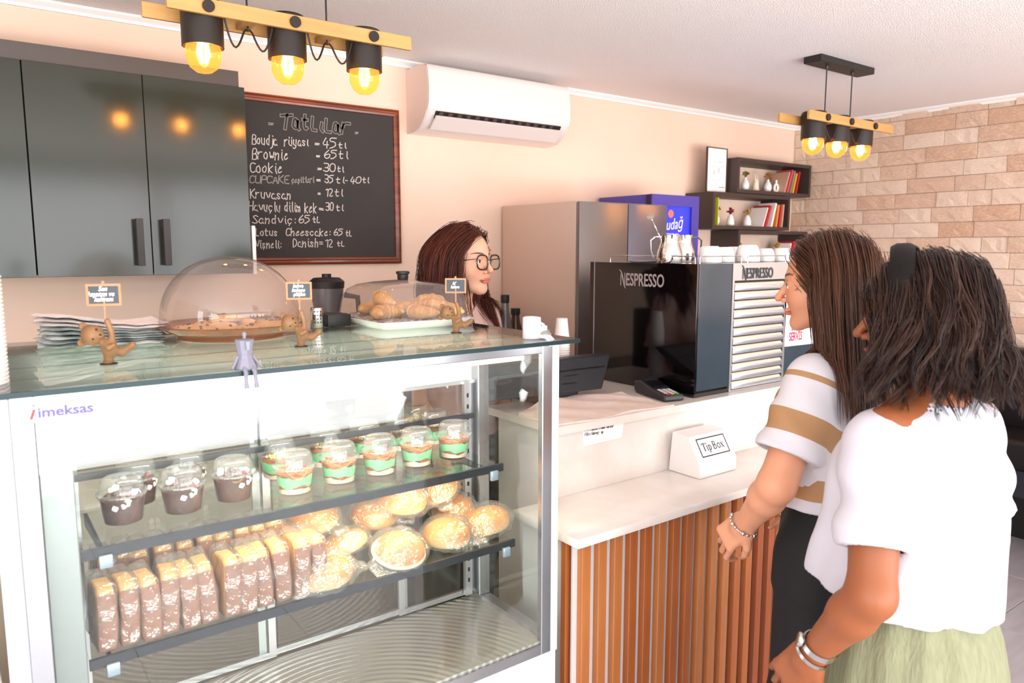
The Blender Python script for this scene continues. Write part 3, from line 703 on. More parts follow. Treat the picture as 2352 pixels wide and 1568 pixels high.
vase(1677, 519, rib, 'ribbed white vase with dark red dried flowers on the middle shelf', ('dry_red', .024), z=Z2, seed=5)
vase(1716, 520, rib, 'ribbed white vase with gold dried flowers on the middle shelf', ('dry_gold', .022), z=Z2, seed=6)
vase(1697, 598, rib, 'white vase with orange dried flowers on the lowest shelf left end', ('dry_orange', .024), z=Z3, seed=7, s=1.15)
vase(1785, 598, rib, 'white vase with gold dried flowers on the lowest shelf by the book', ('dry_gold', .03), z=Z3, seed=8, s=1.15)
def book(x, y, z, w, d, h, rz, lean, cover, label, pages='paper_white', shelfname='books on the wall shelves', tiltx=0):
    t = thing('book', (0, 0, 0), label, 'book', shelfname)
    part('cover', MB().box(0, .003, 0, d, 0, h).box(w-.003, w, 0, d, 0, h).box(0, w, -.002, .001, 0, h), cover, t)
    part('pages', MB().box(.003, w-.003, .002, d-.003, .003, h-.003), pages, t)
    t.location = (x, y, z); t.rotation_euler = (R(tiltx), R(lean), R(rz)); return t
# shown covers face left, so each book's broad side looks towards the room
def books(z, specs, y=2.995):
    for (x, w, h, lean, c, lab) in specs: book(x, y, z, w, .125, h, 0, lean, c, lab)
books(Z1, [(4.488, .010, .148, 20, 'book_tan', 'tan magazine leaning at the left of the top shelf books'), (4.517, .014, .165, 20, 'book_pink', 'pink book leaning against the books on the top shelf'), (4.551, .012, .158, 18, 'book_grey', 'grey book leaning on the top shelf'), (4.584, .012, .14, 16, 'book_yellow', 'yellow book leaning on the top shelf'), (4.620, .012, .15, 14, 'book_red', 'red book at the right end of the top shelf row')])
books(Z2, [(3.80, .006, .17, 0, 'lime', 'lime green thin folder at the left end of the middle shelf'), (4.262, .010, .135, 21, 'book_white', 'white covered book leaning beside vases on the middle shelf'), (4.288, .020, .15, 20, 'book_red', 'thick red book leaning on the middle shelf'), (4.352, .018, .165, 16, 'book_white', 'white and red book leaning on the middle shelf'), (4.405, .018, .15, 9, 'book_orange', 'orange book on the middle shelf'), (4.442, .013, .15, 7, 'book_red', 'slim red book at the right end of the middle shelf'), (4.473, .013, .152, 5, 'book_tan', 'tan book at the far right of the middle shelf')])
books(Z3, [(4.56, .012, .13, 14, 'book_white', 'white covered book standing on the lowest shelf'), (4.60, .035, .14, 10, 'book_red', 'thick red book on the lowest shelf')])
t = thing('picture_frame', (3.81, 3.08, 1.944), 'white drawing in a thin dark frame standing on the middle shelf', 'picture')
fx0, fx1, fz1 = 3.755, 3.95, 2.222
m = MB(); m.box(fx0, fx1, 3.05, 3.062, 1.945, 1.951); m.box(fx0, fx1, 3.05, 3.062, fz1-.006, fz1); m.box(fx0, fx0+.006, 3.05, 3.062, 1.951, fz1-.006); m.box(fx1-.006, fx1, 3.05, 3.062, 1.951, fz1-.006); part('frame', m, 'shelf_brown', t)
part('print', MB().box(fx0+.006, fx1-.006, 3.054, 3.06, 1.951, fz1-.006), 'paper_white', t)
m = MB(); 
for (u0, v0, u1, v1) in ((.3, .68, .48, .685), (.55, .68, .75, .688), (.2, .58, .85, .583), (.28, .3, .283, .6), (.72, .3, .723, .6), (.3, .28, .42, .285), (.55, .28, .7, .285), (.62, .12, .92, .135), (.5, .2, .54, .21), (.36, .4, .38, .5), (.6, .44, .62, .56)):
    w_, h_ = fx1-fx0, fz1-1.945; m.box(fx0+u0*w_, fx0+u1*w_, 3.0532, 3.0541, 1.945+v0*h_, 1.945+v1*h_)
part('line_drawing', m, 'print_grey', t)
# ================================================================ banquette at the right wall
t = thing('banquette', (4.6, .6, 0), 'long black upholstered banquette along the stone wall', 'bench')
part('seat', MB().rbox(4.36, 4.83, -1.9, 1.95, .44, .60, .03, 3), 'leather_black', t, smooth=50)
part('seat_base', MB().box(4.38, 4.83, -1.9, 1.94, .30, .44), 'seat_blue', t)
part('backrest', MB().rbox(4.70, 4.845, -1.9, 1.96, .58, 1.04, .03, 3), 'leather_black', t, smooth=50)
part('plinth', MB().box(4.62, 4.81, -1.9, 1.9, .0, .30), 'black_metal', t)
# chair whose leg shows at the right edge
t = thing('wooden_chair', (4.45, 1.15, 0), 'orange wooden chair leg reaching in at the right edge of the photo', 'chair')
for (x, y) in ((4.25, 1.05), (4.25, .65), (3.9, 1.05), (3.9, .65)): part('leg', MB().cyl((x, y, 0), (x*.98+.08, y*.94+.05, .44), .014, 12, .018), 'pine', t)
part('seat', MB().rbox(3.85, 4.3, .62, 1.1, .44, .48, .015), 'pine', t); part('backrest', MB().rbox(3.86, 4.29, .60, .63, .62, .82, .01), 'pine', t)
for x in (3.9, 4.25): part('back_post', MB().cyl((x, .62, .46), (x, .61, .8), .012, 10), 'pine', t)
# ================================================================ service counter
t = thing('service_counter', (2.4, 1.7, 0), 'white service counter clad in vertical wooden slats with a raised back ledge', 'counter')
CX0, CX1 = 1.232, 3.05
part('worktop', MB().rbox(CX0, CX1, 1.378, 1.665, .824, .85, .004), 'counter_white', t)
part('riser', MB().box(CX0+.17, CX1, 1.662, 1.68, .85, 1.045), 'counter_white', t)
part('ledge', MB().prism([(CX0+.16, 1.655), (CX1, 1.655), (CX1, 2.36), (1.70, 2.36), (1.70, 2.03), (CX0+.16, 2.03)], 1.045, 1.07), 'counter_white', t)
m = MB(); m.box(CX0+.035, CX1, 1.425, 1.66, .02, .824); m.box(CX0+.19, 1.72, 1.70, 2.0, .02, 1.045); m.box(1.72, CX1, 1.70, 2.33, .02, 1.045); part('carcass', m, 'counter_panel', t)
part('slat_backing', MB().box(CX0+.018, CX1, 1.419, 1.4255, .02, .824), 'slat_back', t)
rs = random.Random(11); sm = [mesh_of('slat', MB().rbox(0, .031, 0, .021, .0, .82, .0015, 1), k, None) for k in ('slat_a', 'slat_b', 'slat_c')]
xs_ = CX0+.0335
k = 0
while xs_ < CX1-.04:
    o = bpy.data.objects.new('slat', sm[rs.choice((0, 0, 1, 2) if xs_ < 1.8 else (0, 2, 2, 1))]); COL.objects.link(o); o.parent = t
    o.matrix_parent_inverse = Matrix.Translation(-ROOTLOC[t.name]); o.location = (xs_, 1.398, .003); xs_ += .0595
for y in (1.44,): 
    o = bpy.data.objects.new('slat', sm[0]); COL.objects.link(o); o.parent = t; o.matrix_parent_inverse = Matrix.Translation(-ROOTLOC[t.name]); o.location = (CX0+.012, y, .003)
# handwritten note on the riser
t = thing('paper_note', (1.58, 1.66, 1.0), 'small handwritten white paper note stuck on the counter riser', 'note')
A, B, C_, D_ = [at(px, py, 'y', 1.6605) for px, py in ((1337, 976), (1433, 962), (1428, 1004), (1340, 1025))]
part('sheet', MB().add([A, B, C_, D_, A-[0, .0008, 0], B-[0, .0008, 0], C_-[0, .0008, 0], D_-[0, .0008, 0]], [(0, 1, 2, 3), (4, 7, 6, 5), (0, 4, 5, 1), (1, 5, 6, 2), (2, 6, 7, 3), (3, 7, 4, 0)]), 'paper_white', t)
ex = (B-A)/np.linalg.norm(B-A); m = MB()
P = at(1341, 991, 'y', 1.6592); write(m, "1 Tl'e Limonun Dilimde durulur", .0105, .0011, P, ex, (0, 0, 1), seed=4, wide=.56, jit=.35)
P = at(1343, 1001, 'y', 1.6592); write(m, 'Filtre Kahveyi Yap', .0095, .0011, P, ex, (0, 0, 1), seed=6, wide=.6, jit=.35); part('pen_lettering', m, 'ink', t, smooth=None)
# tip box
t = thing('tip_box', (1.98, 1.58, .85), 'white acrylic tip box with sloping lettered front on the counter', 'box')
m = MB(); m.prism([(1.523, .8505), (1.523, .897), (1.575, .982), (1.645, .987), (1.658, .8505)], 1.888, 2.078, plane='yz'); part('box_body', m, 'acrylic_white', t, bevel=.003)
O = Vector((0, 1.523, .897)); ez = Vector((0, .052, .085)).normalized(); nrm = Vector((1, 0, 0)).cross(ez)
def fr(x, v, off=.001): p = Vector((x, 1.523, .897))+ez*v+nrm*off; return p
m = MB(); Mx = frame_m(fr(1.913, .022), (1, 0, 0), ez)
w_, h_, b_ = .142, .064, .0035
m.box(0, w_, 0, h_, -.0005, .0005, Mx); part('label_sheet', m, 'paper_white', t)
m = MB(); m.box(0, w_, 0, b_, .0005, .0012, Mx); m.box(0, w_, h_-b_, h_, .0005, .0012, Mx); m.box(0, b_, b_, h_-b_, .0005, .0012, Mx); m.box(w_-b_, w_, b_, h_-b_, .0005, .0012, Mx); part('label_border', m, 'ink', t)
# serif lettering from strokes: stems with feet
tip = MB()
def st(u0, v0, u1, v1, w=.0028): 
    d = Vector((u1-u0, v1-v0, 0)); n = Vector((-d.y, d.x, 0)).normalized()*w/2; V = []
    for z in (.0006, .0014): V += [(u0+n.x, v0+n.y, z), (u1+n.x, v1+n.y, z), (u1-n.x, v1-n.y, z), (u0-n.x, v0-n.y, z)]
    tip.add(V, [(0, 1, 2, 3), (4, 7, 6, 5), (0, 4, 5, 1), (1, 5, 6, 2), (2, 6, 7, 3), (3, 7, 4, 0)], Mx)
def arcp(cx, cy, rx, ry, a0, a1, w=.0026, n=10):
    q = [(cx+rx*math.cos(R(a)), cy+ry*math.sin(R(a))) for a in np.linspace(a0, a1, n)]
    for (a, b), (c, d) in zip(q[:-1], q[1:]): st(a, b, c, d, w)
y0 = .02; u = .017
st(u+.0085, y0, u+.0085, y0+.026, .0034); st(u, y0+.0255, u+.017, y0+.0255, .002); st(u, y0+.0265, u, y0+.020, .0016); st(u+.017, y0+.0265, u+.017, y0+.020, .0016); st(u+.0045, y0, u+.0125, y0, .0014)
u = .04; st(u, y0, u, y0+.017, .003); st(u-.003, y0+.017, u+.001, y0+.017, .0014); st(u-.003, y0, u+.003, y0, .0014); arcp(u, y0+.024, .0012, .0012, 0, 360, .002, 7)
u = .049; st(u, y0-.008, u, y0+.017, .003); arcp(u+.004, y0+.0085, .0055, .008, -110, 110, .0028); st(u-.003, y0-.008, u+.003, y0-.008, .0014); st(u-.003, y0+.017, u, y0+.017, .0014)
u = .072; st(u, y0, u, y0+.026, .0034); arcp(u+.004, y0+.0195, .007, .006, -95, 95, .0026); arcp(u+.004, y0+.0068, .009, .0068, -95, 95, .0028); st(u-.003, y0, u+.004, y0, .0014); st(u-.003, y0+.0262, u+.004, y0+.0262, .0014); st(u, y0+.0135, u+.004, y0+.0135, .0012)
u = .098; arcp(u, y0+.0085, .0068, .0083, 0, 360, .0027, 14)
u = .110; st(u, y0+.017, u+.012, y0, .003); st(u+.012, y0+.017, u, y0, .0015); st(u-.002, y0+.017, u+.004, y0+.017, .0013); st(u+.009, y0+.017, u+.014, y0+.017, .0013); st(u-.002, y0, u+.003, y0, .0013); st(u+.008, y0, u+.0145, y0, .0013)
part('tip_lettering', tip, 'ink', t, smooth=None)
# point-of-sale screen seen from behind
t = thing('till_screen', (1.63, 1.97, 1.07), 'black till touch screen turned away from the customers', 'screen')
m = MB(); V = []
A_, B_, Cc, Dd = at(1121, 842, 'y', 1.98), at(1404, 812, 'y', 1.98), at(1384, 893, 'y', 1.90), at(1105, 925, 'y', 1.90)
V = [A_, B_, Cc, Dd]+[A_+[.01, .05, .0], B_+[-.005, .05, .0], Cc+[-.0, .09, .0], Dd+[.0, .09, .0]]
m.add(V, [(0, 1, 2, 3), (4, 7, 6, 5), (0, 4, 5, 1), (1, 5, 6, 2), (2, 6, 7, 3), (3, 7, 4, 0)]); sc = part('screen_housing', m, 'black_plastic', t, bevel=.006)
m = MB(); q = lambda u, v, o: (A_*(1-u)+B_*u)*(1-v)+(Dd*(1-u)+Cc*u)*v+np.array([0, -.004*o, .001*o])
for (u0, u1, v0, v1) in ((.08, .96, .34, .36), (.62, .74, .5, .505), (.62, .74, .72, .725)):
    m.add([q(u0, v0, 1), q(u1, v0, 1), q(u1, v1, 1), q(u0, v1, 1), q(u0, v0, 0), q(u1, v0, 0), q(u1, v1, 0), q(u0, v1, 0)], [(0, 1, 2, 3), (0, 4, 5, 1), (1, 5, 6, 2), (2, 6, 7, 3), (3, 7, 4, 0)])
part('back_ridge', m, 'black_shiny', sc)
part('stand', MB().rbox(1.54, 1.72, 1.93, 2.10, 1.0705, 1.11, .008), 'black_plastic', t)
# ================================================================ coffee machine cabinet
t = thing('coffee_machine', (2.5, 1.95, 1.07), 'large black and steel coffee capsule machine on the counter ledge', 'coffee machine')
mx0, mx1, my0, my1, mz0, mz1 = 2.06, 2.98, 1.70, 2.245, 1.0705, 1.545
part('carcass', MB().box(mx0+.01, mx1, my0+.012, my1, mz0, mz1-.004), 'machine_blue', t)
part('side_panel', MB().rbox(mx0, mx0+.012, my0, my1-.02, mz0+.001, mz1, .001, 1), 'gloss_black', t)
part('rear_panel', MB().box(mx0-.001, mx0+.012, my1-.019, my1+.004, mz0, mz1), 'machine_side', t); part('rear_strip', MB().box(mx0-.002, mx0+.01, my1-.021, my1-.019, mz0, mz1), 'brushed', t)
part('front_panel', MB().rbox(mx0+.013, 2.252, my0, my0+.012, mz0+.022, mz1, .001, 1), 'machine_blue', t)
part('front_foot', MB().box(mx0+.013, 2.252, my0+.002, my0+.012, mz0, mz0+.021), 'gloss_black', t)
part('front_panel', MB().rbox(2.596, mx1, my0, my0+.012, mz0, mz1, .001, 1), 'machine_blue', t)
part('top_plate', MB().box(mx0+.012, mx1, my0+.012, my1, mz1-.004, mz1), 'steel', t)
cf = part('capsule_column', MB().box(2.254, 2.265, my0-.002, my0+.012, mz0, mz1).box(2.582, 2.594, my0-.002, my0+.012, mz0, mz1).box(2.265, 2.582, my0-.002, my0+.012, 1.482, mz1).box(2.265, 2.582, my0-.002, my0+.012, mz0, mz0+.006), 'brushed', t)
part('column_back', MB().box(2.265, 2.582, my0+.008, my0+.012, mz0+.006, 1.482), 'slot_black', t)
nd = 12; dz = (1.478-mz0-.008)/nd
for i in range(nd):
    z0 = mz0+.008+i*dz; d = part('drawer', MB().rbox(2.268, 2.579, my0-.004, my0+.010, z0, z0+dz*.62, .002, 2), 'drawer_steel', t)
    m = MB(); m.prism([(my0-.004, z0+dz*.60), (my0+.001, z0+dz*.84), (my0+.007, z0+dz*.88), (my0+.007, z0+dz*.60)], 2.268, 2.572, plane='yz'); part('drawer_lip', m, 'drawer_lip', d)
def logo(parent, O, ex, h, mat, name='brand_lettering'):
    """swooping capital followed by upright condensed capitals"""
    n = Vector(ex).cross(Vector((0, 0, 1)))
    M = frame_m(Vector(O)+n*.0012, ex, (0, 0, 1))
    text_mesh(name, 'ESPRESSO', h*1.33, .0006, mat, M@Matrix.Translation((h*.72, h*.04, 0)), parent, sx=.68, bold=h*.016)
    m = MB(); 
    def poly(P): m.prism([(a*h, b*h) for a, b in P], -.0006, .0006, M)
    poly([(.17, 0), (.24, 0), (.24, .95), (.17, .8)]); poly([(.60, .05), (.66, .05), (.66, .98), (.60, .98)])
    L = [(-.10, 1.22), (.02, 1.2), (.14, 1.10), (.24, .92), (.34, .62), (.44, .30), (.54, .0), (.64, -.16), (.78, -.22)]; W_ = [.01, .05, .08, .10, .11, .11, .10, .06, .01]
    for i in range(len(L)-1):
        a, b = L[i], L[i+1]; m.prism([((a[0])*h, a[1]*h), (b[0]*h, b[1]*h), ((b[0]+W_[i+1])*h, (b[1]+W_[i+1]*.3)*h), ((a[0]+W_[i])*h, (a[1]+W_[i]*.3)*h)][::-1], -.0006, .0006, M)
    part(name, m, mat, parent, smooth=None)
P0, P1 = at(1422, 655, 'x', mx0), at(1550, 658, 'x', mx0)
logo(t, P0, (0, -1, 0), (P0[1]-P1[1])/5.6, 'logo_grey')
P0, P1 = at(1703, 641, 'y', my0-.003), at(1790, 638, 'y', my0-.003)
logo(t, P0, (1, 0, 0), (P1[0]-P0[0])/5.6, 'logo_dark')
def railing(pts): m = MB(); m.tube(pts, .0022, 8); return m
def rp(a, b, h=.026, r=.008):
    a = Vector(a); b = Vector(b); e = (b-a).normalized()*r; z = Vector((0, 0, 1))
    return [a, a+z*(h-r), a+z*(h-r*.3)+e*.3, a+z*h+e, b+z*h-e, b+z*(h-r*.3)-e*.3, b+z*(h-r), b]
part('cup_rail', railing(rp((2.075, 2.15, mz1), (2.075, 1.725, mz1))), 'chrome', t, smooth=60)
part('cup_rail', railing(rp((2.088, 1.715, mz1), (2.322, 1.715, mz1))), 'chrome', t, smooth=60); part('cup_rail', railing(rp((2.36, 1.715, mz1), (2.60, 1.715, mz1))), 'chrome', t, smooth=60); part('cup_rail', railing(rp((2.64, 1.715, mz1), (2.9, 1.715, mz1))), 'chrome', t, smooth=60)
# paper sign
t = thing('self_service_sign', (2.66, 1.7, 1.3), 'white sheet with red lettering taped on the coffee machine beside the drawers', 'sign')
A_, B_, Cc, Dd = at(1803, 690, 'y', my0-.002), at(1905, 684, 'y', my0-.002), at(1895, 786, 'y', my0-.002), at(1802, 796, 'y', my0-.002)
B_[2] = A_[2]-.004; Cc[2] = Dd[2]-.004
m = MB(); y_ = [0, .001, 0]; m.add([A_, B_, Cc, Dd, A_+y_, B_+y_, Cc+y_, Dd+y_], [(0, 1, 2, 3), (4, 7, 6, 5), (0, 4, 5, 1), (1, 5, 6, 2), (2, 6, 7, 3), (3, 7, 4, 0)]); part('sheet', m, 'paper_white', t)
P = at(1818, 759, 'y', my0-.003); text_mesh('red_lettering', 'SELF', .048, .0004, 'ink_red', frame_m(P, (1, 0, 0), (0, 0, 1)), t, sx=.62, bold=.0008)
P = at(1812, 783, 'y', my0-.003); text_mesh('red_lettering', 'SERVİS', .048, .0004, 'ink_red', frame_m(P, (1, 0, 0), (0, 0, 1)), t, sx=.62, bold=.0008)
# cups, jugs on the machine
cup_pr = [(.040, 0), (.044, .001), (.0445, .006), (.043, .03), (.036, .055), (.030, .062), (.0, .062)]
def cup(px, py, y, s, label, sy=1):
    P = at(px, py, 'y', y); P[2] = mz1+.0005; t = thing('cup', P, label, 'cup', 'white cups upside down on the coffee machine')
    m = MB(); m.lathe(cup_pr, 32, Matrix.Translation(P)@Matrix.Scale(s, 4), cap=False); m.lathe([(.041, .002), (.033, .055), (0, .057)], 32, Matrix.Translation(P)@Matrix.Scale(s, 4), cap=False); part('cup_body', m, 'white_ceramic', t, smooth=50)
for i, (px, y, s, lab) in enumerate(((1630, 1.80, 1.0, 'upturned white cup nearest the chrome jugs'), (1662, 1.84, .95, 'second upturned white cup from the jugs'), (1690, 2.0, .98, 'upturned white cup in the back row of the machine top'), (1717, 1.82, 1.08, 'largest upturned white cup in the middle of the machine top'), (1757, 1.84, .86, 'small upturned white cup right of the largest cup'), (1795, 1.83, .88, 'upturned white cup nearest the striped-shirt woman'))):
    cup(px, 600, y, s, lab)
def jug(px, y, s, label, handle_mat, hdir, mat='chrome'):
    P = at(px, 602, 'y', y); P[2] = mz1+.0005; t = thing('milk_jug', P, label, 'jug')
    pr = [(0, 0), (.044, 0), (.047, .004), (.048, .02), (.046, .04), (.036, .07), (.033, .085), (.036, .103), (.0345, .103), (.031, .085), (.034, .07), (.044, .04), (.045, .01), (0, .006)]
    part('jug_body', MB().lathe(pr, 36, Matrix.Translation(P)@Matrix.Scale(s, 4), cap=False), mat, t, smooth=50)
    h = Vector(hdir).normalized(); m = MB(); P = Vector(P); z = Vector((0, 0, 1))
    q = [P+h*.032*s+z*.095*s, P+h*.055*s+z*.096*s, P+h*.072*s+z*.082*s, P+h*.070*s+z*.045*s, P+h*.060*s+z*.02*s]
    sd = h.cross(z)*.006
    V = []; 
    for i, p in enumerate(q):
        tdir = (q[min(i+1, 4)]-q[max(i-1, 0)]).normalized(); nn = tdir.cross(sd.normalized())*.0018
        V += [p-sd-nn, p+sd-nn, p+sd+nn, p-sd+nn]
    m.add(V, [(i*4+a, i*4+(a+1) % 4, i*4+4+(a+1) % 4, i*4+4+a) for i in range(4) for a in range(4)]+[(0, 3, 2, 1), (16, 17, 18, 19)]); part('handle', m, handle_mat, t, smooth=40)
    return P
J = jug(1537, 1.87, 1.0, 'polished steel milk jug with a twisted spoon standing in it', 'steel', (-.84, .54, 0))
jug(1568, 1.96, 1.02, 'steel milk jug with black handle behind the one holding the spoon', 'black_shiny', (.84, -.54, 0))
t = thing('twisted_spoon', J, 'twisted steel bar spoon with a disc end leaning in the milk jug', 'spoon')
a = J+Vector((.004, 0, .012)); b = Vector(at(1494, 498, 'y', 1.87)); m = MB(); n_ = 40; tw = []
d = (b-a); u_ = d.cross(Vector((0, 1, 0))).normalized(); v_ = d.cross(u_).normalized()
for s_ in (0, PI): m.tube([a+d*k/n_+(u_*math.cos(k*.9+s_)+v_*math.sin(k*.9+s_))*.0014 for k in range(n_+1)], .0015, 5)
part('twisted_stem', m, 'chrome', t, smooth=60)
m = MB(); m.lathe([(0, 0), (.013, .0005), (.0135, .0015), (0, .003)], 20, Matrix.Translation(b)@Vector((-.55, -.3, .75)).to_track_quat('Z', 'Y').to_matrix().to_4x4()); part('disc_end', m, 'chrome', t)
part('saucer_stack', MB().lathe([(0, 0), (.05, .001), (.062, .006), (0, .006)], 24, Matrix.Translation(Vector(at(1478, 598, 'y', 2.02)*[1, 1, 0])+Vector((0, 0, mz1)))), 'white_ceramic', None, 'white saucer lying on the machine top beside the steel jug', 'saucer')
# card terminal
t = thing('card_terminal', (0, 0, 0), 'black card payment terminal with keypad lying on the ledge', 'card terminal')
m = MB(); m.prism([(-.10, .0), (.085, .0), (.10, .012), (.10, .045), (.06, .05), (-.02, .03), (-.10, .022)], -.041, .041, plane='yz'); part('housing', m, 'black_plastic', t, bevel=.006)
part('display', MB().box(-.028, .028, .012, .062, 0, .0015, Matrix.Translation((0, 0, .0395))@Matrix.Rotation(R(13.5), 4, 'X')@Matrix.Translation((0, -.02, 0))), 'black_shiny', t)
MK = Matrix.Translation((0, -.062, .0262))@Matrix.Rotation(R(6), 4, 'X')
for r_ in range(5):
    for c_ in range(3):
        mt = 'key_grey' if r_ else ('key_red', 'key_yellow', 'key_green')[c_]
        part('key', MB().rbox(-.026+c_*.019, -.012+c_*.019, -.03+r_*.0135, -.0215+r_*.0135, 0, .0025, .0008, 1, MK), mt if r_ == 0 else 'key_grey', t)
t.location = (1.985, 1.80, 1.0715); t.rotation_euler = (0, 0, R(-14))
# cloth on the ledge
t = None
def cl(u, v):
    x = 1.405+.50*u-.02*v; y = 1.662+.05*u*v+v*(.17+.06*math.sin(3*u))+.008*math.sin(u*9+2)+.0
    z = 1.0735+.006*(math.sin(u*13+v*4)*math.sin(v*7+u*3)+1)*(.4+v)+.008*v*math.exp(-((u-.35)**2)*8)*2
    return (x, y, z)
def cl2(u, v): p = cl(u, v); return (p[0], p[1], 1.0705)
m = MB(); m.grid(cl, 40, 14); m.grid(cl2, 40, 14); nn = 41*15
e0 = [i*15 for i in range(41)]; e1 = [i*15+14 for i in range(41)]; 
m.f += [(a, b, b+nn, a+nn) for e in (e0, e1, list(range(15)), list(range(40*15, 41*15))) for a, b in zip(e[:-1], e[1:])]; m.fm += [0]*(len(m.f)-len(m.fm))
part('folded_cloth', m, 'cloth_pale', None, 'pale crumpled cloth spread on the ledge before the till screen', 'cloth', smooth=60)
# ================================================================ back counter with things
t = thing('back_counter', (.9, 2.9, 0), 'low dark counter along the back wall behind the barista', 'counter')
part('worktop', MB().rbox(-1.2, 2.24, 2.62, BY-.024, .92, .95, .003), 'granite', t); part('carcass', MB().box(-1.2, 2.22, 2.66, BY-.024, .0, .92), 'cab_pale', t)
for i in range(5): part('door', MB().rbox(-1.18+i*.68, -.51+i*.68, 2.642, 2.66, .1, .9, .002, 1), 'cab_pale', t)
pm('bottle_grey', '#6d6a6c', .3, metal=.3); pm('bottle_brown', '#4a2f28', .25); pm('cap_black', '#1b1a1c', .5)
for i, (px, py, y, r, mt, lab) in enumerate(((1160, 677, 2.9, .021, 'bottle_grey', 'tall grey bottle with black cap behind the case beside the refrigerator'), (1146, 712, 2.86, .019, 'bottle_grey', 'shorter grey bottle with black cap nearest the barista'), (1184, 708, 2.95, .024, 'bottle_brown', 'brown bottle with black cap right of the tall grey bottle'))):
    P = at(px, py, 'y', y); h = P[2]-.951; t = thing('bottle', (P[0], P[1], .951), lab, 'bottle', 'bottles behind the pastry case'); M = Matrix.Translation((P[0], P[1], .951))
    part('bottle_body', MB().lathe([(0, 0), (r*1.7, 0), (r*1.8, .02), (r*1.8, h*.6), (r*.95, h*.82), (r*.8, h*.93)], 24, M), mt, t, smooth=60); part('cap', MB().lathe([(r*.95, h*.91), (r, h*.925), (r*.98, h), (0, h)], 20, M), 'cap_black', t)
t = thing('coffee_grinder', (1.0, 2.75, .951), 'black coffee grinder with hopper behind the case between dome and tray', 'grinder')
P = at(752, 700, 'y', 2.75); gx = P[0]; M = Matrix.Translation((gx, 2.75, .951))
part('grinder_body', MB().rbox(gx-.07, gx+.07, 2.66, 2.84, .951, 1.28, .012), 'black_plastic', t); part('hopper', MB().lathe([(.03, .33), (.045, .38), (.062, .47), (.064, .50)], 24, M), 'bottle_grey', t)
part('hopper_lid', MB().lathe([(.066, .495), (.068, .52), (.05, .535), (.018, .537), (.018, .55), (0, .55)], 24, M), 'cap_black', t)
part('side_handle', MB().tube([(gx+.05, 2.70, 1.42), (gx+.10, 2.69, 1.41), (gx+.105, 2.69, 1.34), (gx+.06, 2.7, 1.28)], .011, 8), 'cap_black', t)
# ================================================================ pastry case
g_front = glassm('case_glass', (.97, .99, .98), 1.5)
g_top = glassm('top_glass', (.93, .965, .945), 1.45)
g_edge = pm('glass_edge', '#1b3034', .4, spec=.3)
g_dome = glassm('dome_plastic', (.91, .87, .85), 1.7, haze=.07, hazecol=(.9, .8, .75))
g_cup = glassm('cup_plastic', (.97, .98, .97), 1.7, haze=.07, hazecol=(.95, .97, .95))
g_film = glassm('cling_film', (.985, .98, .97), 2.1, rough=.09, haze=.08, hazecol=(1, .97, .93))
nt = g_film.node_tree; gl = [n for n in nt.nodes if n.type == 'BSDF_GLOSSY'][0]
bu = nt.nodes.new('ShaderNodeBump'); no = nt.nodes.new('ShaderNodeTexNoise'); tcx = nt.nodes.new('ShaderNodeTexCoord'); no.inputs['Scale'].default_value = 38; no.inputs['Detail'].default_value = 3; bu.inputs['Distance'].default_value = .02; bu.inputs['Strength'].default_value = 1
nt.links.new(tcx.outputs['Object'], no.inputs[0]); nt.links.new(no.outputs[0], bu.inputs['Height']); nt.links.new(bu.outputs[0], gl.inputs['Normal'])
pm('case_white', '#dddce2', .35, coat=.3); pm('case_liner', '#f2f1ec', .6)
lt = pm('lid_diffuser', '#e9ede6', .6, trans=0.); ntl = lt.node_tree; bl = ntl.nodes['Principled BSDF']; tl_ = ntl.nodes.new('ShaderNodeBsdfTranslucent'); tl_.inputs[0].default_value = (.86, .88, .83, 1); ml = ntl.nodes.new('ShaderNodeMixShader'); ml.inputs[0].default_value = .5; ol = [n for n in ntl.nodes if n.type == 'OUTPUT_MATERIAL'][0]; ntl.links.new(bl.outputs[0], ml.inputs[1]); ntl.links.new(tl_.outputs[0], ml.inputs[2]); ntl.links.new(ml.outputs[0], ol.inputs[0]); pm('case_steel', '#b4b6ba', .25, metal=.9, bump=((2, 2, 120), .04, .001)); pm('shelf_edge', '#23272d', .3, spec=.6)
pm('column_grey', '#a3a9a6', .3, metal=.5, var=(3, '#8f9592', .3)); pm('clip_steel', '#9fb0bd', .3, metal=.5); pm('badge', '#cfcdbf', .4); pm('badge_violet', '#5a4fd0', .5); pm('badge_red', '#d02f3c', .5)
pm('tube_light', '#ffffff', .5, emit=('#fff6e6', 4.0)); pm('strip_light', '#ffffff', .5, emit=('#ffc873', 9.0))
dk = pm('deck_steel', '#d8d5ca', .26, metal=.6); nt = dk.node_tree; b_ = nt.nodes['Principled BSDF']
tc = nt.nodes.new('ShaderNodeTexCoord'); mp = nt.nodes.new('ShaderNodeMapping'); mp.inputs['Location'].default_value = (-.62, -1.30, 0); wv = nt.nodes.new('ShaderNodeTexWave'); wv.wave_type = 'RINGS'; wv.rings_direction = 'Z'; wv.inputs['Scale'].default_value = 16
bu = nt.nodes.new('ShaderNodeBump'); bu.inputs['Distance'].default_value = .002; bu.inputs['Strength'].default_value = .8
nt.links.new(tc.outputs['Object'], mp.inputs[0]); nt.links.new(mp.outputs[0], wv.inputs[0]); nt.links.new(wv.outputs[1], bu.inputs['Height']); nt.links.new(bu.outputs[0], b_.inputs['Normal'])
GZ = 1.38; CL, CR, CF, CB = .015, 1.187, 1.405, 1.76
case = thing('pastry_case', (.6, 1.6, 0), 'white and steel glass-fronted pastry display case with glass top', 'display case')
part('base_panel', MB().rbox(CL, CR, CF+.006, CB, .03, .553, .004), 'case_white', case)
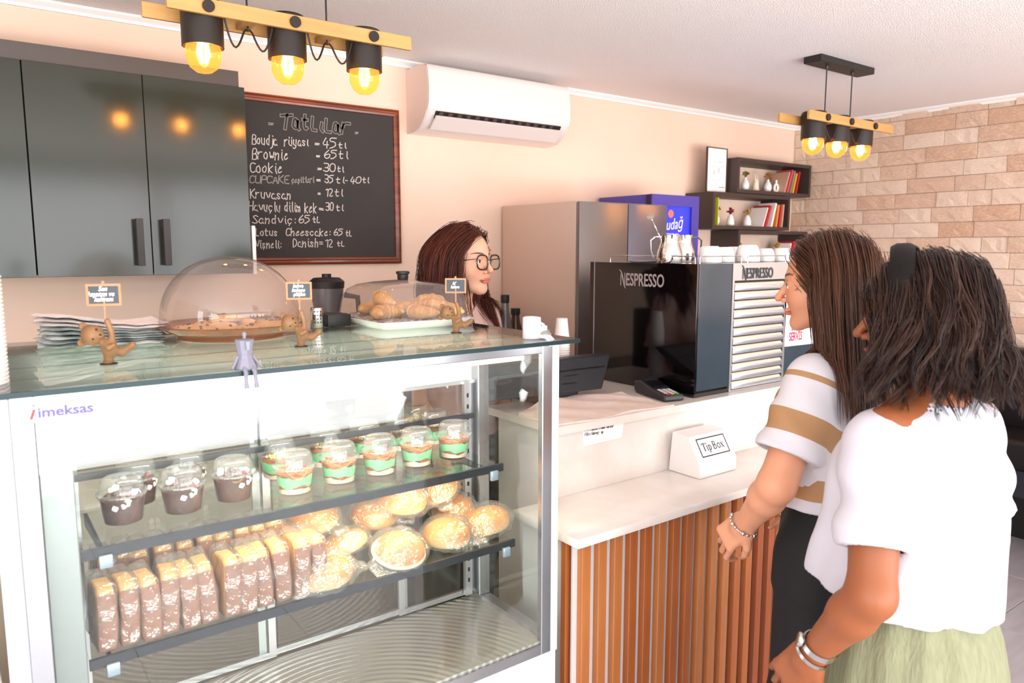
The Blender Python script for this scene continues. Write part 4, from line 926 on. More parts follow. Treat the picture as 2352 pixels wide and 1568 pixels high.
for x in (.08, 1.12):
    for y in (1.46, 1.72): part('foot', MB().cyl((x, y, 0), (x, y, .032), .02, 12), 'black_metal', case)
for a, b in ((CL, .044), (1.165, CR)): part('white_post', MB().rbox(a, b, CF, 1.44, .553, 1.366, .002, 1), 'case_white', case)
for a, b in ((.044, .078), (1.134, 1.165)): part('steel_post', MB().rbox(a, b, CF+.001, 1.425, .555, 1.366, .002, 1), 'case_steel', case)
part('steel_rail', MB().rbox(.078, 1.134, CF+.001, 1.425, .555, .583, .002, 1), 'case_steel', case); part('steel_rail', MB().rbox(.078, 1.134, CF+.001, 1.425, 1.343, 1.366, .002, 1), 'case_steel', case)
part('front_pane', MB().box(.076, 1.136, 1.409, 1.413, .583, 1.345), 'case_glass', case)
part('side_pane', MB().box(1.158, 1.162, 1.44, 1.70, .60, 1.343), 'case_glass', case)
part('side_rail', MB().box(1.145, 1.175, 1.425, 1.76, .555, .60), 'brushed', case); part('side_rail', MB().box(1.145, 1.175, 1.44, 1.76, 1.343, 1.366), 'brushed', case)
part('rear_post', MB().rbox(1.14, 1.176, 1.70, 1.76, .60, 1.343, .002, 1), 'case_steel', case); part('rear_post', MB().rbox(.03, .08, 1.72, 1.76, .60, 1.343, .002, 1), 'case_steel', case)
part('inner_column', MB().rbox(.079, .130, 1.445, 1.70, .59, 1.343, .002, 1), 'column_grey', case)
part('left_wall', MB().box(.03, .036, 1.44, 1.72, .56, 1.343), 'case_steel', case)
for x in (.15, 1.118):
    s = MB(); s.box(x-.011, x+.011, 1.722, 1.735, .60, 1.23); sp = part('slotted_standard', s, 'brushed', case)
    m = MB()
    for i in range(18): m.box(x-.003, x+.003, 1.7212, 1.7222, .64+i*.032, .652+i*.032)
    part('slots', m, 'slot_black', sp)
part('header_panel', MB().box(.08, 1.14, 1.735, 1.76, 1.228, 1.345), 'case_liner', case); part('header_lip', MB().box(.08, 1.14, 1.730, 1.735, 1.222, 1.232), 'brushed', case)
part('top_liner', MB().box(.05, 1.16, 1.44, 2.06, 1.3675, 1.3685), 'lid_diffuser', case)
o = area_light('case_lid_light', (.6, 1.72, 1.352), (R(180), 0, 0), 1.0, .45, 4.2, (1, 1, .97)); o.parent = case; o.matrix_parent_inverse = Matrix.Translation(-ROOTLOC[case.name])
part('lid_tray', MB().box(.085, 1.135, 1.48, 2.05, 1.346, 1.349), 'case_liner', case)
for i, (a, b) in enumerate(((.08, .56), (.52, .93), (.90, 1.14))):
    yy = 1.742+.008*(i % 2); part('sliding_pane', MB().box(a+.01, b-.01, yy, yy+.003, .60, 1.225), 'case_glass', case)
    m = MB(); m.box(a, a+.018, yy-.003, yy+.006, .595, 1.228); m.box(b-.018, b, yy-.003, yy+.006, .595, 1.228); m.box(a+.018, b-.018, yy-.003, yy+.006, .595, .61); part('door_frame', m, 'brushed', case)
part('deck', MB().box(.078, 1.145, 1.414, 1.74, .583, .590), 'deck_steel', case)
part('back_black_rail', MB().box(.14, 1.12, 1.694, 1.702, 1.130, 1.144), 'shelf_edge', case); part('narrow_shelf', MB().box(.14, 1.12, 1.702, 1.735, 1.134, 1.140), 'case_glass', case)
def shelf(z, x1):
    s = part('glass_shelf', MB().box(.136, x1, 1.474, 1.72, z-.006, z), 'case_glass', case)
    part('shelf_edge_strip', MB().box(.134, x1+.002, 1.466, 1.474, z-.016, z+.003), 'shelf_edge', s)
    for x in (.17, x1-.03):
        part('shelf_bracket', MB().prism([(1.474, z-.008), (1.72, z-.008), (1.72, z-.035), (1.50, z-.018), (1.474, z-.018)], x-.003, x+.003, plane='yz'), 'shelf_edge', s)
        part('shelf_clip', MB().rbox(x-.010, x+.012, 1.458, 1.466, z-.034, z-.010, .002), 'clip_steel', s)
ZA, ZB = 1.062, .855
shelf(ZA, 1.055); shelf(ZB, 1.092)
part('light_tube', MB().cyl((.16, 1.445, 1.333), (1.10, 1.445, 1.333), .008, 12), 'tube_light', case)
part('light_strip', MB().box(.40, 1.0, 1.484, 1.492, ZA-.016, ZA-.0075), 'strip_light', case)
o = area_light('case_top_light', (.62, 1.50, 1.325), (R(18), 0, 0), .95, .03, 6.5, (1, .95, .86)); o.parent = case; o.matrix_parent_inverse = Matrix.Translation(-ROOTLOC[case.name])
o = area_light('case_shelf_light', (.78, 1.50, ZA-.018), (R(14), 0, 0), .62, .02, 1.5, (1, .72, .34)); o.parent = case; o.matrix_parent_inverse = Matrix.Translation(-ROOTLOC[case.name])
tp = part('top_glass', MB().rbox(-.02, 1.207, 1.352, 2.085, GZ-.009, GZ, .001, 1), 'top_glass', case)
part('glass_edge', MB().box(-.02, 1.2072, 1.3515, 1.3535, GZ-.0095, GZ+.0002), 'glass_edge', tp); part('glass_edge', MB().box(1.2055, 1.2077, 1.352, 2.085, GZ-.0095, GZ+.0002), 'glass_edge', tp)
for x in (.1, 1.1): part('rear_support', MB().box(x-.015, x+.015, 2.04, 2.07, 0, 1.35), 'case_steel', case)
for (y0, y1) in ((1.55, 1.556), (1.70, 1.707)): part('frame_bar', MB().box(.03, 1.17, y0, y1, 1.3687, 1.3700), 'brushed', case)
# oval badge with maker's lettering on the front rail
bm_ = MB(); A_ = at(48, 948, 'y', 1.404); B_ = at(222, 942, 'y', 1.404); L_ = B_[0]-A_[0]; h_ = .026
pl = [(A_[0]+h_/2-h_/2*math.sin(a), 1.334+h_/2*math.cos(a)) for a in np.linspace(0, PI, 10)]+[(B_[0]-h_/2+h_/2*math.sin(a), 1.334-h_/2*math.cos(a)) for a in np.linspace(0, PI, 10)]
bm_.prism(pl, 1.4015, 1.4055, plane='xz'); bd = part('maker_badge', bm_, 'badge', case)
text_mesh('badge_lettering', 'imeksas', .023, .0004, 'badge_violet', frame_m((A_[0]+.022, 1.4012, 1.328), (1, 0, 0), (0, 0, 1)), bd, sx=1.1, bold=.0006); text_mesh('badge_mark', '/', .02, .0004, 'badge_red', frame_m((A_[0]+.012, 1.4012, 1.327), (1, 0, 0), (0, 0, 1)), bd, sx=1.2, bold=.001)
# neighbouring counter, just visible at the left edge
t = thing('slatted_counter', (-.5, 1.6, 0), 'wooden slatted counter sliver at the lower left edge beside the pastry case', 'counter')
part('body', MB().box(-1.2, -.004, 1.43, 1.9, .02, .86), 'counter_panel', t); part('worktop', MB().rbox(-1.2, .004, 1.38, 1.9, .86, .885, .003), 'counter_white', t)
for i in range(12):
    o = bpy.data.objects.new('slat', sm[i % 3]); COL.objects.link(o); o.parent = t; o.matrix_parent_inverse = Matrix.Translation(-ROOTLOC[t.name]); o.location = (-.035-.0595*i, 1.408, .02)

# ================================================================ desserts in clear cups
pm('cream', '#f3ead8', .5); pm('green_cream', '#7fd39a', .5); pm('crumb', '#8a4a2c', .9, var=(150, '#b3703f', .2)); pm('yellow_crumb', '#f0b53a', .8, var=(120, '#ffd978', .2)); pm('choc', '#3a1c18', .35, var=(60, '#5a2c22', .2)); pm('marshmallow', '#f5efe9', .7); pm('berry', '#9a2a3a', .4)
def wob(r, z, k, n=28):  # wavy layer slab
    return r, z
def layer(r0, z0, r1, z1, amp, seed, n=28):
    m = MB(); rg = np.random.default_rng(seed); ph = rg.uniform(0, 6.28, 3)
    def wz(a): return amp*(math.sin(3*a+ph[0])+.6*math.sin(5*a+ph[1])+.5*math.sin(8*a+ph[2]))/2
    V = []; 
    for i in range(n):
        a = i*2*PI/n; c, s = math.cos(a), math.sin(a); V += [(r0*c, r0*s, z0+wz(a) if z0 > .003 else z0), (r1*c, r1*s, z1+wz(a+1.7))]
    V += [(0, 0, z0), (0, 0, z1)]
    F = [(2*i, 2*((i+1) % n), 2*((i+1) % n)+1, 2*i+1) for i in range(n)]+[(2*i+1, 2*((i+1) % n)+1, 2*n+1) for i in range(n)]+[(2*((i+1) % n), 2*i, 2*n) for i in range(n)]
    m.add(V, F); return m
def lumps(m, r, z, n, s, seed, hmax=.012):
    rg = random.Random(seed)
    for i in range(n):
        a = rg.uniform(0, 6.28); q = r*math.sqrt(rg.random()); m.sphere((q*math.cos(a), q*math.sin(a), z+rg.uniform(0, hmax)*(1-q/r*.6)), s*rg.uniform(.6, 1.2), 7, 5)
    return m
CR_ = lambda z: .0350+(.0412-.0350)*z/.054-.0008
shell_pr = [(0, .0), (.031, 0), (.0350, .003), (.0412, .052), (.0445, .0525), (.0455, .055), (.0445, .0575), (.0405, .058)]
lid_pr = [(.0455, .0585), (.0460, .0560), (.0465, .0560), (.0468, .0600), (.0405, .0615), (.0400, .072), (.037, .084), (.0345, .0885), (.031, .090), (.029, .0885), (0, .0885)]
def make_cup(kind):
    t = thing('dessert_cup', (0, 0, 0), None, 'dessert', None)
    part('cup_shell', MB().lathe(shell_pr, 32, cap=False), 'cup_plastic', t, smooth=50); part('lid', MB().lathe(lid_pr, 32, cap=False), 'cup_plastic', t, smooth=50)
    L = lambda z0, z1, sd, amp=.0048: layer(CR_(z0), z0, CR_(z1), z1, amp, sd)
    if kind in (0, 1):
        part('cream_layer', L(.0015, .0135, 1+kind), 'cream', t, smooth=60); part('crumb_layer', L(.013, .0175, 3+kind), 'crumb', t, smooth=60); part('green_layer', L(.0165, .040, 4+kind), 'green_cream', t, smooth=60)
        part('crumb_layer', L(.039, .046, 6+kind), 'crumb', t, smooth=60)
        m = MB(); lumps(m, .030, .047, 46, .0035, 9+kind); part('crumb_topping', m, 'crumb' if kind == 0 else 'yellow_crumb', t, smooth=60, kind='stuff')
        part('cream_swirl', MB().lathe([(.013, .046), (.015, .051), (.011, .054), (.012, .057), (.006, .060), (0, .064)], 14, sx=1.1), 'cream', t, smooth=60)
    else:
        part('chocolate_filling', L(.0015, .048, 12, .003), 'choc', t, smooth=60); m = MB(); lumps(m, .031, .049, 34, .006, 5); part('chocolate_pieces', m, 'choc', t, smooth=60, kind='stuff')
        rg = random.Random(kind)
        for i in range(7):
            a = rg.uniform(0, 6.28) if i > 2 else rg.uniform(3.6, 5.4); q = .026 if i > 2 else .034; z = .054+rg.uniform(0, .008) if i > 2 else rg.uniform(.024, .045)
            part('marshmallow', MB().rbox(-.006, .006, -.006, .006, -.006, .006, .003, 2, Matrix.Translation((q*math.cos(a), q*math.sin(a), z))@Euler((rg.random()*3, rg.random()*3, 0)).to_matrix().to_4x4()), 'marshmallow', t, smooth=60)
        part('berry', MB().sphere((.018, -.012, .055), .006, 10, 7), 'berry', t, smooth=60)
    return t
P0_, P1_, P2_ = make_cup(0), make_cup(1), make_cup(2)
# ================================================================ cake slices and buns
cake = pm('cake', '#c98a34', .8, var=(55, '#e3ac52', .25), bump=(150, .6, .003)); pm('cake_crust', '#7a3f1c', .7, var=(50, '#94552a', .25), bump=(120, .4, .002))
def make_slice(seed):
    t = thing('cake_slice', (0, 0, 0), None, 'cake'); rg = np.random.default_rng(seed)
    pr = [(-.048, 0), (.048, 0), (.052, .052), (.046, .074), (.025, .084), (-.02, .086), (-.045, .076), (-.052, .052)]
    pr = [(a+rg.normal()*.0012, b) for a, b in pr]
    part('crumb_body', MB().prism(pr, -.0115, .0115, plane='yz'), 'cake', t, bevel=.003)
    m = MB(); q = [(a*1.02, b+.0012) for a, b in pr]
    for (i, j) in ((6, 7), (7, 0), (0, 1)):
        a, b = q[i], q[j]; m.prism([a, b, (b[0]*.93, b[1]+.001), (a[0]*.93, a[1]+.001)], -.0122, .0122, plane='yz')
    part('crust', m, 'cake_crust', t, smooth=None)
    def ff(P):
        d = s_box(P, (0, 0, .045), (.0145, .056, .0465), .008)
        return d+.0016*vnoise(P, 130, seed)
    sdf_obj('wrapper', ff, axis(-.022, .022, .0035), axis(-.064, .064, .0045), axis(-.006, .098, .0045), 'cling_film', t); return t
SL = [make_slice(k) for k in range(3)]
bunm = pm('bun_crust', '#b3691f', .42, var=(12, '#d08c3a', .2), bump=(60, .1, .002)); 
nt = bunm.node_tree; b_ = nt.nodes['Principled BSDF']; old = b_.inputs['Base Color'].links[0].from_socket
tc = nt.nodes.new('ShaderNodeTexCoord'); sp = nt.nodes.new('ShaderNodeSeparateXYZ'); mr = nt.nodes.new('ShaderNodeMapRange'); mr.inputs[1].default_value = .008; mr.inputs[2].default_value = .028
mx = nt.nodes.new('ShaderNodeMix'); mx.data_type = 'RGBA'; mx.inputs[6].default_value = lin('#e6c78c')
nt.links.new(tc.outputs['Object'], sp.inputs[0]); nt.links.new(sp.outputs[2], mr.inputs[0]); nt.links.new(mr.outputs[0], mx.inputs[0]); nt.links.new(old, mx.inputs[7]); nt.links.new(mx.outputs[2], b_.inputs['Base Color'])
pm('bun_filling', '#efe3c4', .6)
def make_bun(seed, sand=False):
    t = thing('bread_bun', (0, 0, 0), None, 'bun'); rg = np.random.default_rng(seed); ax_ = rg.uniform(.95, 1.12)
    def fb(P):
        d = s_ell(P, (0, 0, .020), (.056*ax_, .052, .036)); d = smax(d, -P[:, 2]+.001, .008)
        return d+.0022*vnoise(P, 28, seed)
    sdf_obj('crust', fb, axis(-.07, .07, .0038), axis(-.062, .062, .0038), axis(-.004, .066, .0038), 'bun_crust', t)
    if sand: part('filling', MB().lathe([(.0, .014), (.056, .014), (.058, .018), (.056, .022), (0, .022)], 26, sx=1.04), 'bun_filling', t, smooth=60)
    def fw(P):
        d = s_ell(P, (0, 0, .022), (.064*ax_, .060, .042)); d = smin(d, s_box(P, (.062, .0, .012), (.028, .018, .003), .002), .02); d = smin(d, s_box(P, (-.05, -.02, .008), (.03, .026, .003), .002), .018)
        d = smax(d, -P[:, 2]-.002, .004)
        return d-.0055*np.abs(vnoise(P, 70, seed+5))+.0014*vnoise(P, 190, seed+9)
    sdf_obj('wrapper', fw, axis(-.095, .105, .005), axis(-.075, .075, .005), axis(-.008, .074, .005), 'cling_film', t); return t
BN = [make_bun(1), make_bun(2, True), make_bun(3)]
# ================================================================ croissants, cookies
crm = pm('croissant', '#cd8f45', .42, bump=(70, .15, .002), var=(35, '#e6b877', .2))
nt = crm.node_tree; b_ = nt.nodes['Principled BSDF']; old = b_.inputs['Base Color'].links[0].from_socket
at_ = nt.nodes.new('ShaderNodeAttribute'); at_.attribute_name = 'groove'; mx = nt.nodes.new('ShaderNodeMix'); mx.data_type = 'RGBA'; mx.inputs[7].default_value = lin('#f1cf93')
nt.links.new(at_.outputs['Fac'], mx.inputs[0]); nt.links.new(old, mx.inputs[6]); nt.links.new(mx.outputs[2], b_.inputs['Base Color'])
def make_croissant(seed):
    rg = np.random.default_rng(seed); Rr = .052; A = 1.15+rg.random()*.25; k_ = 26+rg.random()*4
    t = thing('croissant', (0, 0, 0), None, 'croissant')
    def par(P):
        x, y, z = P[:, 0], P[:, 1]+Rr*.8, P[:, 2]-.022; an = np.arctan2(x, y); ac = np.clip(an, -A, A); u = ac/A
        cx, cy = Rr*np.sin(ac), Rr*np.cos(ac); return u, np.sqrt((x-cx)**2+(y-cy)**2+(z*1.15)**2)
    def fc(P):
        u, d = par(P); r = .026*np.sqrt(np.clip(1-.86*u*u, .05, 1)); st = .003*np.abs(np.sin((u+.04)*6.2)); rd = .0045*(1-np.abs(u)*.4)*(((np.abs(u)*3.6+.3) % 1))
        return smax(d-r+rd-st+.0008*vnoise(P, 90, seed), -P[:, 2], .004)
    def gr(P):
        u, d = par(P); return np.clip(1-np.abs(((np.abs(u)*3.6+.3) % 1)-.93)*7, 0, 1)*.8
    sdf_obj('baked_body', fc, axis(-.075, .075, .0024), axis(-.06, .045, .0024), axis(-.003, .056, .0024), 'croissant', t, attr={'groove': gr}); return t
CO = [make_croissant(k) for k in range(3)]
pm('cookie', '#cf9550', .8, var=(40, '#e2b273', .2), bump=(90, .5, .003)); pm('choc_chip', '#38201a', .4)
def make_cookie(seed):
    t = thing('cookie', (0, 0, 0), None, 'cookie'); rg = np.random.default_rng(seed)
    def fk(P): return smax(s_ell(P, (0, 0, .004), (.038, .037, .017)), -P[:, 2], .004)+.0018*vnoise(P, 75, seed)
    sdf_obj('cookie_body', fk, axis(-.044, .044, .0035), axis(-.044, .044, .0035), axis(-.004, .026, .0035), 'cookie', t)
    for i in range(8):
        a = rg.uniform(0, 6.28); q = .032*math.sqrt(rg.random()); zz = .004+.017*math.sqrt(max(1-(q/.038)**2, 0))
        part('chocolate_chip', MB().sphere((q*math.cos(a), q*math.sin(a), zz-.001), (.0038, .0034, .0026), 8, 5), 'choc_chip', t, smooth=60)
    return t
CK = [make_cookie(k) for k in range(2)]
# ================================================================ bear card holders
pm('bear_brown', '#98704c', .5, var=(20, '#845c3a', .3)); pm('bear_dark', '#2c1c14', .4); pm('sign_wood', '#b98a63', .6, var=((8, 60, 60), '#a67550', .25)); pm('sign_black', '#3a4148', .5); pm('white_ink', '#f4f4f4', .6)
def make_bear():
    t = thing('bear_figurine', (0, 0, 0), None, 'figurine'); u = .00086
    def pt(x, z, y=0.): return (x*u, y*u, z*u)
    def fb(P):
        d = s_ell(P, pt(3, 37), (17*u, 15*u, 21*u), rotm(0, -12, 0))
        d = smin(d, s_sph(P, pt(-27, 66, -4), 23*u), .006)
        d = smin(d, s_ell(P, pt(-12, 68, -22), (9*u, 7*u, 8*u)), .004)
        d = smin(d, s_cone(P, pt(2, 26), pt(0, 7), 12*u, 9.5*u), .005)
        d = smin(d, s_ell(P, pt(-1, 5, -3), (11*u, 13*u, 5*u)), .004)
        d = smin(d, s_chain(P, [pt(12, 30, 3), pt(27, 24, 6), pt(44, 36, 6)], [11*u, 9*u, 8*u], .004), .005)
        d = smin(d, s_ell(P, pt(48, 39, 4), (7*u, 8*u, 10*u), rotm(0, 35, 0)), .003)
        d = smin(d, s_chain(P, [pt(10, 52), pt(9, 72, -2), pt(3, 96, -4)], [7*u, 6*u, 6.5*u], .003), .004)
        d = smin(d, s_chain(P, [pt(-8, 48, -8), pt(4, 38, -18), pt(14, 44, -16)], [6*u, 5.5*u, 5*u], .003), .003)
        for q in (pt(-45, 86, 0), pt(-50, 50, -2)):
            e = smin(s_sph(P, q, 8.5*u), 1.0, .001); e = smax(e, -s_sph(P, (q[0], q[1]-8*u, q[2]), 5*u), .002); d = smin(d, e, .003)
        return d
    sdf_obj('bear_body', fb, axis(-62*u, 62*u, .0019), axis(-40*u, 30*u, .0019), axis(-1*u, 106*u, .0019), 'bear_brown', t)
    part('foot_disc', MB().lathe([(0, 0), (18*u, 0), (18*u, 2.5*u), (0, 3*u)], 24), 'bear_dark', t, smooth=50)
    for q in (pt(-17, 80, -20), pt(-24, 60, -25)): part('eye', MB().sphere(q, 2.6*u, 10, 8), 'bear_dark', t, smooth=60)
    part('nose', MB().sphere(pt(-9, 69, -29), (3.2*u, 2.2*u, 2.6*u), 10, 8), 'bear_dark', t, smooth=60)
    part('sign_pole', MB().box(-.0016, .0016, -.0016-.004, .0016-.004, 84*u, 150*u), 'sign_wood', t)
    m = MB(); w, h, z0 = 34*u, 24*u, 130*u
    m.box(-w, w, -.007, -.0035, z0, z0+5*u); m.box(-w, w, -.007, -.0035, z0+2*h-5*u, z0+2*h); m.box(-w, -w+5*u, -.007, -.0035, z0+5*u, z0+2*h-5*u); m.box(w-5*u, w, -.007, -.0035, z0+5*u, z0+2*h-5*u); m.box(-3*u, 3*u, -.006, -.0035, z0+2*h, z0+2*h+6*u)
    sf = part('sign_frame', m, 'sign_wood', t); part('sign_board', MB().box(-w+5*u, w-5*u, -.0055, -.004, z0+5*u, z0+2*h-5*u), 'sign_black', sf)
    return t
BEAR = make_bear()
index_kids()
def finish(root): pass
bz = [(250, 836, ('Sen', 'hayatım ve', 'kahvem'), 'brown bear figurine with raised sign in front of the folded papers'), (692, 796, ('kahve', 'kokusu', 'çözüm'), 'brown bear figurine with raised sign beside the cookie dome'), (1048, 764, ("bi'", 'kahve'), 'brown bear figurine with raised two-word sign in front of the barista')]
for px, py, tx, lab in bz:
    P = at(px, py, 'z', GZ+.0005); a = math.atan2(P[0], P[1]); d_ = math.hypot(P[0], P[1])
    t = dup(BEAR, tuple(P), (0, 0, -a-.12), label=lab, group='bears holding up little signs'); s_ = 1.0 if px < 400 else (.95 if px < 800 else .93)
    t.scale = (s_,)*3; ROOTLOC[t.name] = Vector((0, 0, 0))
    u = .00086; n = len(tx)
    for i, w in enumerate(tx):
        me = text_mesh('sign_lettering', w, .0125, .0002, 'white_ink', frame_m((-.0036*len(w)*.72-.001, -.0058, 130*u+24*u+(n/2-.75-i)*.0098), (1, 0, 0), (0, 0, 1)), None, sx=.82, bold=.0003, shear=.3)
        me.parent = t
# ---- place desserts
g1 = 'green layered desserts on the upper shelf'
front = [(678, 1126), (780, 1102), (873, 1083), (958, 1064), (1043, 1045)]
back = [(641, 1092), (750, 1066), (839, 1045), (921, 1029), (997, 1014), (955, 998)]
w5 = ['leftmost', 'second', 'middle', 'fourth', 'rightmost']
for i, (px, py) in enumerate(front):
    P = at(px, py, 'z', ZA+.0006); dup(P0_, tuple(P), (0, 0, i*1.3), label=f'green and white layered dessert cup, {w5[i]} of the front row of five', group=g1)
w6 = ['leftmost of the back row', 'second from left in the back row', 'third from left in the back row', 'fourth from left in the back row', 'right end of the back row', 'hindmost, behind the back row']
for i, (px, py) in enumerate(back):
    P = at(px, py, 'z', ZA+.0006); dup(P1_, tuple(P), (0, 0, i*1.1), label=f'green dessert cup with yellow crumbs, {w6[i]}', group=g1)
for i, (px, py, lab) in enumerate(((285, 1194, 'chocolate dessert cup nearest the lower left, front row'), (422, 1170, 'chocolate dessert cup in the middle of the front row'), (538, 1143, 'chocolate dessert cup nearest the green desserts'), (316, 1152, 'chocolate dessert cup at the left of the back row'), (430, 1128, 'chocolate dessert cup behind the middle front one'))):
    P = at(px, py, 'z', ZA+.0006); dup(P2_, tuple(P), (0, 0, -.5+.35*i), label=lab, group='chocolate desserts with marshmallows on the upper shelf')
rg = random.Random(5)
ordw = ['first', 'second', 'third', 'fourth', 'fifth', 'sixth', 'seventh', 'eighth', 'ninth', 'tenth', 'eleventh', 'twelfth']
for i in range(12):
    dup(SL[i % 3], (.165+.0375*i, 1.535+rg.uniform(-.004, .004), ZB+.003), (0, R(rg.uniform(-4, 4)), R(rg.uniform(-5, 5))), scale=(1.3, 1.05, 1.36), label=f'wrapped cake slice, {ordw[i]} from the left in the front row', group='wrapped cake slices on the lower shelf')
for i in range(10):
    dup(SL[(i+1) % 3], (.180+.0385*i, 1.652+rg.uniform(-.004, .004), ZB+.004+.004*(i % 2)), (0, R(rg.uniform(-4, 4)), R(rg.uniform(-6, 6))), scale=(1.3, .95, 1.5), label=f'wrapped cake slice, {ordw[i]} from the left in the back row', group='wrapped cake slices on the lower shelf')
buns = [(745, 1325, 1.52, 0, 'wrapped bun lying lowest at the front beside the cake slices'), (618, 1240, 1.655, 0, 'wrapped bun glowing under the light behind the cake slices'), (800, 1258, 1.60, 20, 'wrapped bun tilted in the middle of the pile'), (720, 1192, 1.67, 0, 'wrapped bun at the back left of the pile'),
        (912, 1262, 1.535, 0, 'wrapped sandwich bun standing at the front centre of the pile'), (1025, 1232, 1.545, 0, 'wrapped bun at the front right of the centre bun'), (1122, 1207, 1.56, 5, 'wrapped bun at the right end of the shelf'), (860, 1182, 1.665, 0, 'wrapped bun behind the centre bun'),
        (1040, 1170, 1.665, 0, 'wrapped bun behind the right end of the pile'), (922, 1148, 1.63, -8, 'wrapped bun lying on top of the pile, left one'), (1005, 1120, 1.665, 12, 'wrapped bun lying on top of the pile, right one')]
for i, (px, py, y, tl, lab) in enumerate(buns):
    P = at(px, py, 'y', y); z = P[2]-.022
    dup(BN[1 if i == 4 else (0, 2)[i % 2]], (P[0], P[1], max(z, ZB+.004)), (R(tl+(18 if i in (2, 4) else 4)), R(tl*.6), i*1.7 if i != 4 else .2), scale=1.12, label=lab, group='wrapped buns piled on the lower shelf')
# ---- dome with cookies
DC = Vector((.53, 1.885, GZ)); t = thing('cookie_dome', DC, 'large clear domed cover on a copper-tinted dish holding cookies', 'cake dome'); M = Matrix.Translation(DC)
pm('copper_dish', '#a8663f', .2, metal=.35, coat=.4); g_dish = glassm('dish_plastic', (.80, .52, .38), 1.5, haze=.35, hazecol=(.55, .27, .15))
part('dish', MB().lathe([(0, .002), (.115, .002), (.122, 0), (.128, .004), (.124, .010), (.145, .020), (.172, .033), (.176, .036), (.172, .038), (.142, .026), (.12, .016), (0, .014)], 64, M, cap=False), 'dish_plastic', t, smooth=50)
dome_pr = [(.174, .038), (.168, .041), (.163, .05)]+[(.163*math.cos(a)**.92, .05+.150*math.sin(a)) for a in np.linspace(.1, PI/2, 18)]
dome_pr[-1] = (0, .2)
part('dome_cover', MB().lathe(dome_pr, 64, M, cap=False), 'dome_plastic', t, smooth=60)
ck = [(440, 752, 0), (487, 744, 0), (560, 750, 0), (612, 744, 0), (640, 750, 0), (500, 761, 0), (585, 762, 0), (463, 765, 0), (521, 733, 1), (545, 741, 0)]
cl_ = ['at the left rim', 'left of the middle at the back', 'right of the middle', 'near the right rim at the back', 'nearest the bear beside the dome', 'at the front left of the middle', 'at the front right', 'at the front left rim', 'lying on top of the others', 'in the middle underneath']
cpos = [(-.10, .01), (-.045, .055), (.035, .05), (.10, .03), (.085, -.045), (-.035, -.035), (.02, -.08), (-.08, -.06), (-.01, .02), (.0, .10)]
for i, (x, y) in enumerate(cpos):
    dup(CK[i % 2], (DC.x+x, DC.y+y, DC.z+.0165+(.020 if i == 8 else (.003*(i % 3)))), (R((i*37) % 9-4), R((i*53) % 9-4), i*2.1), scale=1.08, label=f'chocolate chip cookie under the dome, {cl_[i]}', group='cookies under the dome')
# ---- tray with lid and croissants
TC = Vector((1.045, 1.955, GZ)); t = thing('croissant_tray', TC, 'rectangular tray with clear lid and black knob holding croissants', 'tray'); M = Matrix.Translation(TC)
def rring(hx, hy, r, z, n=8):
    P = []
    for (sx, sy, a0) in ((1, 1, 0), (-1, 1, 90), (-1, -1, 180), (1, -1, 270)):
        for k in range(n+1): a = R(a0+90*k/n); P.append((sx*(hx-r)+r*math.cos(a), sy*(hy-r)+r*math.sin(a), z))
    return P
def rloft(rings, closed_ends=(True, True)):
    m = MB(); k = len(rings[0]); V = sum(rings, []); F = [(i*k+j, i*k+(j+1) % k, (i+1)*k+(j+1) % k, (i+1)*k+j) for i in range(len(rings)-1) for j in range(k)]
    if closed_ends[0]: F.append(list(range(k))[::-1])
    if closed_ends[1]: F.append([(len(rings)-1)*k+j for j in range(k)])
    return m.add(V, F, M)
HX, HY = .150, .165
part('tray_base', rloft([rring(HX-.012, HY-.012, .02, 0), rring(HX, HY, .022, .012), rring(HX+.004, HY+.004, .024, .020), rring(HX-.002, HY-.002, .022, .022), rring(HX-.012, HY-.012, .02, .012)]), 'white_ceramic', t, smooth=50)
part('foil_lining', rloft([rring(HX-.008, HY-.008, .02, .0205), rring(HX+.001, HY+.001, .022, .0232), rring(HX-.001, HY-.001, .022, .0240), rring(HX-.013, HY-.013, .02, .0150)]), pm('foil_print', '#f0ece9', .35, metal=.2, var=(70, '#6a6663', .08)) and 'foil_print', t, smooth=50)
lr = [rring(HX-.004, HY-.004, .028, .022), rring(HX-.006, HY-.006, .03, .026), rring(HX-.012, HY-.012, .034, .075), rring(HX-.022, HY-.022, .042, .100), rring(HX-.042, HY-.042, .048, .114), rring(HX-.08, HY-.08, .04, .122), rring(.03, .03, .025, .127), rring(.012, .012, .0119, .128)]
part('lid', rloft(lr, (False, True)), 'dome_plastic', t, smooth=60)
part('lid_knob', MB().lathe([(.0, .127), (.014, .127), (.016, .131), (.016, .143), (.020, .146), (.020, .151), (.017, .153), (0, .152)], 28, M), 'cap_black', t, smooth=50)
cr = [(-.085, -.05, 0, 0, 20, 'at the left front corner'), (-.045, .08, 0, 0, -30, 'at the back left'), (-.055, .02, .034, 8, 70, 'lying on top at the left'), (.0, -.10, 0, 0, 95, 'at the front middle'), (.015, -.03, .004, 0, -10, 'just left of the middle'), (.07, -.07, .012, 10, 150, 'tilted at the middle front'), (.06, .03, .004, 0, 35, 'near the middle back'), (.10, .0, .02, 12, 200, 'near the right side'), (.05, .10, 0, 0, 80, 'at the back right'), (.105, -.105, .0, 0, 60, 'at the right front corner')]
for i, (x, y, z, tx, rz, lab) in enumerate(cr):
    dup(CO[i % 3], (TC.x+x, TC.y+y, TC.z+.0185+z), (R(tx), R(-tx), R(rz)), scale=.93, label=f'golden croissant under the tray lid, {lab}', group='croissants under the lid')
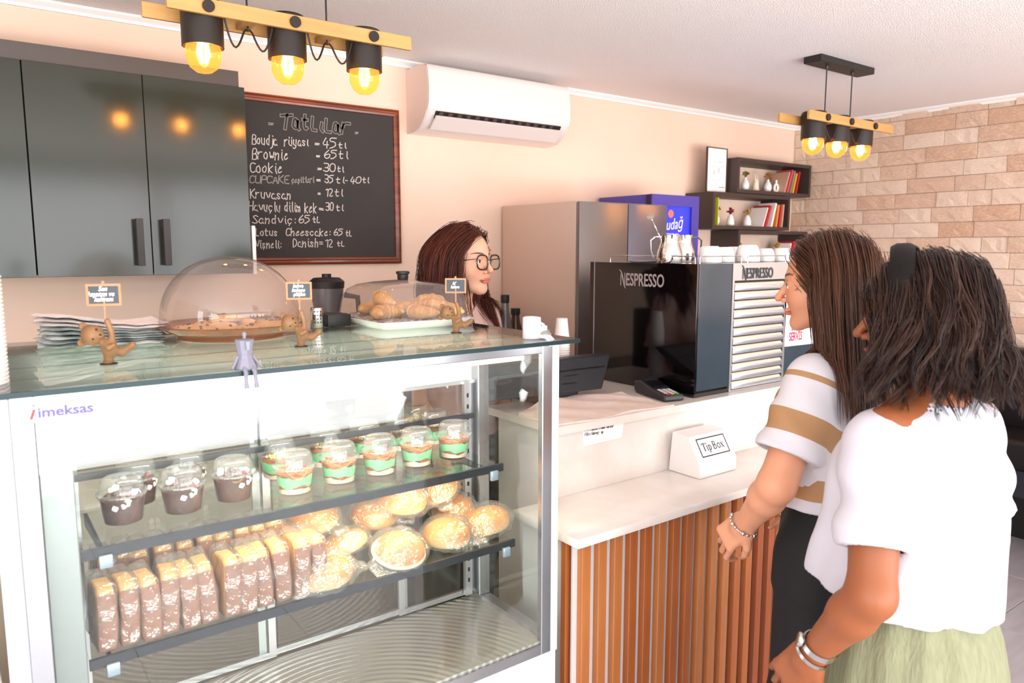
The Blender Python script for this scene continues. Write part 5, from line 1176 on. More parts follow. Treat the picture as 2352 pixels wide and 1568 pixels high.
for r_ in [P0_, P1_, P2_]+SL+BN+CO+CK+[BEAR]:      # prototypes themselves become the last individuals or are removed
    for c in [k for o_ in KIDS.get(r_.name, []) for k in KIDS.get(o_.name, [])]+KIDS.get(r_.name, []): bpy.data.objects.remove(c)
    bpy.data.objects.remove(r_)
KIDS.clear()
# ---- folded papers
pm('paper_teal', '#e4e6e2', .8, var=(26, '#93a3a3', .12)); pm('paper_pale', '#f3ebe8', .85, var=(20, '#e3dad8', .2))
NP = [.0]
for i in range(8):
    z0 = GZ+.001+.0068*i; th = .0066; ang = R(rg.uniform(-4, 4)); cx, cy = .255+rg.uniform(-.006, .006), 1.955+rg.uniform(-.006, .006); hx, hy = .125+.006*(i > 5), .085
    bend = [.004, .006, .009, .012, .014, .016, .017, .018][i]
    def pf(u, v, top):
        x = (u-.5)*2*hx; y = (v-.5)*2*hy; z = z0+(th if top else 0)+bend*(.5*math.cos(u*3.1+.4)+.3*math.sin(u*5+1)+.2*math.cos(v*3+u*2)+.35)*(.35+.65*i/7)+(.0015*math.sin(u*31+i)*math.sin(v*9+i))
        e = max(abs(u-.5), abs(v-.5))*2
        if e > .97: z = z0+th*.5+(z-z0-(th if top else 0))
        return (cx+x*math.cos(ang)-y*math.sin(ang), cy+x*math.sin(ang)+y*math.cos(ang), z)
    m = MB(); m.grid(lambda u, v: pf(u, v, True), 22, 8); m.grid(lambda u, v: pf(u, v, False), 22, 8)
    part('folded_paper', m, 'paper_pale' if i > 4 else 'paper_teal', None, 'topmost pale folded wrapping paper on the pile beside the dome' if i == 7 else f'folded wrapping paper in the wavy pile beside the dome, {("lowest", "second from the bottom", "third from the bottom", "fourth from the bottom", "fourth from the top", "third from the top", "just under the topmost")[i]}', 'paper', 'folded wrapping papers stacked on the glass top', smooth=60)
# ---- paper cup stacks
pm('cup_paper', '#f3e9e4', .6); pm('cup_print', '#d9a58c', .6)
def papercup(r0, r1, h):
    m = MB(); m.lathe([(r1*.96, 0), (r1+.0022, .0), (r1+.003, .002), (r1+.0022, .0042), (r1, .0045), (r0, h), (0, h), (0, h-.003), (r0-.001, h-.003), (r1-.001, .004)], 28, cap=False); return m
def stack(x, y, z, r0, r1, h, pitch, n, lab, grp):
    me = mesh_of('paper_cup', papercup(r0, r1, h), 'cup_paper', 50)
    for i in range(n):
        o = bpy.data.objects.new('paper_cup', me); COL.objects.link(o); o.location = (x, y, z+i*pitch)
        tag(o, f'topmost upturned paper cup of the {lab}' if i == n-1 else (f'bottom paper cup of the {lab}' if i == 0 else f'nested paper cup, {n-i}{"nd" if (n-i) % 10 == 2 and n-i != 12 else ("rd" if (n-i) % 10 == 3 and n-i != 13 else ("st" if (n-i) % 10 == 1 and n-i != 11 else "th"))} from the top of the {lab}'), 'cup', grp)
    return z+(n-1)*pitch
zt = stack(.004, 1.475, GZ+.0005, .030, .045, .10, .0066, 27, 'tall cup stack at the left edge', 'paper cups stacked at the left edge')
m = MB()
for (px, py, r) in ((4, 575, .011), (12, 545, .006), (10, 610, .005)):
    P = at(px, py, 'y', 1.446); m.tube([(P[0]+r*.6*math.cos(a), P[1]-.0005+.004*math.cos(a), P[2]+r*math.sin(a)) for a in np.linspace(0, 6.28, 15)[:-1]], .0014, 5, closed=True)
zt = stack(1.80, 2.12, 1.0705, .021, .029, .075, .0088, 23, 'small cup stack behind the till screen', 'paper cups stacked behind the till screen')
t = thing('brown_jar', (-.048, 1.395, GZ), 'brown glass jar with metal lid at the extreme left edge', 'jar')
M = Matrix.Translation((-.048, 1.395, GZ+.0005)); pm('jar_brown', '#3c2416', .12, coat=.4)
part('jar_body', MB().lathe([(0, 0), (.036, 0), (.038, .004), (.038, .10), (.034, .115), (.034, .12), (0, .12)], 28, M), 'jar_brown', t, smooth=50); part('jar_lid', MB().lathe([(.036, .119), (.037, .121), (.037, .138), (0, .139)], 28, M), 'copper_dish', t, smooth=50)
# ---- figures at the glass edge
pm('lavender', '#7c7b88', .45); pm('white_plastic', '#d8d5dc', .4)
P = at(561, 846, 'z', GZ); X, Y = P[0], 1.37; t = thing('coffee_pot_figurine', (X, Y, GZ), 'grey coffee pot figurine sitting on the front glass edge with dangling legs', 'figurine'); M = Matrix.Translation((X, Y, GZ+.0005)); u = .00080
part('pot_body', MB().lathe([(0, 0), (25*u, 0), (27*u, 3*u), (17*u, 26*u), (15*u, 33*u), (16*u, 36*u), (21*u, 66*u), (22*u, 68*u), (0, 70*u)], 8, M), 'lavender', t, smooth=None)
part('lid_knob', MB().lathe([(0, 69*u), (4*u, 70*u), (3*u, 74*u), (5*u, 79*u), (4*u, 84*u), (0, 86*u)], 12, M), 'lavender', t, smooth=50)
part('spout', MB().prism([(-3*u, 46*u), (3*u, 46*u), (5*u, 66*u), (-5*u, 66*u)], -24*u, -17*u, M, plane='xz'), 'lavender', t)
for s in (-1, 1):
    part('arm', MB().tube([(X+s*17*u, Y, GZ+30*u), (X+s*27*u, Y-.004, GZ+12*u), (X+s*34*u, Y-.008, GZ+4*u)], [4*u, 3.5*u, 3.5*u], 10), 'lavender', t, smooth=60)
    part('leg', MB().tube([(X+s*9*u, Y-.015, GZ+5*u), (X+s*10*u, Y-.027, GZ-2*u), (X+s*11*u, Y-.029, GZ-25*u), (X+s*11*u, Y-.032, GZ-38*u)], [5*u, 5*u, 4.5*u, 6.5*u], 10), 'lavender', t, smooth=60)
P = at(1213, 774, 'z', GZ); X, Y = P[0]-.012, P[1]-.03; t = thing('mug_figurine', (X, Y, GZ), 'white mug-shaped figurine with little limbs at the right front glass corner', 'figurine'); M = Matrix.Translation((X, Y, GZ+.0005)); u = .00102
part('mug_body', MB().lathe([(0, 0), (20*u, 0), (22*u, 2*u), (22*u, 50*u), (20*u, 52*u), (19*u, 50*u), (19*u, 10*u), (0, 10*u)], 32, M, cap=False), 'white_plastic', t, smooth=50)
rx_, ry_ = .80, -.6
part('handle_arm', MB().tube([(X+20*u*rx_, Y+20*u*ry_, GZ+38*u), (X+28*u*rx_, Y+28*u*ry_, GZ+34*u), (X+29*u*rx_, Y+29*u*ry_, GZ+22*u), (X+20*u*rx_, Y+20*u*ry_, GZ+18*u)], 3.5*u, 10), 'white_plastic', t, smooth=60)
part('hand', MB().rbox(X+.026*rx_-.005, X+.026*rx_+.012, Y+.026*ry_-.006, Y+.026*ry_+.006, GZ+19*u, GZ+32*u, .003), 'white_plastic', t)
for s, o_ in ((0, 0), (1, .012)):
    part('leg', MB().tube([(X+.012+o_, Y-.016, GZ+6*u), (X+.020+o_, Y-.030, GZ+5*u), (X+.026+o_, Y-.040, GZ-6*u), (X+.027+o_, Y-.043, GZ-16*u)], [5*u, 5*u, 5*u, 7*u], 10), 'white_plastic', t, smooth=60)
P = at(1275, 768, 'z', GZ); P[0] -= .03; P[1] += .03
part('metal_dish', MB().lathe([(0, 0), (.026, 0), (.028, .003), (.022, .014), (.018, .016), (0, .017)], 28, Matrix.Translation((1.168, 1.455, GZ+.0005))), 'steel', None, 'small upturned metal dish beside the white mug figurine on the glass', 'dish')
t = thing('metal_shaker', tuple(at(729, 752, 'z', GZ)), 'small patterned metal shaker between the bear and the croissant tray', 'shaker'); P = at(729, 752, 'z', GZ+.0005)
P[0] -= .0; M = Matrix.Translation(P); part('can', MB().lathe([(0, 0), (.017, 0), (.018, .002), (.018, .052), (.0165, .056), (0, .056)], 28, M), 'steel', t, smooth=50)
m = MB()
for i in range(4):
    for j in range(3): a = -2.3+j*.45; m.box(-.002, .002, -.0186, -.0178, .014+i*.010, .017+i*.010, M@Matrix.Rotation(a+1.6, 4, 'Z'))
part('cut_marks', m, 'ink', t)
part('black_box', MB().rbox(.815, .885, 1.97, 2.06, GZ+.0005, GZ+.034, .003), 'cap_black', None, 'low black box at the left of the croissant tray', 'box')
# ================================================================ people
def skinmat(name, base, blush, lip, brow):
    m = pm(name, base, .48, spec=.35, sub=.12, bump=(400, .06, .0004)); nt = m.node_tree; b = nt.nodes['Principled BSDF']
    src = None
    for att, c in (('blush', blush), ('lip', lip), ('brow', brow)):
        a = nt.nodes.new('ShaderNodeAttribute'); a.attribute_name = att; mx = nt.nodes.new('ShaderNodeMix'); mx.data_type = 'RGBA'; mx.inputs[7].default_value = lin(c)
        if src is None: mx.inputs[6].default_value = lin(base)
        else: nt.links.new(src, mx.inputs[6])
        nt.links.new(a.outputs['Fac'], mx.inputs[0]); src = mx.outputs[2]
    nt.links.new(src, b.inputs['Base Color'])
skinmat('skin_fair', '#e2ad90', '#d98a72', '#bf5f58', '#3a211a'); skinmat('skin_light', '#d09372', '#d07f60', '#b85a50', '#2c1a14'); skinmat('skin_tan', '#8a4f2f', '#844527', '#9c4a3c', '#20130e')
def hairmat(name, c1, c2, rough=.34):
    m = pm(name, c1, rough+.05, spec=.3); nt = m.node_tree; b = nt.nodes['Principled BSDF']
    a = nt.nodes.new('ShaderNodeAttribute'); a.attribute_name = 'shade'; cr = nt.nodes.new('ShaderNodeValToRGB'); cr.color_ramp.elements[0].color = lin(c1); cr.color_ramp.elements[1].color = lin(c2)
    nt.links.new(a.outputs['Fac'], cr.inputs[0]); nt.links.new(cr.outputs[0], b.inputs['Base Color'])
hairmat('hair_auburn', '#241110', '#6b3220'); hairmat('hair_brown', '#2a1912', '#6b4430', .3); hairmat('hair_black', '#140d0b', '#4a3026', .3)
pm('eye_white', '#f2efec', .15, spec=.6); pm('iris', '#3f2a1c', .15); pm('pupil', '#0a0706', .1); pm('lash', '#150d0a', .6)
pm('tee_pink', '#c9a79c', .9, bump=(60, .1, .002)); pm('tee_white', '#c0bdc5', .85, bump=(45, .12, .003)); pm('trouser_black', '#09080b', .8, bump=(40, .15, .003)); pm('trouser_dark', '#2b2a2e', .85)
pm('skirt_sage', '#868769', .9, bump=((170, 170, 9), .9, .004), var=((120, 120, 6), '#74755a', .25)); pm('shoe_white', '#e9e6e2', .5); pm('shoe_black', '#1c1b1d', .5)
pm('hairband', '#0c0706', .55, spec=.2); pm('silver', '#cfcdca', .2, metal=1.); pm('tortoise', '#2a1710', .2, coat=.4); pm('gold', '#c9963a', .25, metal=1.)
g_lens = glassm('lens', (.97, .96, .93), 1.4)
st_ = pm('tee_stripe', '#cfcbd0', .85, bump=(45, .12, .003)); nt = st_.node_tree; b_ = nt.nodes['Principled BSDF']; a_ = nt.nodes.new('ShaderNodeAttribute'); a_.attribute_name = 'stripe'; gt = nt.nodes.new('ShaderNodeMath'); gt.operation = 'GREATER_THAN'; gt.inputs[1].default_value = 0.
mx = nt.nodes.new('ShaderNodeMix'); mx.data_type = 'RGBA'; mx.inputs[6].default_value = lin('#cfcbd0'); mx.inputs[7].default_value = lin('#a87f58'); nt.links.new(a_.outputs['Fac'], gt.inputs[0]); nt.links.new(gt.outputs[0], mx.inputs[0]); nt.links.new(mx.outputs[2], b_.inputs['Base Color'])

def frame(F):
    F = np.array([F[0], F[1], 0.]); F /= np.linalg.norm(F); return np.stack([np.array([F[1], -F[0], 0]), F, np.array([0, 0, 1.])])   # rows: right, forward, up
def head_sdf(q, hi=True):
    ax_ = np.abs(q[:, 0]); m = np.stack([ax_, q[:, 1], q[:, 2]], 1)       # mirrored
    d = s_ell(q, (0, -.010, .030), (.074, .094, .086))
    d = smin(d, s_ell(q, (0, .026, -.028), (.059, .061, .078)), .03)
    d = smin(d, s_cone(m, (.048, -.002, -.052), (.010, .058, -.096), .018, .016), .022)
    d = smin(d, s_sph(q, (0, .064, -.096), .0155), .016)
    d = smin(d, s_sph(m, (.036, .050, -.030), .026), .028)
    d = smin(d, s_cone(m, (.012, .077, .021), (.040, .062, .019), .010, .008), .014)
    d = smax(d, -s_ell(m, (.031, .097, -.001), (.019, .016, .013)), .012)
    d = smin(d, s_cone(q, (0, .082, .008), (0, .106, -.029), .0065, .009), .009)
    d = smin(d, s_sph(q, (0, .1075, -.0325), .0085), .005); d = smin(d, s_sph(m, (.0115, .093, -.0375), .0068), .005)
    d = smax(d, -s_sph(m, (.0055, .099, -.044), .0028), .003)
    lid = smax(s_sph(m, (.031, .0705, -.001), .0155), -s_ell(m, (.031, .088, -.0015), (.0135, .02, .0076)), .0015); d = smin(d, lid, .003)
    d = smin(d, s_ell(m, (.008, .0855, -.0625), (.0155, .0085, .0045)), .004); d = smin(d, s_ell(q, (0, .0845, -.071), (.0165, .0092, .0052)), .004)
    d = smax(d, -s_ell(m, (.0, .098, -.0665), (.022, .008, .0011)), .0015)
    ear = smax(s_ell(m, (.0745, -.004, -.012), (.0095, .017, .029), rotm(0, 0, 0)), -s_ell(m, (.083, .0, -.010), (.006, .010, .018)), .003)
    return smin(d, ear, .006)
def loft(p, tab):
    """elliptic column: tab rows (z, a, b, y offset)"""
    tab = np.array(tab, float); z = p[:, 2]; a = np.interp(z, tab[:, 0], tab[:, 1]); b = np.interp(z, tab[:, 0], tab[:, 2]); y0 = np.interp(z, tab[:, 0], tab[:, 3])
    k = np.sqrt((p[:, 0]/a)**2+((p[:, 1]-y0)/b)**2); d = (k-1)*np.minimum(a, b)
    return np.maximum(d, np.maximum(tab[0, 0]-z, z-tab[-1, 0]))
def hand_sdf(q, curl, side):
    """q in the hand frame: y along the hand, x to the thumb side, -z palm side"""
    d = s_box(q, (0, .045, 0), (.036, .046, .0125), .012); d = smin(d, s_cone(q, (0, -.02, 0), (0, .02, 0), .024, .026), .015)
    L = [(.030, .041, .026, .021, .0082), (.0105, .046, .029, .023, .0085), (-.0095, .043, .027, .022, .0081), (-.029, .034, .021, .019, .0072)]
    for i, (x, l1, l2, l3, r) in enumerate(L):
        a = R(curl*(.6+.12*i)); b = a+R(curl*.9); c = b+R(curl*.6); p = np.array([x, .086-.004*abs(i-1), 0.])
        pts = [p]
        for l, t in ((l1, a), (l2, b), (l3, c)): pts.append(pts[-1]+np.array([x*.12*l/.04, l*math.cos(t), -l*math.sin(t)]))
        d = smin(d, s_chain(q, pts, [r*1.05, r, r*.92, r*.82], .003), .005)
    d = smin(d, s_chain(q, [(.026, .018, -.004), (.046, .045, -.014), (.052, .070, -.026), (.050, .090, -.038)], [.014, .0105, .0092, .0078], .004), .008)
    return d
def person(o):
    """o: dict of placement, pose and clothing; all positions in metres in the place"""
    O = np.array([*o['at'], 0.]); B = frame(o['face']); HO = np.array(o['head']); HB = frame(o['head_face']); tl = o.get('head_tilt', 0)
    if tl: HB = rotm(0, 0, 0)@HB; c, s = math.cos(R(tl)), math.sin(R(tl)); HB = np.stack([HB[0], c*HB[1]+s*HB[2], c*HB[2]-s*HB[1]])
    s = o.get('scale', 1.); dz = o.get('dz', 0.)
    loc = lambda P: (P-O)@B.T
    w2l = lambda P: (np.array(P, float)-O)@B.T
    l2w = lambda p: np.array(p, float)@B+O
    hl = lambda P: (P-HO)@HB.T
    sh = {k: w2l(v) for k, v in o['arms'].items()}    # Lsh Lel Lwr Lha, Rsh ...
    nb = np.array([0, -.012, 1.345+dz]); nh = w2l(HO)+np.array([0, -.022, -.075])
    headdir = w2l(HO+HB[1]*.1)-w2l(HO); nh = w2l(HO)-headdir*.30+np.array([0, 0, -.08])
    hz = [.905, .47, .075]
    arm_r = o.get('arm_r', (.043, .036, .034, .023))
    hands = {}
    for sd in 'LR':
        y = sh[sd+'ha']-sh[sd+'wr']; y /= np.linalg.norm(y); n = np.array(o['palm'][sd], float)@np.linalg.inv(np.eye(3)); n = n-y*n.dot(y); n /= np.linalg.norm(n)  # palm normal (local)
        z = -n; x = np.cross(y, z); 
        if o.get('thumb', {}).get(sd, 1) < 0: x = -x
        hands[sd] = (sh[sd+'wr'], np.stack([x, y, z]))
    def body(P):
        p = loc(P); m = np.stack([np.abs(p[:, 0]), p[:, 1], p[:, 2]], 1); z0 = dz
        d = s_ell(p, (0, -.005, .90+z0), (.128, .098, .12))
        d = smin(d, s_cone(p, (0, 0, .95+z0), (0, 0, 1.10+z0), .105, .10), .05); d = smin(d, s_ell(p, (0, 0, 1.20+z0), (.138, .098, .15)), .05)
        d = smin(d, s_cone(m, (.0, -.01, 1.315+z0), (.125, -.01, 1.30+z0), .055, .045), .05)
        d = smin(d, s_cone(p, nb, nh, .056, .050), .03)
        for sx in (.080,): d = smin(d, s_chain(m, [(sx, 0, hz[0]-.03), (sx, .012, hz[1]), (sx, -.02, hz[2])], [.066, .054, .036], .03), .03)
        d = smin(d, s_cone(m, (.088, -.03, .04), (.092, .10, .03), .034, .026), .03)
        for sd in 'LR':
            A, Bq, C = sh[sd+'sh'], sh[sd+'el'], sh[sd+'wr']; M1 = Bq+(C-Bq)*.30
            a = s_chain(p, [A, A+(Bq-A)*.5, Bq, M1, C], [arm_r[0]*1.08, arm_r[0], arm_r[1], arm_r[2]*1.12, arm_r[3]], .02); d = smin(d, a, .03)
        near = d < 10
        q = hl(P); hd = head_sdf(q); d = smin(d, hd, .018)
        for sd in 'LR':
            w, Hm = hands[sd]; qq = (p-w)@Hm.T; k = np.linalg.norm(qq, axis=1) < .25
            e = np.full(len(p), .2); 
            if k.any(): e[k] = hand_sdf(qq[k], o.get('curl', 38), sd)
            d = smin(d, e, .012)
        return d
    t = thing('person', (O[0], O[1], 0), o['label'], 'person')
    def at_lip(V): q = hl(V); e = np.maximum(0, 1-np.abs(q[:, 0])/.023)*0+1; k = ((np.abs(q[:, 0])/.0225)**2+((q[:, 2]+.0665)/.0082)**2); return np.clip((1.15-k)*4, 0, 1)*(q[:, 1] > .07)*.85
    def at_brow(V):
        q = hl(V); x = np.abs(q[:, 0]); zc = .0225+.0055*np.sin(np.clip((x-.012)/.036, 0, 1)*PI*.75); w = np.interp(x, [.010, .016, .034, .050, .054], [0, .0042, .0034, .0014, 0])
        return np.clip((w-np.abs(q[:, 2]-zc))/.0014+.3, 0, 1)*(q[:, 1] > .03)*(x < .054)*(x > .010)*.9
    def at_blush(V): q = hl(V); x = np.abs(q[:, 0]); g = np.exp(-(((x-.042)/.022)**2+((q[:, 2]+.035)/.022)**2))*(q[:, 1] > .02)*.45; return g+.25*np.exp(-((q[:, 0]/.012)**2+((q[:, 2]+.035)/.012)**2))*(q[:, 1] > .09)
    fr = o.get('fine', .0026)
    pts = np.array([l2w(v) for v in sh.values()]+[HO, l2w((0, .14, 0)), l2w((0, -.1, 0)), l2w((.17, 0, 1)), l2w((-.17, 0, 1))]); lo = pts.min(0)-.13; hi = pts.max(0)+.13; lo[2] = -.004; hi[2] = HO[2]+.14
    fx = [(HO[0]-.12, HO[0]+.12, fr)]; fy = [(HO[1]-.125, HO[1]+.125, fr)]; fz = [(HO[2]-.125, HO[2]+.125, fr)]
    for sd in o.get('fine_hands', ''):
        w = l2w(sh[sd+'wr']); h = w+(l2w(sh[sd+'ha'])-w)*1.1
        for lst, i in ((fx, 0), (fy, 1), (fz, 2)): lst.append((min(w[i], h[i])-.06, max(w[i], h[i])+.07, .0035))
    sdf_obj('body', body, axis(lo[0], hi[0], .0075, fx), axis(lo[1], hi[1], .0075, fy), axis(lo[2], hi[2], .0085, fz), o['skin'], t, attr={'lip': at_lip, 'brow': at_brow, 'blush': at_blush})
    # eyes
    H4 = Matrix(((HB[0][0], HB[1][0], HB[2][0], HO[0]), (HB[0][1], HB[1][1], HB[2][1], HO[1]), (HB[0][2], HB[1][2], HB[2][2], HO[2]), (0, 0, 0, 1)))
    gz = o.get('gaze', 0)
    for sx in (-1, 1):
        c = Vector((sx*.031, .0712, -.0015)); E = H4@Matrix.Translation(c)@Matrix.Rotation(R(gz), 4, 'Z')
        e = part('eyeball', MB().sphere((0, 0, 0), .0133, 20, 14, E), 'eye_white', t, smooth=180)
        cap = lambda r0, r1, off: MB().lathe([(0, off), (r1, off-.0003-r1*r1/.028), (r1, off-.0016-r1*r1/.028)], 20, E@Matrix.Rotation(-PI/2, 4, 'X'))
        part('iris', cap(0, .0058, .01375), 'iris', e, smooth=60); part('pupil', cap(0, .0025, .0141), 'pupil', e, smooth=60)
        q = [H4@Vector((sx*(.031+u*.0135), .0845-.005*u*u*(1 if sx*u > 0 else .7), .0042-.0045*u*u+.0006)) for u in np.linspace(-1, 1.12, 12)]
        part('eyelashes', MB().tube([tuple(v) for v in q], [.0003]+[.0011]*9+[.0009, .0003], 6), 'lash', t, smooth=60)
    return dict(t=t, loc=loc, l2w=l2w, w2l=w2l, hl=hl, H4=H4, HO=HO, HB=HB, O=O, B=B, sh=sh, body=body, dz=dz)
def garment(P_, name, tab, mat, sleeves=None, hem=None, neck=.070, wr=1., step=.0055, attr=None, th=.006, seed=0, extra=None, bust=0., hemslope=0.):
    """a shirt: hollow shell over the torso with open hem, sleeves and neck"""
    loc = P_['loc']; sh = P_['sh']; dz = P_['dz']; nb = np.array([0, -.005, 1.33+dz]); nt_ = np.array([0, .012, 1.47+dz])
    tab = [(z+dz, a, b, y) for z, a, b, y in tab]; hz = hem+dz
    def outer(p, grow=0.):
        an = np.arctan2(p[:, 0], p[:, 1]); tw = np.array(tab).copy(); tw[:, 1:3] += grow
        d = loft(p, [(tw[0][0]-(.05 if grow < 0 else 0), *tw[0][1:])]+[tuple(r) for r in tw])
        if bust: m = np.stack([np.abs(p[:, 0]), p[:, 1], p[:, 2]], 1); d = smin(d, s_ell(m, (.068, bust, 1.205+dz), (.062+grow, .052+grow, .062+grow)), .05)
        zz = np.clip((1.30+dz-p[:, 2])/.35, 0, 1)
        d = d-wr*zz*(.0055*np.sin(an*5+seed+p[:, 2]*9)+.0035*np.sin(an*11+p[:, 2]*23+seed*2))
        if sleeves:
            for sd in 'LR':
                A, E = sh[sd+'sh'], sh[sd+'el']; ax_ = (E-A)/np.linalg.norm(E-A); L = sleeves[0]; r0, r1 = sleeves[1], sleeves[2]
                A2 = A+np.array([(-.0 if sd == 'L' else .0), 0, .0])-ax_*.0
                e = s_cone(p, A2, A2+ax_*(L+.05), r0+grow, r1+grow); sl = (p-A2)@ax_
                e = e-wr*.0035*np.sin(sl*70+p[:, 1]*40+seed)*np.clip(sl/.08, 0, 1)
                e = smax(e, sl-L-(.012 if grow < 0 else 0), .003); d = smin(d, e, .035)
        return d
    def f(P):
        p = loc(P); o_ = outer(p); d = np.maximum(o_, hz+hemslope*p[:, 1]-p[:, 2])
        near = o_ < .05
        i_ = np.full(len(p), 1.); 
        if near.any(): i_[near] = outer(p[near], -1e-6)+.0145
        d = smax(d, -i_, .002); d = smax(d, -s_cone(p, nb, nt_, neck, neck), .004)
        d = d+wr*.0018*vnoise(p, 22, seed)
        return d
    tb = np.array(tab); ext = tb[:, 1].max()+.12; V = [P_['l2w'](q) for q in ((ext, 0, 0), (-ext, 0, 0), (0, ext, 0), (0, -ext, 0), *(sh[s+'el'] for s in 'LR'))]
    V = np.array(V); lo = V.min(0)-.06; hi = V.max(0)+.06; lo[2] = hz-.05; hi[2] = tb[:, 0].max()+.05
    return sdf_obj(name, f, axis(lo[0], hi[0], step), axis(lo[1], hi[1], step), axis(lo[2], hi[2], step), mat, P_['t'], attr=attr), outer
def lower(P_, name, f, lo, hi, mat, step=.009, z=None):
    L = P_['loc']; V = np.array([P_['l2w'](q) for q in ((lo[0], lo[1], lo[2]), (hi[0], lo[1], lo[2]), (lo[0], hi[1], lo[2]), (hi[0], hi[1], hi[2]), (hi[0], hi[1], lo[2]))])
    a = V.min(0)-.02; b = V.max(0)+.02
    return sdf_obj(name, lambda P: f(L(P)), axis(a[0], b[0], step), axis(a[1], b[1], step), axis(lo[2], hi[2], step), mat, P_['t'])
def shoes(P_, mat):
    for sx in (-1, 1):
        f = lambda P: smax(smin(s_cone(P_['loc'](P), (sx*.088, -.035, .045), (sx*.093, .115, .034), .044, .038), s_box(P_['loc'](P), (sx*.09, .04, .012), (.040, .125, .013), .012), .01), -P_['loc'](P)[:, 2], .003)
        c = P_['l2w']((sx*.09, .04, 0)); sdf_obj('shoe', f, axis(c[0]-.19, c[0]+.19, .008), axis(c[1]-.19, c[1]+.19, .008), axis(-.004, .10, .008), mat, P_['t'])
def make_hair(P_, o, body_out):
    """locks of thin tapering strands over a base volume, combed from a parting and falling"""
    rg = np.random.default_rng(o['seed']); hl = P_['hl']; HO, HB = P_['HO'], P_['HB']; cap_c, cap_r = np.array(o['cap'][0]), np.array(o['cap'][1])
    NG, M_, S = o['guides'], o['per'], o['steps']
    # roots on the scalp cap
    D = rg.normal(size=(NG*14, 3)); D /= np.linalg.norm(D, axis=1)[:, None]; root = cap_c+D*cap_r*.985
    ok = o['where'](root, D); root = root[ok][:NG]; D = D[ok][:NG]; n = len(root)
    L = o['length'](root)*rg.uniform(.86, 1.06, n); ds = L/(S-1); off = rg.uniform(0, o['layer'], n); wph = rg.uniform(0, 6.28, n); amp = o['amp']*rg.uniform(.6, 1.4, n); frq = o['freq']*rg.uniform(.8, 1.25, n)
    p = root+D*.004; path = [p.copy()]; vel = None; up = HB[:, 2]   # world up in head coords
    G_ = -up
    gdir0 = None
    for k in range(S-1):
        e = (p-cap_c)/cap_r; kk = np.linalg.norm(e, axis=1); nrm = (p-cap_c)/cap_r**2; nrm /= np.linalg.norm(nrm, axis=1)[:, None]
        tgt = G_[None, :]+o['comb'](p, root, k/(S-1)); tgt = tgt-nrm*np.minimum((tgt*nrm).sum(1), 0)[:, None]*((kk < 1.12)[:, None]); tgt /= np.linalg.norm(tgt, axis=1)[:, None]+1e-9
        vel = tgt if vel is None else vel*.45+tgt*.55; vel = vel/np.linalg.norm(vel, axis=1)[:, None]
        p = p+vel*ds[:, None]
        e = (p-cap_c)/cap_r; kk = np.linalg.norm(e, axis=1); dist = kk*(kk-1)/(np.linalg.norm(e/cap_r, axis=1)+1e-9); push = np.maximum(off*min(1, .08+2.2*k/(S-1))+.002-dist, 0); push = np.where(kk > .3, push, 0); p = p+nrm*push[:, None]
        wp = p@HB+HO; q = P_['loc'](wp); bd = body_out(q)-.004-off*.6; inside = bd < 0
        if inside.any():
            qi = q[inside]; g = np.stack([body_out(qi+np.eye(3)[a]*.003)-body_out(qi-np.eye(3)[a]*.003) for a in range(3)], 1); g /= np.linalg.norm(g, axis=1)[:, None]+1e-9
            qi = qi-g*bd[inside][:, None]; p[inside] = (P_['l2w'](qi)-HO)@HB.T
        path.append(p.copy())
    path = np.stack(path, 1)           # n,S,3
    T = np.gradient(path, axis=1); T /= np.linalg.norm(T, axis=2)[..., None]+1e-9
    rad = path-cap_c; rad[..., 2] = 0; rad /= np.linalg.norm(rad, axis=2)[..., None]+1e-9; side = np.cross(T, rad); side /= np.linalg.norm(side, axis=2)[..., None]+1e-9
    u = np.linspace(0, 1, S)[None, :]; env = np.clip((u-o.get('wave0', .2))/.5, 0, 1)
    arc = u*L[:, None]; w1 = (amp[:, None]*env*np.sin(frq[:, None]*arc+wph[:, None]))[..., None]; w2 = (amp[:, None]*env*np.cos(frq[:, None]*arc+wph[:, None]))[..., None]
    path = path+side*w1+rad*(w2*.8+np.abs(amp[:, None]*env)[..., None]*.5)
    path = path+rad*(o.get('flip', 0)*(np.clip((u-.6)/.4, 0, 1)**2))[..., None]
    # strands around each guide
    cl = o.get('spread', .006); so = rg.normal(size=(n, M_, 3))*cl; fade = (1-o.get('clump', .65)*u)[:, None, :, None]
    ph2 = rg.uniform(0, 6.28, (n, M_, 1)); fz = .0016*np.sin(u[None]*rg.uniform(6, 16, (n, M_, 1))+ph2)
    st = path[:, None]+so[:, :, None, :]*fade+side[:, None]*fz[..., None]
    lenf = rg.uniform(.8, 1., (n, M_, 1)); 
    st = st.reshape(-1, S, 3)@HB+HO
    N = len(st); Tn = np.gradient(st, axis=1); Tn /= np.linalg.norm(Tn, axis=2)[..., None]+1e-9
    a1 = np.zeros_like(Tn); a_ = np.cross(Tn[:, 0], rg.normal(size=(N, 3)))
    for k in range(S):
        a_ = a_-Tn[:, k]*(a_*Tn[:, k]).sum(1)[:, None]; a_ /= np.linalg.norm(a_, axis=1)[:, None]+1e-9; a1[:, k] = a_
    a2 = np.cross(Tn, a1)
    uu = np.linspace(0, 1, S); w = o['width']*np.interp(uu, [0, .1, .75, 1], [.7, 1, .9, .12])[None, :, None]*rg.uniform(.7, 1.3, (N, 1, 1))
    rings = [st+w*(math.cos(a)*a1+math.sin(a)*a2) for a in (0, 2.094, 4.189)]; V = np.stack(rings, 2).reshape(-1, 3)
    base = (np.arange(N)*S*3)[:, None, None, None]+(np.arange(S-1)*3)[None, :, None, None]; tri = np.array([[0, 1], [1, 2], [2, 0]]); 
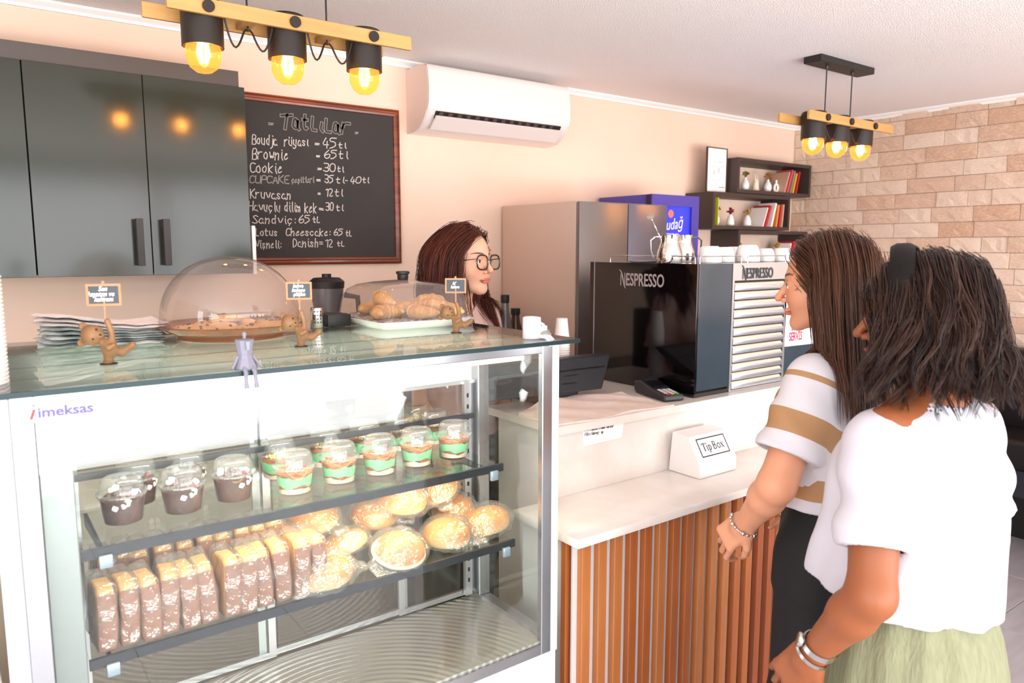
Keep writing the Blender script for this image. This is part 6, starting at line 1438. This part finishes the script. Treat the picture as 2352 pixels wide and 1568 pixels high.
    Q = np.stack([base[..., 0]+tri[None, None, :, 0], base[..., 0]+tri[None, None, :, 1], base[..., 0]+3+tri[None, None, :, 1], base[..., 0]+3+tri[None, None, :, 0]], -1).reshape(-1, 4)
    shade = np.repeat(np.clip(rg.normal(o.get('sm', .38), .2, (n, 1))+rg.normal(0, .12, (n, M_)), 0, 1).reshape(-1), S*3)
    # base volume
    bV, bQ = sdf_mesh(o['base'](hl), *[axis(HO[i]-b0, HO[i]+b1, .006) for i, (b0, b1) in enumerate(o['bounds'])])
    V = np.concatenate([V, bV]); Q = np.concatenate([Q, bQ+len(shade)]); shade = np.concatenate([shade, np.full(len(bV), .06)])
    me = bpy.data.meshes.new('hair'); me.vertices.add(len(V)); me.vertices.foreach_set('co', V.ravel()); me.loops.add(Q.size); me.loops.foreach_set('vertex_index', Q.ravel().astype(np.int32)); me.polygons.add(len(Q)); me.polygons.foreach_set('loop_start', np.arange(0, Q.size, 4, dtype=np.int32)); me.polygons.foreach_set('use_smooth', np.ones(len(Q), bool))
    a = me.attributes.new('shade', 'FLOAT', 'POINT'); a.data.foreach_set('value', shade.astype(np.float32)); me.materials.append(MATS[o['mat']]); me.update(calc_edges=True)
    ob = bpy.data.objects.new('hair', me); COL.objects.link(ob); ob.parent = P_['t']; ob.matrix_parent_inverse = Matrix.Translation(-ROOTLOC[P_['t'].name]); ob['kind'] = 'stuff'
    return ob
def bead_ring(P_, name, c, ax_, r, mat, nb=0, br=.003, tr=.0011, arcs=(0, 2*PI)):
    ax_ = Vector(ax_).normalized(); u = ax_.cross(Vector((0, 0, 1))).normalized(); v = ax_.cross(u); c = Vector(c); m = MB()
    pts = [c+(u*math.cos(a)+v*math.sin(a))*r for a in np.linspace(0, 2*PI, 33)[:-1]]; m.tube([tuple(p) for p in pts], tr, 6, closed=True)
    b = part(name, m, mat, P_['t'], smooth=60)
    for i in range(nb): a = arcs[0]+(arcs[1]-arcs[0])*i/nb; q = c+(u*math.cos(a)+v*math.sin(a))*r; part('bead', MB().sphere(tuple(q), br*(1+.3*((i*7) % 3-1)), 10, 7), mat, b, smooth=60)
    return b

# ---------------------------------------------------------------- barista behind the case
HB_ = dp(1071, 601, 2.60)
B_ = person(dict(at=(HB_[0]-.01, HB_[1]+.045), face=(.22, -.975), head=tuple(HB_), head_face=(.294, -.956), head_tilt=2, gaze=12, skin='skin_fair', label='barista woman with dark-rimmed glasses and auburn hair behind the pastry case', dz=.038,
    arms={}|{k: v for k, v in (('Lsh', (0, 0, 0)),)}, palm=dict(L=(1, 0, 0), R=(-1, 0, 0))) if False else dict(at=(HB_[0]-.01, HB_[1]+.045), face=(.22, -.975), head=tuple(HB_), head_face=(.294, -.956), head_tilt=2, gaze=12, skin='skin_fair', fine=.0021, label='barista woman with dark-rimmed glasses and auburn hair behind the pastry case', dz=.038,
    arms=(lambda O, B: {s+n: np.array(q)@B+O for s, sg in (('L', -1), ('R', 1)) for n, q in (('sh', (sg*.155, -.01, 1.345)), ('el', (sg*.20, -.01, 1.09)), ('wr', (sg*.19, .10, .90)), ('ha', (sg*.185, .14, .83)))})(np.array([HB_[0]-.01, HB_[1]+.045, 0.]), frame((.22, -.975))), palm=dict(L=(1, 0, 0), R=(-1, 0, 0)), thumb=dict(L=-1)))
ob, out_B = garment(B_, 'tee_shirt', [(.88, .175, .135, .0), (1.05, .165, .125, .0), (1.2, .17, .125, .0), (1.30, .165, .095, -.005), (1.35, .12, .07, -.01), (1.38, .07, .05, -.012)], 'tee_pink', sleeves=(.20, .058, .068), hem=.90, neck=.064, bust=.07, seed=1, wr=.7)
lower(B_, 'trousers', lambda p: smin(smin(loft(p, [(.80, .165, .125, 0), (.96, .160, .12, 0), (1.02, .15, .11, 0)]), s_chain(np.stack([np.abs(p[:, 0]), p[:, 1], p[:, 2]], 1), [(.088, 0, .86), (.09, .01, .47), (.09, -.02, .10)], [.098, .075, .062], .03), .04), 9., .001), (-.22, -.18, .06), (.22, .18, 1.03), 'trouser_dark'); shoes(B_, 'shoe_black')
def whereB(r, D): return (r[:, 2] > -.06) & ~((r[:, 1] > .045) & (r[:, 2] < .085)) & (D[:, 2] > .05-.7*np.abs(np.sin(r[:, 0]*9e3)))
def combB(p, root, u):
    w = np.clip((p[:, 2]-.02)/.08, 0, 1); s = np.where(root[:, 0] > -.018, 1., -1.)    # parting near her left brow
    lf = (root[:, 0] < -.018); lo_ = p[:, 2] < -.05; return np.stack([s*1.5*w+lo_*lf*.05, -.5*w*(root[:, 1] > .03)-.10*w+.10*(p[:, 1] < -.07)-1.2*lf*(p[:, 1] > -.035)*~lo_+.22*lo_*(lf | (p[:, 1] > -.03)), np.zeros(len(p))], 1)
def baseB(hl):
    def f(P):
        q = hl(P); m = np.stack([np.abs(q[:, 0]), q[:, 1], q[:, 2]], 1)
        d = s_ell(q, (0, -.022, .036), (.086, .100, .090)); d = smin(d, s_cone(m, (.052, -.035, -.02), (.066, -.045, -.15), .022, .014), .015); d = smin(d, s_cone(q, (0, -.055, .0), (0, -.065, -.16), .050, .03), .03); d = smin(d, s_cone(q, (-.046, -.042, -.05), (-.054, -.030, -.165), .024, .012), .02)
        d = smax(d, -s_ell(q, (0, .105, -.035), (.064, .098, .118)), .01); return d+.002*vnoise(P, 60, 3)
    return f
make_hair(B_, dict(seed=3, cap=((0, -.008, .034), (.082, .094, .091)), guides=420, per=9, steps=20, where=whereB, length=lambda r: (r[:, 2]+.225)*1.08+.06*(r[:, 2] > .06)+.02+.03*(r[:, 0] < -.018), layer=.010, amp=.006, freq=30, comb=combB, base=baseB, bounds=((.15, .15), (.15, .15), (.24, .16)), width=.0009, spread=.0065, clump=.6, mat='hair_auburn', sm=.5, wave0=.3), out_B)
# spectacles
gl_ = part('glasses_frame', MB(), 'tortoise', B_['t']) if False else None
H4 = B_['H4']; m = MB(); lens = MB()
for sx in (-1, 1):
    q = []
    for a in np.linspace(0, 2*PI, 29)[:-1]:
        ca, sa = math.cos(a), math.sin(a); rx = .0275*abs(ca)**.75*(1 if ca > 0 else -1); rz = .0235*abs(sa)**.75*(1 if sa > 0 else -1); q.append(tuple(H4@Vector((sx*.0345+rx, .1015-.22*abs(sx*.0345+rx)**1.6, -.005+rz+(.002 if sa > 0 else 0)))))
    m.tube(q, .0027, 8, closed=True); c = tuple(H4@Vector((sx*.0345, .0995, -.005))); k = len(q); lens.add([c]+q, [(0, i+1, (i+1) % k+1) for i in range(k)])
    m.tube([tuple(H4@Vector(v)) for v in ((sx*.0605, .0955, .008), (sx*.070, .088, .007), (sx*.076, .04, .004), (sx*.080, -.01, .0), (sx*.079, -.03, -.015))], .0016, 6)
m.tube([tuple(H4@Vector(v)) for v in ((-.0085, .1005, .0), (-.004, .104, .004), (.004, .104, .004), (.0085, .1005, .0))], .0018, 8)
gl_ = part('glasses_frame', m, 'tortoise', B_['t'], smooth=60); part('lenses', lens, 'lens', gl_, smooth=60)
part('neck_chain', MB().tube([tuple(B_['l2w']((.060*math.sin(a), .028+.05*math.cos(a)-.02, 1.395-.03*math.cos(a)))) for a in np.linspace(-1.9, 1.9, 24)], .0008, 5), 'gold', B_['t'], smooth=60)

# ---------------------------------------------------------------- customer in the striped shirt
HC = dp(1893, 652, 1.83)
C1 = person(dict(at=(1.738, .972), face=(-.25, .968), head=tuple(HC), head_face=(-.455, .89), head_tilt=-3, gaze=-5, skin='skin_light', fine=.0026, fine_hands='L', label='woman with long straight brown hair in a white and tan striped shirt at the counter', dz=.0,
    arms=dict(Lsh=(1.578, .950, 1.292), Lel=(1.463, .962, 1.062), Lwr=(1.525, 1.082, .922), Lha=(1.520, 1.138, .865), Rsh=(1.90, 1.005, 1.30), Rel=(1.955, 1.03, 1.05), Rwr=(1.92, 1.15, .90), Rha=(1.91, 1.20, .85)), palm=dict(L=(.9, -.1, -.3), R=(-1, 0, 0)), thumb=dict(L=-1), arm_r=(.046, .041, .036, .026), curl=42))
def stripe(V):
    p = C1['loc'](V); z = p[:, 2]; tor = .027-np.abs(((z-1.2425+.0517) % .1035)-.0517); tor = np.where(z > 1.29, -.01, tor); tor = np.where(z < 1.0, -.01, tor); out = tor
    for sd in 'LR':
        A, E = C1['sh'][sd+'sh'], C1['sh'][sd+'el']; ax_ = (E-A)/np.linalg.norm(E-A); s = (p-A)@ax_; dl = np.linalg.norm(p-A-s[:, None]*ax_, axis=1); k = (s > -.012) & (dl < .10) & ((p[:, 0] < -.118) if sd == 'L' else (p[:, 0] > .118))
        v = np.maximum(.027-np.abs(s-.115), .007-np.abs(s-.004)); out = np.where(k, v, out)
    return out
ob, out_1 = garment(C1, 'striped_shirt', [(.95, .180, .150, .01), (1.05, .178, .145, .01), (1.2, .176, .135, .0), (1.29, .168, .105, -.005), (1.335, .135, .075, -.01), (1.365, .08, .05, -.012)], 'tee_stripe', sleeves=(.185, .066, .078), hem=.975, neck=.066, bust=.085, seed=4, wr=1.3, step=.005, attr={'stripe': stripe})
lower(C1, 'trousers', lambda p: smin(loft(p, [(.78, .178, .14, -.01), (.93, .165, .13, -.008), (1.03, .14, .11, 0)]), s_chain(np.stack([np.abs(p[:, 0]), p[:, 1], p[:, 2]], 1), [(.088, -.005, .84), (.092, .0, .45), (.094, -.01, .05)], [.112, .108, .115], .03), .04)-.003*np.sin(p[:, 0]*60+p[:, 2]*4), (-.25, -.22, .015), (.25, .22, 1.04), 'trouser_black', .008); shoes(C1, 'shoe_black')
def where1(r, D): return (D[:, 2] > .1-.75*np.abs(np.sin(r[:, 0]*9e3))) & ~((r[:, 1] > .052) & (r[:, 2] < .075))
def comb1(p, root, u):
    w = np.clip((p[:, 2]-.015)/.08, 0, 1); s = np.where(root[:, 0] > 0, 1., -1.); return np.stack([s*1.3*w, -.35*w-.10*(p[:, 2] < 0)-.8*(p[:, 1] > .022)*(p[:, 2] > -.15), np.zeros(len(p))], 1)
def base1(hl):
    def f(P):
        q = hl(P); m = np.stack([np.abs(q[:, 0]), q[:, 1], q[:, 2]], 1)
        d = s_ell(q, (0, -.020, .034), (.083, .100, .090)); d = smin(d, s_cone(m, (.048, -.028, -.02), (.056, -.040, -.14), .024, .018), .015); d = smin(d, s_cone(q, (0, -.065, .0), (0, -.085, -.17), .06, .035), .04)
        d = smax(d, -s_ell(q, (0, .112, -.035), (.072, .100, .120)), .01); return d+.001*vnoise(P, 60, 3)
    return f
make_hair(C1, dict(seed=5, cap=((0, -.016, .034), (.086, .104, .092)), guides=480, per=9, steps=22, where=where1, length=lambda r: (r[:, 2]+.31)*1.08+.05*(r[:, 2] > .06), layer=.012, amp=.0015, freq=18, comb=comb1, base=base1, bounds=((.16, .16), (.16, .16), (.24, .15)), width=.0009, spread=.006, clump=.55, mat='hair_brown', sm=.55, wave0=.3), out_1)
wr_ = Vector(C1['l2w'](C1['sh']['Lwr'])); hx_ = Vector(C1['l2w'](C1['sh']['Lha']))-wr_
bead_ring(C1, 'silver_bracelet', wr_+hx_*.12, hx_+Vector((0, 0, -.03)), .036, 'silver', 15, .0042, .0013, (0, 4.8))
# ---------------------------------------------------------------- customer in the plain white shirt, nearest
HC = dp(2110, 731, 1.43)
C2 = person(dict(at=(1.438, .636), face=(.10, .995), head=tuple(HC), head_face=(-.33, .944), head_tilt=-2, skin='skin_tan', fine=.0028, label='woman with dark wavy bob and black hairband in a plain white shirt, nearest the viewer', dz=-.022,
    arms=dict(Lsh=(1.300, .652, 1.252), Lel=(1.203, .600, 1.015), Lwr=(1.224, .714, .848), Lha=(1.218, .760, .785), Rsh=(1.585, .624, 1.252), Rel=(1.630, .590, 1.02), Rwr=(1.620, .625, .81), Rha=(1.618, .640, .74)), palm=dict(L=(1, 0, 0), R=(-1, 0, 0)), thumb=dict(L=-1), arm_r=(.043, .038, .034, .025), curl=30))
ob, out_2 = garment(C2, 'white_shirt', [(.90, .176, .168, .026), (1.05, .170, .160, .020), (1.2, .166, .138, .006), (1.28, .162, .105, -.005), (1.325, .135, .078, -.01), (1.355, .08, .055, -.012)], 'tee_white', sleeves=(.185, .060, .066), hem=.965, neck=.070, bust=.070, seed=9, wr=1.7, step=.005, hemslope=.10)
lower(C2, 'skirt', lambda p: loft(p, [(.32, .188, .17, .0), (.6, .183, .165, -.01), (.80, .168, .152, -.012), (.87, .158, .140, -.008), (.93, .142, .122, -.004), (1.0, .122, .10, 0)])-.003*np.sin(np.arctan2(p[:, 0], p[:, 1])*16), (-.24, -.22, .31), (.24, .22, 1.01), 'skirt_sage', .008); shoes(C2, 'shoe_white')
def where2(r, D): return (D[:, 2] > .0-.7*np.abs(np.sin(r[:, 0]*9e3))) & ~((r[:, 1] > .070) & (r[:, 2] < .060))
def comb2(p, root, u):
    w = np.clip((p[:, 2]-.015)/.08, 0, 1); s = np.where(root[:, 0] > 0, 1., -1.); return np.stack([s*1.2*w+s*.25*(1-w), -.4*w-.15*(root[:, 1] < 0)*(1-w)+.05*(root[:, 1] > .02)*(1-w)-.5*(p[:, 1] > .066), np.zeros(len(p))], 1)
def base2(hl):
    def f(P):
        q = hl(P); m = np.stack([np.abs(q[:, 0]), q[:, 1], q[:, 2]], 1)
        d = s_ell(q, (0, -.022, .034), (.088, .104, .090)); d = smin(d, s_cone(m, (.050, -.028, -.02), (.062, -.045, -.10), .028, .026), .015); d = smin(d, s_cone(q, (0, -.07, -.02), (0, -.095, -.11), .065, .05), .05)
        d = smax(d, -s_ell(q, (0, .118, -.04), (.072, .092, .115)), .01); return d+.003*vnoise(P, 60, 3)
    return f
make_hair(C2, dict(seed=8, cap=((0, -.018, .034), (.092, .108, .092)), guides=520, per=9, steps=26, where=where2, length=lambda r: (r[:, 2]+.100)*1.08+.04*(r[:, 2] > .06)+.02, layer=.026, amp=.0125, freq=42, comb=comb2, base=base2, bounds=((.18, .18), (.18, .18), (.20, .15)), width=.00095, spread=.0055, clump=.72, mat='hair_black', wave0=.3, flip=.018), out_2)
hb = MB(); H4 = C2['H4']; k = 26; V = []
for i in range(k+1):
    a = R(-100+200*i/k); 
    for (dy, rr_) in ((-.016, 1.0), (-.008, 1.05), (.008, 1.05), (.016, 1.0), (.016, .97), (-.016, .97)):
        V.append(tuple(H4@Vector((.113*rr_*math.sin(a), .030+dy*1.35-.012*abs(math.sin(a)), .022+.1175*rr_*math.cos(a)))))
hb.add(V, [(i*6+j, i*6+(j+1) % 6, i*6+6+(j+1) % 6, i*6+6+j) for i in range(k) for j in range(6)]+[(0, 1, 2, 3, 4, 5), tuple(k*6+j for j in (5, 4, 3, 2, 1, 0))]); part('hairband', hb, 'hairband', C2['t'], smooth=60)
wr_ = Vector(C2['l2w'](C2['sh']['Lwr'])); el_ = Vector(C2['l2w'](C2['sh']['Lel'])); dr = (el_-wr_).normalized()
def band(c, ax_, r, w, mat, name, nlinks=0):
    ax_ = ax_.normalized(); u = ax_.cross(Vector((0, 0, 1))).normalized(); v = ax_.cross(u); m = MB(); n = 32; V = []
    for i in range(n):
        a = i*2*PI/n; e = u*math.cos(a)+v*math.sin(a); g = .86 if nlinks and i % 2 else 1
        for (h, q) in ((-w/2*g, r), (w/2*g, r), (w/2*g, r+.0022*g), (-w/2*g, r+.0022*g)): V.append(tuple(c+e*q+ax_*h))
    m.add(V, [(i*4+j, i*4+(j+1) % 4, ((i+1) % n)*4+(j+1) % 4, ((i+1) % n)*4+j) for i in range(n) for j in range(4)]); return part(name, m, mat, C2['t'], smooth=40)
wt = band(wr_+dr*.030, dr+Vector((.0, .1, .15)), .0305, .012, 'silver', 'watch_strap'); cc = wr_+dr*.030+Vector((-.020, .024, .008))
band(wr_+dr*.006, dr+Vector((.1, -.1, .25)), .0315, .008, 'silver', 'link_bracelet', 1)
ww = MB(); ww.lathe([(0, 0), (.013, 0), (.014, .002), (.014, .006), (.012, .008), (0, .008)], 24, Matrix.Translation(cc)@Vector((-.62, .75, .25)).to_track_quat('Z', 'Y').to_matrix().to_4x4()); part('watch_case', ww, 'silver', wt, smooth=50)
